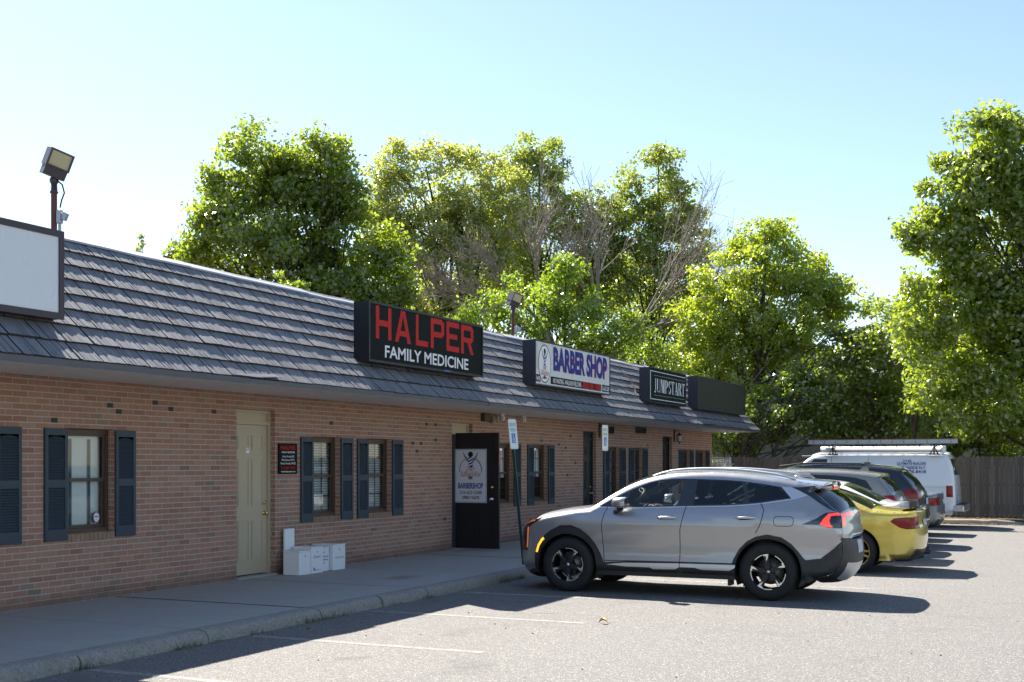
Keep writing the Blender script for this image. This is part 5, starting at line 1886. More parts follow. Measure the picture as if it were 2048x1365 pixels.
    # handles
    for sg in (-1, 1):
        for xh, zh in ((2.32, 1.035), (3.37, 1.052)):
            yy = float(B.half(np.array([xh]), np.array([zh]))[0])
            m = MB().tube([(xh - .13, sg * (yy + .002), zh), (xh - .10, sg * (yy + .028), zh + .004), (xh, sg * (yy + .036), zh + .008), (xh + .10, sg * (yy + .028), zh + .008), (xh + .13, sg * (yy + .002), zh + .006)], [.012, .018, .019, .018, .012], 8)
            m.build('door_handle', M['chrome'] if False else M['satin'], t)
            m = MB().cbox((xh, sg * (yy + .001), zh - .008), (.17, .006, .06), .0)
            m.build('handle_cup', M['gap'], t)
    # roof rails and fin
    for sg in (-1, 1):
        pts = []
        for xx in np.linspace(2.02, 3.95, 16):
            u = np.interp(xx, B.E[:, 0][np.searchsorted(B.S, B.U['header']) - 20:np.searchsorted(B.S, B.U['spoiler'])], B.S[np.searchsorted(B.S, B.U['header']) - 20:np.searchsorted(B.S, B.U['spoiler'])])
            p = B.strip()(np.array([u]), np.array([sg * .93]))[0]
            k = min(1, (xx - 2.02) / .22, (3.95 - xx) / .2)
            pts.append((p[0], p[1], p[2] + .008 + .026 * max(0, k)))
        m = MB().tube(pts, [.012 + .008 * math.sin(math.pi * i / 15) for i in range(16)], 8)
        m.build('roof_rail', M['satin'], t)
    m = MB()
    zt = 1.585
    m.prism([(3.83, zt), (3.90, zt + .055), (4.0, zt + .06), (4.04, zt - .02)], lambda p: (p[0], -.018, p[1]), lambda p: (p[0], .018, p[1]))
    m.cbox((3.93, 0, zt - .005), (.24, .07, .03), .01)
    m.build('aerial_fin', M['paint_silver'], t)
    # mud flap, exhaust
    m = MB().box(3.12, -.86, .17, 3.155, -.66, .33); m.box(3.12, .66, .17, 3.155, .86, .33)
    m.build('mud_flap', M['black'], t)
    # cabin
    m = MB()
    m.box(1.05, -.70, .45, 4.2, .70, .50)
    m.box(1.08, -.74, .5, 1.60, .74, 1.09)
    m.build('dashboard', M['cabin'], t)
    for (sx_, sy_) in ((2.45, -.36), (2.45, .36), (3.25, -.40), (3.25, .40), (3.25, 0)):
        m = MB()
        m.cbox((sx_ - .25, sy_, .66), (.52, .50, .18), .06)
        m.cbox((sx_ + .10, sy_, .98), (.15, .50, .62), .06, Matrix.Rotation(R(14), 3, 'Y'))
        m.cbox((sx_ + .19, sy_, 1.37), (.11, .26, .17), .04, Matrix.Rotation(R(10), 3, 'Y'))
        m.tube([(sx_ + .15, sy_ - .06, 1.2), (sx_ + .18, sy_ - .06, 1.33)], .008, 6); m.tube([(sx_ + .15, sy_ + .06, 1.2), (sx_ + .18, sy_ + .06, 1.33)], .008, 6)
        m.build('seat', M['seat'], t)
    m = MB()
    ring_ = []
    Mw = Matrix.Translation((1.78, -.37, 1.02)) @ Matrix.Rotation(R(-62), 4, 'Y')
    n = 24
    pts = [Mw @ Vector((.185 * math.cos(2 * math.pi * i / n), .185 * math.sin(2 * math.pi * i / n), 0)) for i in range(n + 1)]
    m.tube(pts, .016, 8, False)
    m.tube([Mw @ Vector((0, -.18, 0)), Mw @ Vector((0, .18, 0))], .016, 6)
    m.tube([Mw @ Vector((0, 0, 0)), Mw @ Vector((-.05, 0, -.35))], .03, 6)
    m.build('steering_wheel', M['cabin'], t)
    m = MB().cbox((1.95, .02, 1.46), (.03, .24, .07), .01)
    m.tube([(1.95, .02, 1.50), (1.92, .02, 1.56)], .01, 6)
    m.build('rear_view_mirror', M['cabin'], t)
    m = MB()
    for i in range(14):          # headliner
        xx = 2.15 + i * .15
    m.add([(2.25, -.60, 1.56), (3.9, -.60, 1.47), (3.9, .60, 1.47), (2.25, .60, 1.56)], [(0, 1, 2, 3)])
    m.build('headliner', pmat('headliner', (.35, .35, .33), .9), t)
    # small tags on the rear side glass
    yy = float(B.half(np.array([3.62]), np.array([1.39]))[0])
    m = MB()
    return t, B
M['paint_silver'] = carpaint('silver_grey_paint', (.385, .385, .40), .68, .34)
M['satin'] = pmat('satin_chrome', (.60, .61, .64), .44, .7, var=.04)
M['drl_amber'] = pmat('amber_light_guide', (.75, .22, .06), .25, var=.05, emit=.12, ecol=(1, .2, .06))
M['plate'] = pmat('number_plate', (.45, .50, .58), .4, var=.25, scale=25)
crossover()

def simple_car(kind, name, label, loc, paint, sx=1., sz=1., wstyle='alloy', Rr=.33, lamp=None, glass=None, extra=None, grid=.09, fast=0.):
    t = thing(name, label, 'car', loc)
    L0 = {'sedan': 4.67, 'suv': 4.7, 'van': 5.5}[kind]
    q = lambda P: [(x * sx, z * sz) for x, z in P]
    if kind == 'sedan':
        edge = [(.35, .20, .1), (.15, .24, .12), (.07, .36, .15), (.08, .52, .15), (.13, .64, .12), (.24, .71, .1, 'lip'), (.6, .80, .08), (1.0, .875, .07), (1.38, .94, .055, 'c_cowl'), (1.75, 1.13, .08), (2.05, 1.26, .07, 'header'),
                (2.35, 1.333, .05), (2.7, 1.36, .04), (3.0, 1.345, .04), (3.25, 1.295, .05, 'gtop'), (3.6, 1.145, .075), (3.95, 1.005, .04, 'c_gbot'), (4.2, .985, .03), (4.45, .985, .03), (4.61, 1.0, .025, 'c_deck'), (4.60, .94, .05), (4.585, .80, .075),
                (4.60, .72, .085), (4.60, .55, .10), (4.56, .38, .11), (4.48, .28, .1), (4.28, .24, .08)]
        if fast:
            edge = [((p[0] + fast * min(1, max(0, (p[0] - 2.3) / .9)) * min(1, max(0, (4.45 - p[0]) / .5)),) + tuple(p[1:])) for p in edge]
        belt = ([0, 1.2, 1.5, 2.6, 3.4, 3.8, 4.1, 4.7], [1.1, 1.1, .96, .975, .995, 1.0, 1.05, 1.1])
        wheels = (.83, 3.69)
        dlo = [(1.44, .955), (2.6, .985), (3.30, 1.010), (3.62, 1.045), (3.60, 1.075), (3.42, 1.18), (3.1, 1.258), (2.7, 1.29), (2.4, 1.27), (2.1, 1.19), (1.8, 1.085)]
        win = [('side_glass', [(1.72, .985), (2.50, 1.0), (2.50, 1.26), (2.38, 1.25), (2.1, 1.17), (1.85, 1.07)]), ('side_glass', [(2.58, 1.0), (3.28, 1.025), (3.52, 1.065), (3.38, 1.165), (3.1, 1.24), (2.7, 1.27), (2.58, 1.265)])]
        if fast:
            sh_ = lambda P: [(x + fast * min(1, max(0, (x - 2.4) / .9)), z) for x, z in P]
            dlo = sh_(dlo); win = [(n_, sh_(p)) for n_, p in win]
        lampP = [(4.24, .835), (4.30, .885), (4.48, .905), (4.7, .90), (4.7, .72), (4.48, .715), (4.38, .74)]
        headP = [(.0, .72), (.2, .73), (.55, .80), (.50, .72), (.3, .66), (.0, .63)]
        gapsP = [[(1.42, .95), (1.38, .80), (1.40, .36)], [(2.54, .98), (2.52, .75), (2.54, .34)], [(3.40, 1.01), (3.38, .85), (3.28, .70)], [(1.4, .345), (3.25, .345)]]
        sill, tumble = .26, .55
    elif kind == 'suv':
        edge = [(.32, .24, .10), (.18, .28, .12), (.09, .40, .13), (.08, .62, .13), (.10, .82, .12), (.2, .95, .10, 'lip'), (.46, 1.03, .07), (.9, 1.09, .06), (1.25, 1.13, .05, 'c_cowl'), (1.6, 1.36, .07), (1.9, 1.53, .06), (2.1, 1.585, .05, 'header'),
                (2.5, 1.62, .035), (3.0, 1.625, .03), (3.5, 1.61, .03), (3.95, 1.57, .03), (4.28, 1.51, .045, 'c_spoiler'), (4.25, 1.47, .05, 'c_gtop'), (4.40, 1.30, .08), (4.50, 1.16, .07, 'gbot'), (4.56, 1.08, .07), (4.585, .98, .075), (4.60, .82, .08),
                (4.62, .72, .09, 'c_ledge'), (4.62, .55, .10), (4.57, .42, .12), (4.45, .33, .1), (4.25, .30, .08)]
        belt = ([0, 1.1, 1.4, 2.6, 3.5, 4.2, 4.7], [1.25, 1.25, 1.12, 1.14, 1.17, 1.2, 1.2])
        wheels = (.90, 3.70)
        dlo = [(1.35, 1.115), (2.6, 1.14), (3.6, 1.18), (4.15, 1.235), (4.02, 1.42), (3.8, 1.475), (3.4, 1.515), (2.8, 1.535), (2.3, 1.53), (2.0, 1.475), (1.7, 1.33)]
        win = [('side_glass', [(1.75, 1.14), (2.48, 1.155), (2.50, 1.51), (2.3, 1.51), (2.04, 1.46), (1.8, 1.35)]), ('side_glass', [(2.58, 1.155), (3.40, 1.19), (3.38, 1.50), (2.8, 1.52), (2.6, 1.52)]), ('side_glass', [(3.50, 1.195), (4.08, 1.25), (3.98, 1.405), (3.8, 1.455), (3.5, 1.49)])]
        lampP = [(4.28, 1.06), (4.36, 1.13), (4.7, 1.15), (4.7, .96), (4.45, .94)]
        headP = [(.0, .9), (.2, .92), (.5, .98), (.45, .90), (.25, .84), (.0, .82)]
        gapsP = [[(1.42, 1.1), (1.40, .8), (1.44, .40)], [(2.54, 1.14), (2.52, .75), (2.54, .38)], [(3.48, 1.17), (3.46, .95), (3.32, .76)], [(1.4, .40), (3.25, .40)]]
        sill, tumble = .30, .36
    else:
        edge = [(.28, .34, .06), (.10, .42, .08), (.06, .60, .10), (.07, .88, .10), (.16, 1.02, .09, 'lip'), (.45, 1.12, .07), (.80, 1.20, .06, 'c_cowl'), (1.10, 1.50, .08), (1.38, 1.76, .09), (1.62, 1.93, .10, 'header'), (1.9, 1.985, .11), (2.6, 2.0, .11), (4.2, 2.0, .11), (5.05, 1.99, .11),
                (5.25, 1.965, .08, 'gt'), (5.33, 1.86, .05, 'gtop'), (5.41, 1.62, .04), (5.455, 1.40, .035, 'gbot'), (5.485, 1.1, .03), (5.50, .80, .03), (5.50, .55, .03), (5.45, .42, .03)]
        belt = ([0, .9, 1.1, 2.0, 5.5], [1.3, 1.3, 1.25, 1.25, 1.25])
        wheels = (.95, 4.42)
        dlo = [(1.30, 1.42), (2.08, 1.42), (2.08, 1.875), (1.72, 1.875), (1.45, 1.62)]
        win = [('side_glass', [(1.42, 1.45), (2.05, 1.45), (2.05, 1.85), (1.73, 1.85), (1.5, 1.62)])]
        lampP = [(5.27, .84), (5.44, .84), (5.43, 1.15), (5.265, 1.15)]
        headP = [(.0, .95), (.25, .95), (.28, .78), (.0, .78)]
        gapsP = [[(1.15, 1.3), (1.12, .9), (1.2, .40)], [(2.2, 1.93), (2.2, .42)], [(2.2, .42), (3.9, .42)], [(2.22, 1.32), (5.30, 1.16)][:0] or [(3.2, 1.93), (3.2, .42)]]
        sill, tumble = .40, .17
    edge = [(p[0] * sx, p[1] * sz, p[2]) + tuple(p[3:]) for p in edge]
    W2 = {'sedan': .915, 'suv': .945, 'van': 1.0}[kind]
    L = L0 * sx
    if kind == 'van':
        plan = ([0, .05, .15, .35, .7, 1.5, 5.3, 5.5], [.80, .86, .93, .97, .99, 1.0, 1.0, .985])
        section = ([0, .1, .3, .6, .9, 1], [.04, .0, .01, .0, .01, .02])
    else:
        plan = (list(np.array([0, .07, .15, .27, .42, .6, 1.0, 2.5, 3.6, 4.0, 4.3, 4.5, 4.62]) * sx), [W2 - .33, W2 - .24, W2 - .17, W2 - .10, W2 - .05, W2 - .02, W2 - .005, W2, W2 + .01, W2, W2 - .035, W2 - .075, W2 - .12])
        section = ([0, .06, .2, .45, .68, .84, .93, 1], [.06, .02, .02, .016, .0, .006, .025, .045])
    sp = dict(edge=edge, fillet={'sedan': .07, 'suv': .075, 'van': .09}[kind], sill=sill * sz, tumble=tumble, wheels=(wheels[0] * sx, wheels[1] * sx), arch=Rr + .05, R=Rr, plan=plan, belt=(list(np.array(belt[0]) * sx), list(np.array(belt[1]) * sz)), section=section, per=5, crown=2.6)
    if kind == 'van': sp['arch'] = Rr + .07
    sr = [('gap', strip_poly(q(p), .010)) for p in gapsP] + [('tail_lamp', q(lampP)), ('head_lamp', q(headP))] + [(n, q(p)) for n, p in win] + [('window_trim', q(dlo))]
    if kind == 'suv':
        sr.append(('cladding', q([(.3, .2), (.42, .42), (wheels[0] - .46, .42), (wheels[0] - .36, .74), (wheels[0], .88), (wheels[0] + .36, .74), (wheels[0] + .46, .42), (wheels[1] - .46, .42), (wheels[1] - .36, .74), (wheels[1], .88), (wheels[1] + .36, .74), (wheels[1] + .46, .46), (4.8, .5), (4.8, .1), (.3, .1)])))
    def strips(B):
        U = B.U; r = []
        g = lambda n: U[n]
        if kind == 'sedan':
            r += [('tail_lamp', B.u_at(.905 * sz, False), B.u_at(.72 * sz, False), -1.02, -.70), ('tail_lamp', B.u_at(.905 * sz, False), B.u_at(.72 * sz, False), .70, 1.02)]
            r += [('plate', B.u_at(.86 * sz, False), B.u_at(.74 * sz, False), -.26, .26)]
            r += [('rear_window', g('gtop') + .02, g('gbot') - .02, -.90, .90)]
            r += [('diffuser', B.u_at(.40 * sz, False), B.S[-1], -.85, .85)]
            r += [('grille', B.u_at(.38 * sz, True), B.u_at(.62 * sz, True), -.45, .45)]
        elif kind == 'suv':
            r += [('tail_lamp', B.u_at(1.13 * sz, False), B.u_at(.96 * sz, False), -1.02, -.72), ('tail_lamp', B.u_at(1.13 * sz, False), B.u_at(.96 * sz, False), .72, 1.02)]
            r += [('plate', B.u_at(.95 * sz, False), B.u_at(.82 * sz, False), -.25, .25)]
            r += [('rear_window', g('gtop') + .01, g('gbot') - .02, -.94, .94)]
            r += [('cladding', B.u_at(.52 * sz, False), B.S[-1], -1.02, 1.02), ('grille', B.u_at(.5, True), B.u_at(.85, True), -.5, .5)]
        else:
            r += [('rear_window', g('gtop') + .0, g('gbot') - .03, -.90, -.06), ('rear_window', g('gtop') + .0, g('gbot') - .03, .06, .90)]
            r += [('gap', g('gt') - .02, B.S[-1], -.006, .006)]
            r += [('plate', B.u_at(.86, False), B.u_at(.70, False), -.75, -.42), ('grille', B.u_at(.62, True), B.u_at(.92, True), -.6, .6)]
        r += [('windscreen', g('cowl') + .03, g('header') - .01, -.94, .94)]
        return r
    gl = glass or M['g_solid']
    mats = dict(body=(paint, 'body', 0, None), gap=(M['gap'], 'panel_gap', -.006, None), tail_lamp=(lamp or M['red_lamp'], 'tail_lamp', .004, None), head_lamp=(M['clear_lamp'], 'head_lamp', .003, None), side_glass=(gl, 'window_glass', .002, None), window_trim=(M['trim_black'], 'window_trim', .001, None),
                cladding=(M['cladding'], 'wheel_arch_cladding', .008, None), plate=(M['plate'], 'number_plate', .01, None), rear_window=(gl, 'rear_window', 0, None), windscreen=(gl, 'windscreen', 0, None), diffuser=(M['cladding'], 'rear_diffuser', .004, None), grille=(M['trim_black'], 'grille', .004, None))
    B = build_body(t, sp, sr, strips, mats, grid)
    for xw in sp['wheels']:
        for sg in (-1, 1):
            wheel(t, xw, sg * (float(B.half(np.array([xw]), np.array([Rr + sp['arch'] + .02]))[0]) - .005), sg, wstyle, Rr, .225, random.random())
    for sg in (-1, 1):
        zt, xt = {'sedan': (1.0, 1.72), 'suv': (1.17, 1.75), 'van': (1.50, 1.30)}[kind]
        m = MB().cbox((xt * sx, sg * (W2 + .10), zt * sz), (.10, .19, .13 if kind != 'van' else .26), .03)
        m.tube([(xt * sx, sg * (W2 + .03), zt * sz - .04), (xt * sx - .02, sg * (W2 - .12), zt * sz - .06)], .025, 6)
        m.build('mirror', paint if kind != 'van' else M['black'], t)
        for xh in {'sedan': (2.32, 3.2), 'suv': (2.32, 3.25), 'van': (1.98,)}[kind]:
            zh = {'sedan': .88, 'suv': 1.0, 'van': 1.05}[kind] * sz
            yy = float(B.half(np.array([xh * sx]), np.array([zh]))[0])
            m = MB().tube([(xh * sx - .11, sg * yy, zh), (xh * sx - .08, sg * (yy + .03), zh), (xh * sx + .08, sg * (yy + .03), zh + .004), (xh * sx + .11, sg * yy, zh + .004)], .013, 6)
            m.build('door_handle', paint, t)
    if extra: extra(t, B)
    return t, B

# yellow saloon
def yellow_extra(t, B):
    # boot lip spoiler, dark underneath
    m = MB()
    v = []; n = 14
    for i in range(n + 1):
        s = -1 + 2 * i / n
        y = s * .66
        xx = 4.60 - .12 * abs(s) ** 2.4
        h = .030 + .012 * (1 - abs(s))
        v += [(xx - .10, y, 1.010), (xx + .045, y, 1.012 + h), (xx + .045, y, 1.004 + h), (xx - .06, y, .995)]
    f = []
    for i in range(n):
        for k in range(4):
            f.append((i * 4 + k, (i + 1) * 4 + k, (i + 1) * 4 + (k + 1) % 4, i * 4 + (k + 1) % 4))
    m.add(v, f)
    m.build('boot_spoiler', M['trim_black'], t)
    m = MB()
    for yv in (-.52, -.40, .40, .52):
        m.lathe([(.045, 4.40), (.045, 4.70), (.038, 4.70), (.038, 4.45), (.001, 4.45)], (0, yv, .29), 'x', 16)
    m.build('exhaust_tip', M['black'], t)
    m = MB()
    m.prism([(4.30, .20), (4.66, .24), (4.68, .36), (4.55, .34), (4.35, .26)], lambda p: (p[0], -.62, p[1]), lambda p: (p[0], -.60, p[1]))
    m.prism([(4.30, .20), (4.66, .24), (4.68, .36), (4.55, .34), (4.35, .26)], lambda p: (p[0], .60, p[1]), lambda p: (p[0], .62, p[1]))
    m.build('bumper_fin', M['cladding'], t)
simple_car('sedan', 'parked_sedan', 'yellow sports saloon with dark boot spoiler and gold wheels', (-6.95, 20.95, 0), carpaint('metallic_yellow_paint', (.68, .53, .09), .45, .32), wstyle='sport', Rr=.345, extra=yellow_extra, grid=.06)
simple_car('sedan', 'parked_sedan', 'white saloon half hidden between the yellow car and the grey estate', (-7.42, 23.25, 0), carpaint('white_paint_car', (.74, .74, .74), .0, .4), sx=.985, sz=1.045, fast=.32)
def roof_aerial(x, z, L):
    def f(t, B):
        m = MB().tube([(x, -.0, z), (x + .5 * L, 0, z + .85 * L)], [.006, .003], 5)
        m.cbox((x, 0, z), (.06, .03, .02), .004)
        m.build('aerial', M['black'], t)
    return f
def fin(x, z, mat):
    def f(t, B):
        m = MB().prism([(x, z - .02), (x + .06, z + .05), (x + .17, z + .055), (x + .2, z - .03)], lambda p: (p[0], -.02, p[1]), lambda p: (p[0], .02, p[1]))
        m.build('aerial_fin', mat, t)
    return f
PG = carpaint('grey_paint_car', (.23, .235, .22), .45, .38)
simple_car('suv', 'parked_suv', 'mid grey estate SUV with roof fin, just behind the white saloon', (-7.72, 25.35, 0), PG, sx=.985, sz=1.0, extra=fin(3.7, 1.62, PG))
PD = carpaint('near_black_paint', (.016, .018, .024), .3, .3)
def dark_extra(t, B):
    fin(3.55, 1.73, M['trim_black'])(t, B)
    for sg in (-1, 1):
        m = MB().tube([(1.9, sg * .62, 1.69), (2.4, sg * .66, 1.755), (3.6, sg * .66, 1.745), (4.0, sg * .62, 1.67)], .018, 6)
        m.build('roof_rail', M['black'], t)
simple_car('suv', 'parked_suv', 'large near black SUV with black roof rails, taller than the grey one', (-7.85, 27.45, 0), PD, sx=1.05, sz=1.065, Rr=.37, extra=dark_extra)
simple_car('sedan', 'parked_sedan', 'dark blue saloon almost hidden behind the near black SUV', (-8.05, 29.6, 0), carpaint('dark_blue_paint', (.018, .025, .05), .4, .35))
simple_car('sedan', 'parked_sedan', 'blue grey saloon parked next to the white work van', (-7.75, 31.85, 0), carpaint('blue_grey_paint', (.17, .20, .24), .5, .35), sx=1.01, sz=1.02, lamp=M['red_lamp'])

# work van
def van_extra(t, B):
    m = MB()
    m.cbox((5.57, 0, .53), (.30, 1.96, .20), .03)
    m.build('rear_bumper', M['chrome_dull'], t)
    m = MB().cbox((5.61, 0, .642), (.22, 1.70, .02), .005)
    m.build('bumper_step', M['black'], t)
    # lettering on the side facing the camera
    m = MB()
    def line(s, x0, x1, z, h, b=.008):
        yy = float(B.half(np.array([(x0 + x1) / 2]), np.array([z]))[0])
        text_mb(m, s, ((x0 + x1) / 2, -(yy + .004) - .012, z), RX, UP, h, x1 - x0, bold=b, depth=.001)
    line('THE', 4.12, 4.36, 1.80, .05)
    line('ULTIMATE BUILDER', 3.98, 4.74, 1.715, .06, .012)
    line('OCEANSIDE N.Y.', 3.98, 4.74, 1.595, .075, .015)
    line('917-385-8418', 4.0, 4.74, 1.485, .08, .015)
    yy = float(B.half(np.array([4.4]), np.array([1.7]))[0]) + .014
    m.box(3.96, -yy - .001, 1.785, 4.76, -yy, 1.789); m.box(3.96, -yy - .001, 1.692, 4.76, -yy, 1.696)
    m.build('lettering', M['ink_navy'], t)
    # rack hoops with white feet
    for xx in (2.25, 4.95):
        m = MB()
        m.tube([(xx, -.93, 2.0), (xx, -.93, 2.26), (xx, .93, 2.26), (xx, .93, 2.0)], .022, 6)
        for sg in (-1, 1):
            m.tube([(xx - .10, sg * .93, 2.0), (xx, sg * .93, 2.24), (xx + .10, sg * .93, 2.0)], .02, 6)
            m.box(xx - .14, sg * .93 - .03, 1.985, xx + .14, sg * .93 + .03, 2.02)
        m.build('roof_rack', M['black'], t)
    m = MB().tube([(1.4, -.99, 1.96), (5.2, -.99, 1.965)], .014, 6)
    m.build('rain_gutter', M['white'], t)
    # side mouldings of the load body
    m = MB()
    m.tube([(3.1, -1.0, 1.12), (5.25, -1.005, 1.11)], .006, 4)
    m.build('body_moulding', M['white'], t)
M['chrome_dull'] = pmat('dull_chrome', (.55, .55, .55), .3, .85, var=.15)
van, vb = simple_car('van', 'work_van', 'white work van with blue builder lettering and roof rack, last in the row', (-8.52, 35.92, 0), carpaint('white_van_paint', (.76, .77, .78), .0, .42), wstyle='steel', Rr=.36, lamp=M['red_lamp'], extra=van_extra)
# ladder and pipe carried on the rack
t = thing('extension_ladder', 'long aluminium extension ladder lying on the roof rack of the white van', 'ladder', (-5, 35.3, 2.29))
m = MB()
for yv in (35.02, 35.44):
    m.box(-6.95, yv - .03, 2.285, -3.0, yv - .022, 2.425)
    m.box(-6.95, yv - .03, 2.285, -3.0, yv + .02, 2.293); m.box(-6.95, yv - .03, 2.417, -3.0, yv + .02, 2.425)
rel(m, 'rails', M['galv'], t)
m = MB()
for k in range(13):
    m.tube([(-6.8 + k * .305, 34.98, 2.335), (-6.8 + k * .305, 35.46, 2.335)], .016, 8)
    m.tube([(-6.8 + k * .305, 34.975, 2.385), (-6.8 + k * .305, 35.0, 2.385)], .010, 6)
rel(m, 'rungs', M['dark_metal'], t)
m = MB()
m.box(-6.95, 34.985, 2.405, -3.0, 34.989, 2.425)
rel(m, 'red_edge', pmat('dull_red_edge', (.25, .07, .06), .6), t)
t = thing('conduit_tube', 'thick white carrier tube lying under the ladder on the white van', 'tube', (-5, 35.05, 2.14))
m = MB().lathe([(.001, -6.62), (.088, -6.62), (.088, -3.42), (.098, -3.42), (.098, -3.28), (.001, -3.28)], (0, 35.12, 2.135), 'x', 18)
rel(m, 'tube', M['white'], t)

# ================================================================== driver of the crossover
def driver():
    t = thing('person', 'driver in dark clothes sitting at the wheel of the silver grey crossover', 'person', (-4.88, 16.07, .72))
    V = {}; E_ = []; rad = []
    names = []
    def v(n, p, r, par=None):
        names.append(n); V[n] = len(rad); rad.append((p, r))
        if par: E_.append((V[par], V[n]))
    v('pelvis', (0, 0, .06), .15); v('waist', (.03, 0, .24), .14, 'pelvis'); v('chest', (.08, 0, .44), .155, 'waist'); v('neck0', (.08, 0, .58), .075, 'chest'); v('neck', (.065, 0, .64), .055, 'neck0')
    v('jaw', (.045, 0, .70), .072, 'neck'); v('skull', (.05, 0, .79), .092, 'jaw'); v('crown', (.055, 0, .855), .07, 'skull')
    for s, n in ((-1, 'r'), (1, 'l')):
        v('sh' + n, (.07, s * .19, .53), .07, 'chest'); v('el' + n, (-.12, s * .24, .34), .048, 'sh' + n); v('wr' + n, (-.33, s * .15, .42), .03, 'el' + n); v('pa' + n, (-.385, s * .145, .45), .034, 'wr' + n)
        for k in range(4):
            y = s * (.125 + .016 * k)
            v('f%d%s' % (k, n), (-.43, y, .468 - .004 * k), .0095, 'pa' + n); v('g%d%s' % (k, n), (-.448 - .003 * (k % 2), y, .440), .0085, 'f%d%s' % (k, n)); v('h%d%s' % (k, n), (-.428, y, .424), .0075, 'g%d%s' % (k, n))
        v('t' + n, (-.40, s * .115, .465), .011, 'pa' + n); v('u' + n, (-.425, s * .10, .455), .009, 't' + n)
        v('hip' + n, (-.02, s * .09, .03), .105, 'pelvis'); v('kn' + n, (-.46, s * .13, .10), .075, 'hip' + n); v('an' + n, (-.72, s * .11, -.20), .05, 'kn' + n); v('to' + n, (-.86, s * .11, -.19), .04, 'an' + n)
    me = bpy.data.meshes.new('body')
    me.from_pydata([p for p, _ in rad], E_, [])
    o = bpy.data.objects.new('body', me); COL.objects.link(o); o.parent = t
    md = o.modifiers.new('skin', 'SKIN')
    for i, sv in enumerate(me.skin_vertices[0].data):
        sv.radius = (rad[i][1], rad[i][1])
        sv.use_root = (i == 0)
    o.modifiers.new('sub', 'SUBSURF').levels = 2
    o.modifiers['sub'].render_levels = 2
    tt = NT('driver_skin_and_clothes')
    z = tt.n('SeparateXYZ', Vector=tt.obj())
    hand = tt.math('LESS_THAN', z.outputs[0], -.30)
    hi = tt.math('GREATER_THAN', z.outputs[2], .61)
    arm = tt.math('MULTIPLY', hand, tt.math('GREATER_THAN', z.outputs[2], .36))
    c = tt.mix(tt.math('MAXIMUM', hi, arm), tt.mix(tt.noise(tt.obj(), 20), (.02, .022, .03), (.05, .05, .06)), (.42, .24, .17))
    tt.principled(Base__Color=c, Roughness=.7)
    me.materials.append(tt.m)
    # face: nose, eyes, mouth, ears
    m = MB()
    m.ball((-.045, 0, .755), .016, 6, (1, .7, 1.3))
    m.build('nose', tt.m, t)
    m = MB()
    for s in (-1, 1): m.ball((-.032, s * .033, .785), .011, 6)
    m.build('eyes', M['black'], t)
    m = MB().ball((-.025, 0, .715), .012, 6, (.5, 2, .5)); m.build('mouth', pmat('lips', (.3, .1, .08), .6), t)
    m = MB()
    for s in (-1, 1): m.ball((.055, s * .092, .765), .026, 6, (.6, .35, 1))
    m.build('ears', pmat('ear_skin', (.42, .24, .17), .6), t)
    m = MB()
    hb = MB().ball((0, 0, 0), 1, 12)
    keep = [f for f in hb.f if sum(hb.v[i][2] + hb.v[i][0] * .8 for i in f) / len(f) > .12]
    m.add([(.06 + x * .108, y * .102, .80 + z * .112) for x, y, z in hb.v], keep, True)
    m.build('hair', pmat('dark_hair', (.015, .012, .01), .6, var=.3), t)
driver()

# ================================================================== trees
SN, CS = math.sin(YAW), math.cos(YAW)
def at(px, py, Z):
    """point seen at a pixel of the 2048 px photograph, at distance Z along the view"""
    X = (px - 1024) / 2450 * Z
    return np.array((-SN * Z + CS * X, CS * Z + SN * X, CAM_H + (927 - py) / 2450 * Z))

def leaf_mesh(name, C, size, mat, parent, up=.5, out=None, aspect=.62):
    n = len(C)
    nv = rng.normal(size=(n, 3))
    nv[:, 2] += up
    if out is not None: nv += out * .6
    nv /= np.linalg.norm(nv, axis=1, keepdims=True)
    a = np.cross(nv, rng.normal(size=(n, 3))); a /= np.linalg.norm(a, axis=1, keepdims=True) + 1e-9
    b = np.cross(nv, a)
    s = size * rng.uniform(.65, 1.3, (n, 1))
    L, Wd = a * s * .5, b * s * .5 * aspect
    v = np.stack([C - L, C + Wd - nv * s * .08 - L * .1, C + L, C - Wd - nv * s * .08 - L * .1], 1).reshape(-1, 3)
    me = bpy.data.meshes.new(name)
    me.vertices.add(n * 4); me.vertices.foreach_set('co', v.ravel())
    me.loops.add(n * 4); me.loops.foreach_set('vertex_index', np.arange(n * 4, dtype=np.int32))
    me.polygons.add(n); me.polygons.foreach_set('loop_start', np.arange(0, n * 4, 4, dtype=np.int32))
    me.polygons.foreach_set('loop_total', np.full(n, 4, dtype=np.int32))
    me.materials.append(mat)
    me.update()
    o = bpy.data.objects.new(name, me); COL.objects.link(o); o.parent = parent
    return o

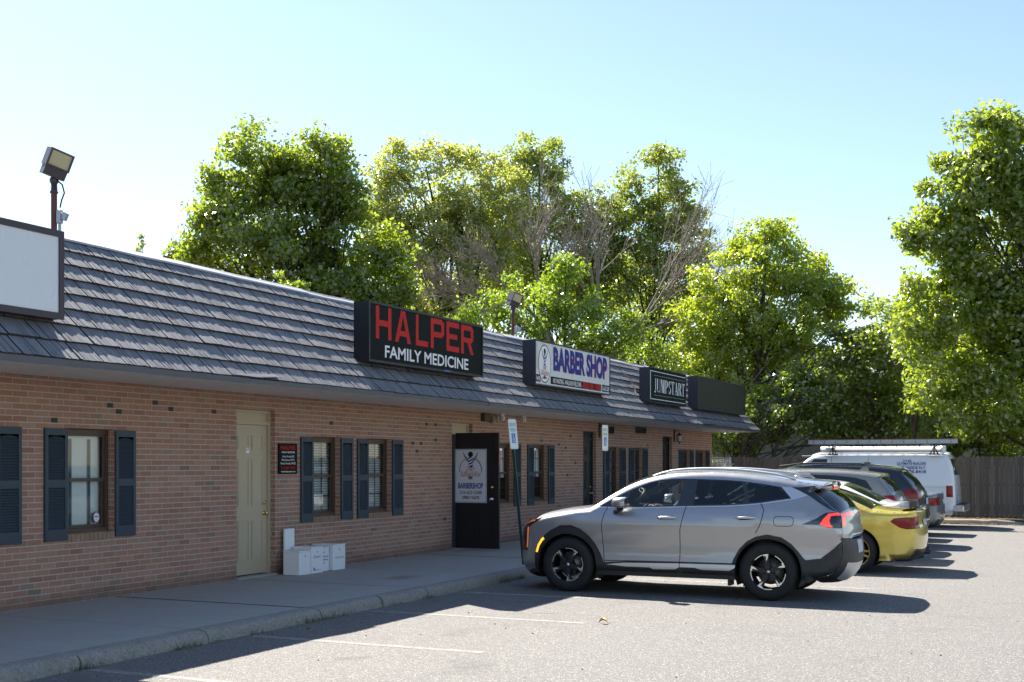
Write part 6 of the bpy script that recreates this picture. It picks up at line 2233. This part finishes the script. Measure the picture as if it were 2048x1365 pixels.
def crown_points(blobs, Z, clump_r, per_clump, dens, depth=1.0, shell=.72):
    """blobs: (px, py, rx, ry) in picture units -> leaf centres gathered into clumps"""
    C = []; O = []; clumps = []
    k = Z / 2450
    fw = np.array((-SN, CS, 0)); rt = np.array((CS, SN, 0))
    for (px, py, rx, ry) in blobs:
        c = at(px, py, Z)
        a, b = rx * k, ry * k
        dz = max(a, b) * .8 * depth
        c = c + fw * rng.uniform(-.5, .5) * dz
        m = max(5, int(2.3 * dens * (a * b) / (clump_r ** 2) * (1 + .5 * dz / clump_r)))
        d = rng.normal(size=(m, 3)); d /= np.linalg.norm(d, axis=1, keepdims=True)
        r = np.where(rng.random(m) < shell, rng.uniform(.78, 1.04, m), rng.random(m) ** .5 * .8)
        wob = 1 + .14 * np.clip(rng.normal(size=m), -1.5, 1.2)
        q = d * (r * wob)[:, None]
        cc = c + rt * (q[:, :1] * a) + fw * (q[:, 1:2] * dz) + np.array((0, 0, 1)) * (q[:, 2:3] * b)
        clumps.append(cc)
        for p, dv in zip(cc, d):
            n = max(5, int(3.2 * per_clump * rng.uniform(.5, 1.5)))
            g = np.clip(rng.normal(size=(n, 3)), -1.7, 1.7) * clump_r * rng.uniform(.35, .62) * np.array((1, 1, .62))
            C.append(p + g)
            o = rt * dv[0] + fw * dv[1] + np.array((0, 0, 1)) * dv[2]
            O.append(np.repeat(o[None], n, 0))
    return np.concatenate(C), np.concatenate(O), np.concatenate(clumps)

def limbs(mb, base, top, clumps, r0, nl, seed, spread=.35):
    """tapering trunk from base to top and limbs running out to some of the leaf clumps"""
    r = random.Random(seed)
    base, top = Vector(base), Vector(top)
    pts = []
    n = 8
    for i in range(n + 1):
        f = i / n
        p = base.lerp(top, f) + Vector((r.gauss(0, .05), r.gauss(0, .05), 0)) * (base - top).length * .12 * (1 if 0 < i else 0)
        pts.append(p)
    mb.tube(pts, [r0 * .8 * (1 - .85 * i / n) + (r0 * .35 if i == 0 else 0) for i in range(n + 1)], 8)
    idx = list(range(len(clumps))); r.shuffle(idx)
    for k in idx[:nl]:
        e = Vector(clumps[k])
        h = (e.z - base.z) / max(.1, top.z - base.z)
        f = min(.95, max(.12, h * r.uniform(.35, .75)))
        s = base.lerp(top, f)
        i0 = min(n - 1, int(f * n)); s = pts[i0].lerp(pts[i0 + 1], f * n - i0)
        d = e - s
        mid1 = s + d * .35 + Vector((0, 0, d.length * .10)) + Vector((r.gauss(0, .06), r.gauss(0, .06), r.gauss(0, .05))) * d.length
        mid2 = s + d * .7 + Vector((0, 0, d.length * .08)) + Vector((r.gauss(0, .06), r.gauss(0, .06), r.gauss(0, .05))) * d.length
        rr = r0 * (1 - .8 * f) * r.uniform(.22, .42)
        mb.tube([s, mid1, mid2, e], [rr, rr * .7, rr * .42, rr * .12], 6, False)
        for _ in range(2):
            q = mid2 + Vector((r.gauss(0, 1), r.gauss(0, 1), abs(r.gauss(0, 1)))) * min(d.length, 4.) * .10
            mb.tube([mid1.lerp(mid2, r.uniform(.3, 1)), mid2.lerp(q, .5) + Vector((0, 0, .1)), q], [rr * .4, rr * .25, rr * .08], 5, False)

def tree(label, blobs, Z, basepx, toppx, mat, size, clump_r, per, dens, r0=.22, nl=30, seed=1, bark=None, cat='tree', name='leafy_tree', depth=1., up=.5, shell=.72, trunks=None, gr=None):
    b = at(basepx[0], 927, Z); b[2] = -.05
    t = thing(name, label, cat, tuple(b))
    C, O, cl = crown_points(blobs, Z, clump_r, per, dens, depth, shell)
    k = C[:, 2] > .05
    C, O = C[k], O[k]
    print('LEAVES', len(C), label[:40])
    ob = leaf_mesh('crown', C, size, mat, t, up, O)
    ob.matrix_parent_inverse = Matrix.Translation(t.location).inverted()
    m = MB()
    for (bp, tp) in (trunks or [(basepx, toppx)]):
        bb = at(bp[0], bp[1], Z)
        if bp[1] >= 900: bb[2] = -.1
        limbs(m, bb, at(tp[0], tp[1], Z), cl, r0, nl, seed)
        seed += 1
    o2 = m.build('trunk', bark or M['bark'], t)
    o2.matrix_parent_inverse = Matrix.Translation(t.location).inverted()
    if gr: t['group'] = gr
    return t
M['bark'] = pmat('grey_brown_bark', (.075, .06, .048), .95, var=.35, scale=8, bump=.6, bscale=20)
M['bark_dark'] = pmat('dark_bark', (.035, .028, .022), .95, var=.35, scale=8, bump=.6, bscale=20)
M['bark_pale'] = pmat('pale_twig_bark', (.24, .205, .175), .95, var=.3, scale=8)
M['leaf_maple'] = leafmat('maple_leaf', (.105, .165, .022), (.25, .31, .048), .58)
M['leaf_pale'] = leafmat('pale_willow_leaf', (.18, .22, .070), (.36, .40, .14), .54)
M['leaf_mid'] = leafmat('mid_green_leaf', (.12, .17, .034), (.26, .31, .075), .55)
M['leaf_lime'] = leafmat('fresh_lime_leaf', (.09, .17, .018), (.24, .32, .035), .55)
M['leaf_yel'] = leafmat('yellow_green_leaf', (.14, .21, .026), (.32, .38, .05), .58)
M['leaf_dark'] = leafmat('shade_leaf', (.075, .125, .018), (.21, .27, .045), .55)
M['leaf_light'] = leafmat('pale_new_leaf', (.10, .17, .035), (.32, .40, .13), .5)

tree('big dark green maple rising behind the shingled roof left of the HALPER sign', [
    (520, 320, 78, 68), (620, 330, 85, 62), (560, 400, 110, 70), (660, 390, 65, 75), (455, 400, 62, 55), (450, 480, 60, 55), (560, 490, 110, 60), (680, 480, 80, 70), (740, 560, 80, 65),
    (480, 540, 75, 50), (600, 570, 110, 55), (700, 620, 110, 55), (410, 495, 38, 38), (785, 600, 45, 45), (500, 285, 45, 38), (660, 300, 38, 36), (580, 300, 60, 42), (690, 350, 40, 55), (715, 430, 40, 60), (770, 540, 50, 50), (760, 480, 35, 45), (430, 370, 42, 34), (425, 440, 36, 40), (415, 520, 38, 36), (520, 440, 90, 60), (640, 560, 90, 50), (800, 590, 40, 40)],
    44, (690, 927), (640, 320), M['leaf_maple'], .185, .62, 42, .95, .26, 34, 3, M['bark_dark'], trunks=[((690, 927), (665, 330)), ((625, 927), (560, 330))])
tree('tall pale olive tree between the dark maple and the broken bare branches', [
    (800, 340, 60, 55), (870, 330, 60, 50), (930, 350, 60, 50), (780, 420, 60, 60), (860, 430, 80, 70), (950, 440, 70, 70), (790, 520, 50, 60), (880, 540, 70, 60), (745, 400, 32, 50), (960, 520, 60, 50), (760, 470, 40, 60), (850, 600, 80, 50), (950, 600, 80, 50), (1000, 440, 60, 70), (840, 480, 70, 50), (920, 400, 60, 50), (760, 360, 40, 50), (900, 470, 80, 60), (800, 570, 60, 60), (1000, 380, 50, 60), (1000, 520, 60, 50), (880, 300, 45, 26), (790, 305, 40, 26), (960, 315, 35, 24)],
    58, (900, 927), (880, 330), M['leaf_pale'], .17, .60, 30, .8, .28, 26, 7, M['bark_dark'], shell=.6, trunks=[((905, 927), (860, 330)), ((930, 927), (960, 360))])
tree('tall mid green tree with a spiky top behind the bare branches', [
    (1060, 320, 55, 48), (1110, 330, 48, 45), (1030, 390, 60, 50), (1110, 400, 55, 55), (1075, 300, 38, 32), (1060, 470, 70, 50), (1150, 480, 50, 50), (1050, 550, 80, 50), (1150, 570, 70, 50), (1180, 420, 40, 50), (1180, 500, 60, 60), (1010, 460, 50, 60), (1120, 450, 60, 50), (1200, 600, 70, 50)],
    60, (1080, 927), (1080, 300), M['leaf_mid'], .18, .62, 32, 1., .28, 22, 9, M['bark_dark'])
tree('mid green tree with two narrow tops right of the bare branches', [
    (1300, 355, 42, 50), (1345, 350, 32, 42), (1260, 370, 34, 32), (1310, 430, 75, 50), (1390, 480, 45, 60), (1290, 520, 80, 55), (1200, 450, 40, 40), (1230, 530, 60, 50), (1350, 430, 50, 60), (1270, 460, 60, 50), (1370, 560, 60, 60), (1240, 420, 40, 40), (1340, 620, 70, 50)],
    60, (1300, 927), (1310, 320), M['leaf_mid'], .18, .60, 32, 1., .26, 22, 12, M['bark_dark'])
tree('bright lime bushy tree right behind the roof beside the far floodlight', [
    (985, 640, 75, 45), (1080, 600, 80, 60), (1150, 560, 50, 45), (1180, 640, 80, 60), (1255, 680, 80, 50), (1080, 680, 90, 40), (1130, 540, 35, 30), (930, 650, 45, 30), (1320, 720, 55, 40)],
    47, (1130, 927), (1130, 560), M['leaf_lime'], .155, .52, 34, .72, .16, 40, 15, M['bark_dark'])
tree('broad yellow green tree with a domed crown beyond the far end of the building', [
    (1520, 520, 95, 70), (1600, 530, 70, 60), (1450, 580, 80, 65), (1540, 610, 120, 70), (1650, 600, 70, 60), (1420, 660, 80, 60), (1500, 700, 100, 60), (1600, 690, 90, 60), (1395, 720, 60, 50), (1700, 600, 45, 45), (1510, 470, 50, 32), (1570, 480, 45, 35), (1450, 780, 70, 50)],
    46, (1500, 927), (1530, 500), M['leaf_yel'], .15, .52, 40, .85, .24, 44, 18, M['bark'])
tree('shaded green tree with drooping boughs over the wooden fence', [
    (1570, 790, 80, 50), (1650, 780, 80, 60), (1740, 720, 80, 55), (1720, 810, 90, 50), (1600, 850, 90, 35), (1700, 860, 90, 32), (1800, 800, 70, 55), (1820, 860, 60, 35), (1500, 860, 70, 40), (1690, 690, 55, 40), (1455, 850, 40, 45)],
    42.5, (1490, 927), (1600, 760), M['leaf_dark'], .145, .50, 42, .95, .14, 24, 21, M['bark'], trunks=[((1492, 927), (1480, 780)), ((1510, 927), (1600, 740)), ((1760, 927), (1740, 740))])
tree('large maple at the right edge with sunlit pale leaf tips', [
    (1960, 290, 75, 65), (2030, 330, 75, 80), (1930, 390, 70, 60), (2010, 440, 85, 70), (1890, 470, 65, 45), (1960, 540, 100, 60), (1880, 570, 70, 50), (2050, 560, 70, 80), (1850, 640, 65, 45), (1940, 640, 90, 60), (2030, 680, 80, 70), (1900, 730, 80, 55), (2000, 770, 80, 55), (1990, 245, 35, 30), (1825, 470, 28, 22), (2100, 420, 80, 120), (1830, 710, 40, 40), (1885, 410, 48, 48), (1905, 335, 42, 42), (1860, 520, 55, 48), (1930, 480, 60, 50), (1985, 370, 60, 60), (2000, 600, 80, 60), (2150, 340, 90, 85), (2210, 480, 100, 90), (2180, 620, 100, 90), (2110, 250, 60, 50), (2240, 730, 100, 70), (2130, 760, 90, 60), (1870, 790, 60, 40), (1950, 840, 70, 40), (2040, 850, 70, 50)],
    38, (2120, 927), (2040, 330), M['leaf_maple'], .175, .56, 46, 1.0, .28, 46, 25, M['bark_dark'])
tree('pale flowering small tree lit by the sun left of the large right maple', [
    (1790, 600, 45, 40), (1840, 590, 50, 45), (1800, 660, 50, 40), (1860, 680, 45, 40), (1875, 620, 35, 35)],
    41, (1830, 927), (1830, 600), M['leaf_light'], .14, .42, 34, .6, .10, 24, 28, M['bark'])
tree('dark ivy covered shrub leaning over the fence at the right', [
    (1950, 850, 75, 50), (2020, 840, 60, 55), (1900, 860, 40, 45), (1975, 800, 60, 35), (2060, 850, 50, 50), (1935, 890, 60, 28)],
    40.2, (1960, 927), (1960, 820), M['leaf_dark'], .11, .36, 40, .9, .08, 20, 31, M['bark_dark'], 'shrub', 'ivy_shrub')
tree('small conifer tip showing over the roof ridge at the left', [(283, 502, 12, 9), (283, 488, 8, 8), (283, 474, 4, 6)], 50, (283, 927), (283, 466), M['leaf_pale'], .085, .12, 8, .8, .05, 10, 33, M['bark_dark'], 'tree', 'conifer')
tree('young green tree just left of the big dark maple', [(370, 500, 28, 26), (385, 530, 35, 25), (350, 515, 18, 16)], 47, (375, 927), (372, 480), M['leaf_mid'], .15, .42, 26, .8, .10, 10, 35, M['bark_dark'])
tree('feathery conifer top peeking over the roof ridge under the dark maple', [(575, 560, 20, 22), (545, 575, 22, 12), (600, 575, 18, 14)], 38, (575, 927), (575, 540), M['leaf_yel'], .10, .22, 20, .9, .08, 10, 36, M['bark'], 'tree', 'conifer')
tree('low light green shrub behind the chain link fence at the building corner', [(1445, 850, 35, 40), (1450, 890, 35, 30), (1480, 840, 30, 30)], 43, (1450, 927), (1450, 850), M['leaf_yel'], .11, .34, 34, .9, .05, 10, 38, M['bark'], 'shrub', 'shrub')
# backdrop of foliage far behind, seen only through gaps
for k, (lab, bl, Z) in enumerate((
    ('distant dark green tree mass low behind the middle trees', [(820, 620, 90, 60), (930, 600, 80, 60), (1040, 560, 80, 60), (1150, 600, 80, 60), (780, 520, 60, 60), (1250, 560, 80, 60), (1000, 500, 80, 50)], 72),
    ('distant dark green tree mass low behind the domed tree', [(1300, 640, 90, 70), (1400, 700, 90, 70), (1250, 740, 90, 60), (1500, 780, 90, 60)], 66),
    ('distant dark tree mass behind the right maple', [(1760, 720, 90, 60), (1880, 700, 100, 80), (2000, 700, 100, 90), (2060, 820, 80, 70), (1850, 830, 90, 60), (1950, 800, 90, 70), (1820, 780, 80, 60), (2000, 880, 100, 40), (1750, 850, 90, 50)], 49))):
    tree(lab, bl, Z, (bl[1][0], 927), (bl[1][0], 600), M['leaf_mid'] if k < 2 else M['leaf_dark'], .24, .8, 28, 1.1, .22, 12, 40 + k, M['bark_dark'])

# bare, broken crown of twigs
def bare_tree():
    Z = 50
    b = at(1150, 927, Z); b[2] = -.1
    t = thing('bare_tree', 'grey leafless tree with fans of bare twigs in front of the tall green trees', 'tree', tuple(b))
    r = random.Random(77)
    m = MB()
    tips = []
    def branch(p, d, L, rad, lev):
        n = 4
        pts = [p]; q = p; dd = d
        for i in range(n):
            dd = (dd + Vector((r.gauss(0, .05), r.gauss(0, .05), r.gauss(0, .04) + .01))).normalized()
            q = q + dd * (L / n); pts.append(q)
        m.tube(pts, [max(.0075, .85 * rad * (1 - .65 * i / n)) for i in range(n + 1)], 5 if lev < 2 else 3, False)
        if lev < 4:
            k = {0: 6, 1: 7, 2: 5, 3: 3}[lev]
            for j in range(k):
                f = r.uniform(.35, 1.0)
                s = pts[min(n - 1, int(f * n))].lerp(pts[min(n, int(f * n) + 1)], f * n % 1)
                sp_ = {0: .30, 1: .26, 2: .30, 3: .4}[lev]
                nd = (d + Vector((r.gauss(0, sp_), r.gauss(0, sp_), r.gauss(0, sp_) + .06))).normalized()
                branch(s, nd, L * r.uniform(.45, .75), rad * .45, lev + 1)
    rt = Vector((CS, SN, 0)); up = Vector((0, 0, 1))
    fans = [((1075, 640), (-.75, .75), 5.0), ((1080, 620), (-.15, 1), 5.6), ((1050, 640), (-1, .35), 4.2), ((1190, 620), (.05, 1), 4.6), ((1200, 620), (-.1, 1), 4.2), ((1260, 660), (.8, .8), 5.0), ((1280, 650), (.5, 1), 5.2), ((1290, 660), (1, .45), 4.6), ((960, 620), (-.9, .5), 3.6), ((1330, 640), (.9, .7), 4.2)]
    fork = Vector(at(1150, 790, Z))
    for (pp, d, L) in fans:
        p = Vector(at(pp[0], pp[1], Z + r.uniform(-2, 2)))
        m.tube([Vector(b), fork.lerp(Vector(b), .3), fork, fork.lerp(p, .55) + Vector((0, 0, -.2)), p], [.30, .26, .2, .14, .085], 7, False)
        branch(p, (rt * d[0] + up * d[1]).normalized(), L * (.66 if d[0] > .3 else .6), .07, 1)
        branch(p, (rt * (d[0] + r.uniform(-.3, .3)) + up * d[1] + Vector((r.gauss(0, .3), r.gauss(0, .3), 0))).normalized(), L * .5, .06, 1)
    o = m.build('branches', M['bark_pale'], t)
    o.matrix_parent_inverse = Matrix.Translation(t.location).inverted()
bare_tree()

# ================================================================== houses behind the trees
def house(label, px, Z, wd, dp, hw, hr, wall, roof, rz):
    b = at(px, 927, Z); b[2] = -.03
    t = thing('house', label, 'house', tuple(b), rz)
    m = MB()
    m.add([(-wd / 2, 0, 0), (wd / 2, 0, 0), (wd / 2, dp, 0), (-wd / 2, dp, 0), (-wd / 2, 0, hw), (wd / 2, 0, hw), (wd / 2, dp, hw), (-wd / 2, dp, hw), (0, 0, hr), (0, dp, hr)],
          [(0, 1, 5, 8, 4), (1, 2, 6, 5), (2, 3, 7, 9, 6), (3, 0, 4, 7)])
    m.build('wall', wall, t)
    m = MB()
    for s in (-1, 1):
        e = .4
        z1 = hw - e * (hr - hw) / (wd / 2)
        a = [(s * (wd / 2 + e), -e, z1), (0, -e, hr), (0, dp + e, hr), (s * (wd / 2 + e), dp + e, z1)]
        m.add([(x, y, z + .04) for x, y, z in a] + [(x, y, z + .2) for x, y, z in a], [(4, 5, 6, 7), (0, 3, 2, 1), (0, 1, 5, 4), (1, 2, 6, 5), (2, 3, 7, 6), (3, 0, 4, 7)])
    m.build('roof', roof, t)
    for xx in (-wd * .25, wd * .22):
        for z in (1.0, 3.8):
            m = MB()
            m.box(xx - .55, -.05, z, xx - .47, .02, z + 1.5); m.box(xx + .47, -.05, z, xx + .55, .02, z + 1.5); m.box(xx - .47, -.05, z, xx + .47, .02, z + .08); m.box(xx - .47, -.05, z + 1.42, xx + .47, .02, z + 1.5); m.box(xx - .47, -.04, z + .72, xx + .47, .01, z + .78)
            f = m.build('window', M['white'], t)
            m = MB().box(xx - .47, -.02, z + .08, xx + .47, -.005, z + 1.42)
            m.build('pane', M['g_solid'], f)
sid = pmat('grey_siding', (.30, .30, .29), .7, var=.08, scale=2)
sid2 = pmat('pale_siding', (.52, .52, .50), .7, var=.08, scale=2)
rfm = pmat('house_shingle', (.14, .13, .135), .9, var=.25, scale=12)
house('grey sided house glimpsed through the trees behind the wooden fence', 1580, 56, 9, 9, 5.0, 7.6, sid, rfm, YAW + .1)
house('pale sided house glimpsed behind the large maple at the right edge', 2010, 52, 10, 9, 5.4, 8.2, sid2, rfm, YAW - .05)

# ================================================================== small things on the ground
r = random.Random(21)
t = thing('fallen_leaf', 'small curled yellow leaf lying on the sunlit asphalt in front of the crossover', 'leaf', (-3.75, 12.02, .0))
g0 = at(1206, 1248, 1.755 * 2450 / (1248 - 927))
t.location = (g0[0], g0[1], .004)
m = MB()
v = []; n = 8
for i in range(n + 1):
    f = i / n
    wv = .035 * math.sin(math.pi * f) + .002
    z = .012 + .03 * math.sin(math.pi * f * .9)
    v += [(-.05 + .1 * f, -wv, z + wv * .6), (-.05 + .1 * f, 0, z - .008), (-.05 + .1 * f, wv, z + wv * .5)]
m.add(v, [(i * 3 + k, i * 3 + 3 + k, i * 3 + 4 + k, i * 3 + 1 + k) for i in range(n) for k in range(2)], True)
m.tube([(.05, 0, .01), (.085, .01, .004)], .003, 5)
m.build('blade', pmat('yellow_leaf', (.55, .36, .06), .6, var=.2), t)
# weeds in the kerb joint and loose grit
m = MB()
for (yc, n, h) in ((7.93, 26, .07), (9.25, 40, .06), (9.6, 14, .04), (10.3, 12, .05), (11.4, 30, .09), (11.7, 18, .07), (13.2, 16, .05), (14.0, 22, .06), (16.4, 40, .10), (16.9, 30, .08), (12.0, 20, .05)):
    for _ in range(n):
        y = yc + r.gauss(0, .12); x = -7.685 + abs(r.gauss(0, .015))
        a = r.uniform(0, 6.28); hh = h * r.uniform(.4, 1.2); wv = .006
        dx, dy = math.cos(a) * hh * .5, math.sin(a) * hh * .5
        m.add([(x - wv * math.sin(a), y + wv * math.cos(a), 0), (x + wv * math.sin(a), y - wv * math.cos(a), 0), (x + dx, y + dy, hh)], [(0, 1, 2)])
tag(m.build('kerb_weeds', leafmat('weed_blade', (.05, .075, .02), (.16, .15, .06), .3)), 'small dry weeds growing in the joint along the kerb', 'weeds', kind='stuff')
m = MB()
for _ in range(260):
    x, y = r.uniform(-7.6, 2.5), r.uniform(5, 22)
    if r.random() < .35: x = -7.6 + abs(r.gauss(0, .25))
    s = abs(r.gauss(.002, .003)) + .0025
    m.ball((x, y, s * .5), s, 4, (r.uniform(.7, 1.6), r.uniform(.7, 1.6), .7))
tag(m.build('grit', pmat('dark_grit', (.09, .08, .07), .9, var=.6, scale=3)), 'dark grit and specks scattered over the asphalt', 'grit', kind='stuff')
m = MB()
for _ in range(900):
    x, y = r.uniform(-9, -1.2), 37.5 - abs(r.gauss(0, .22))
    if r.random() < .4: y = r.uniform(37.75, 40.2)
    z = .02 if y < 37.5 else .14
    a = r.uniform(0, 6.28); s = r.uniform(.02, .06)
    m.add([(x + s * math.cos(a), y + s * math.sin(a), z), (x - s * math.sin(a) * .6, y + s * math.cos(a) * .6, z + .02), (x - s * math.cos(a), y - s * math.sin(a), z), (x + s * math.sin(a) * .6, y - s * math.cos(a) * .6, z + .015)], [(0, 1, 2, 3)])
tag(m.build('leaf_litter', pmat('dry_leaf_litter', (.22, .13, .05), .8, var=.5, scale=5)), 'dry brown leaf litter along the back kerb', 'leaf litter', kind='stuff')
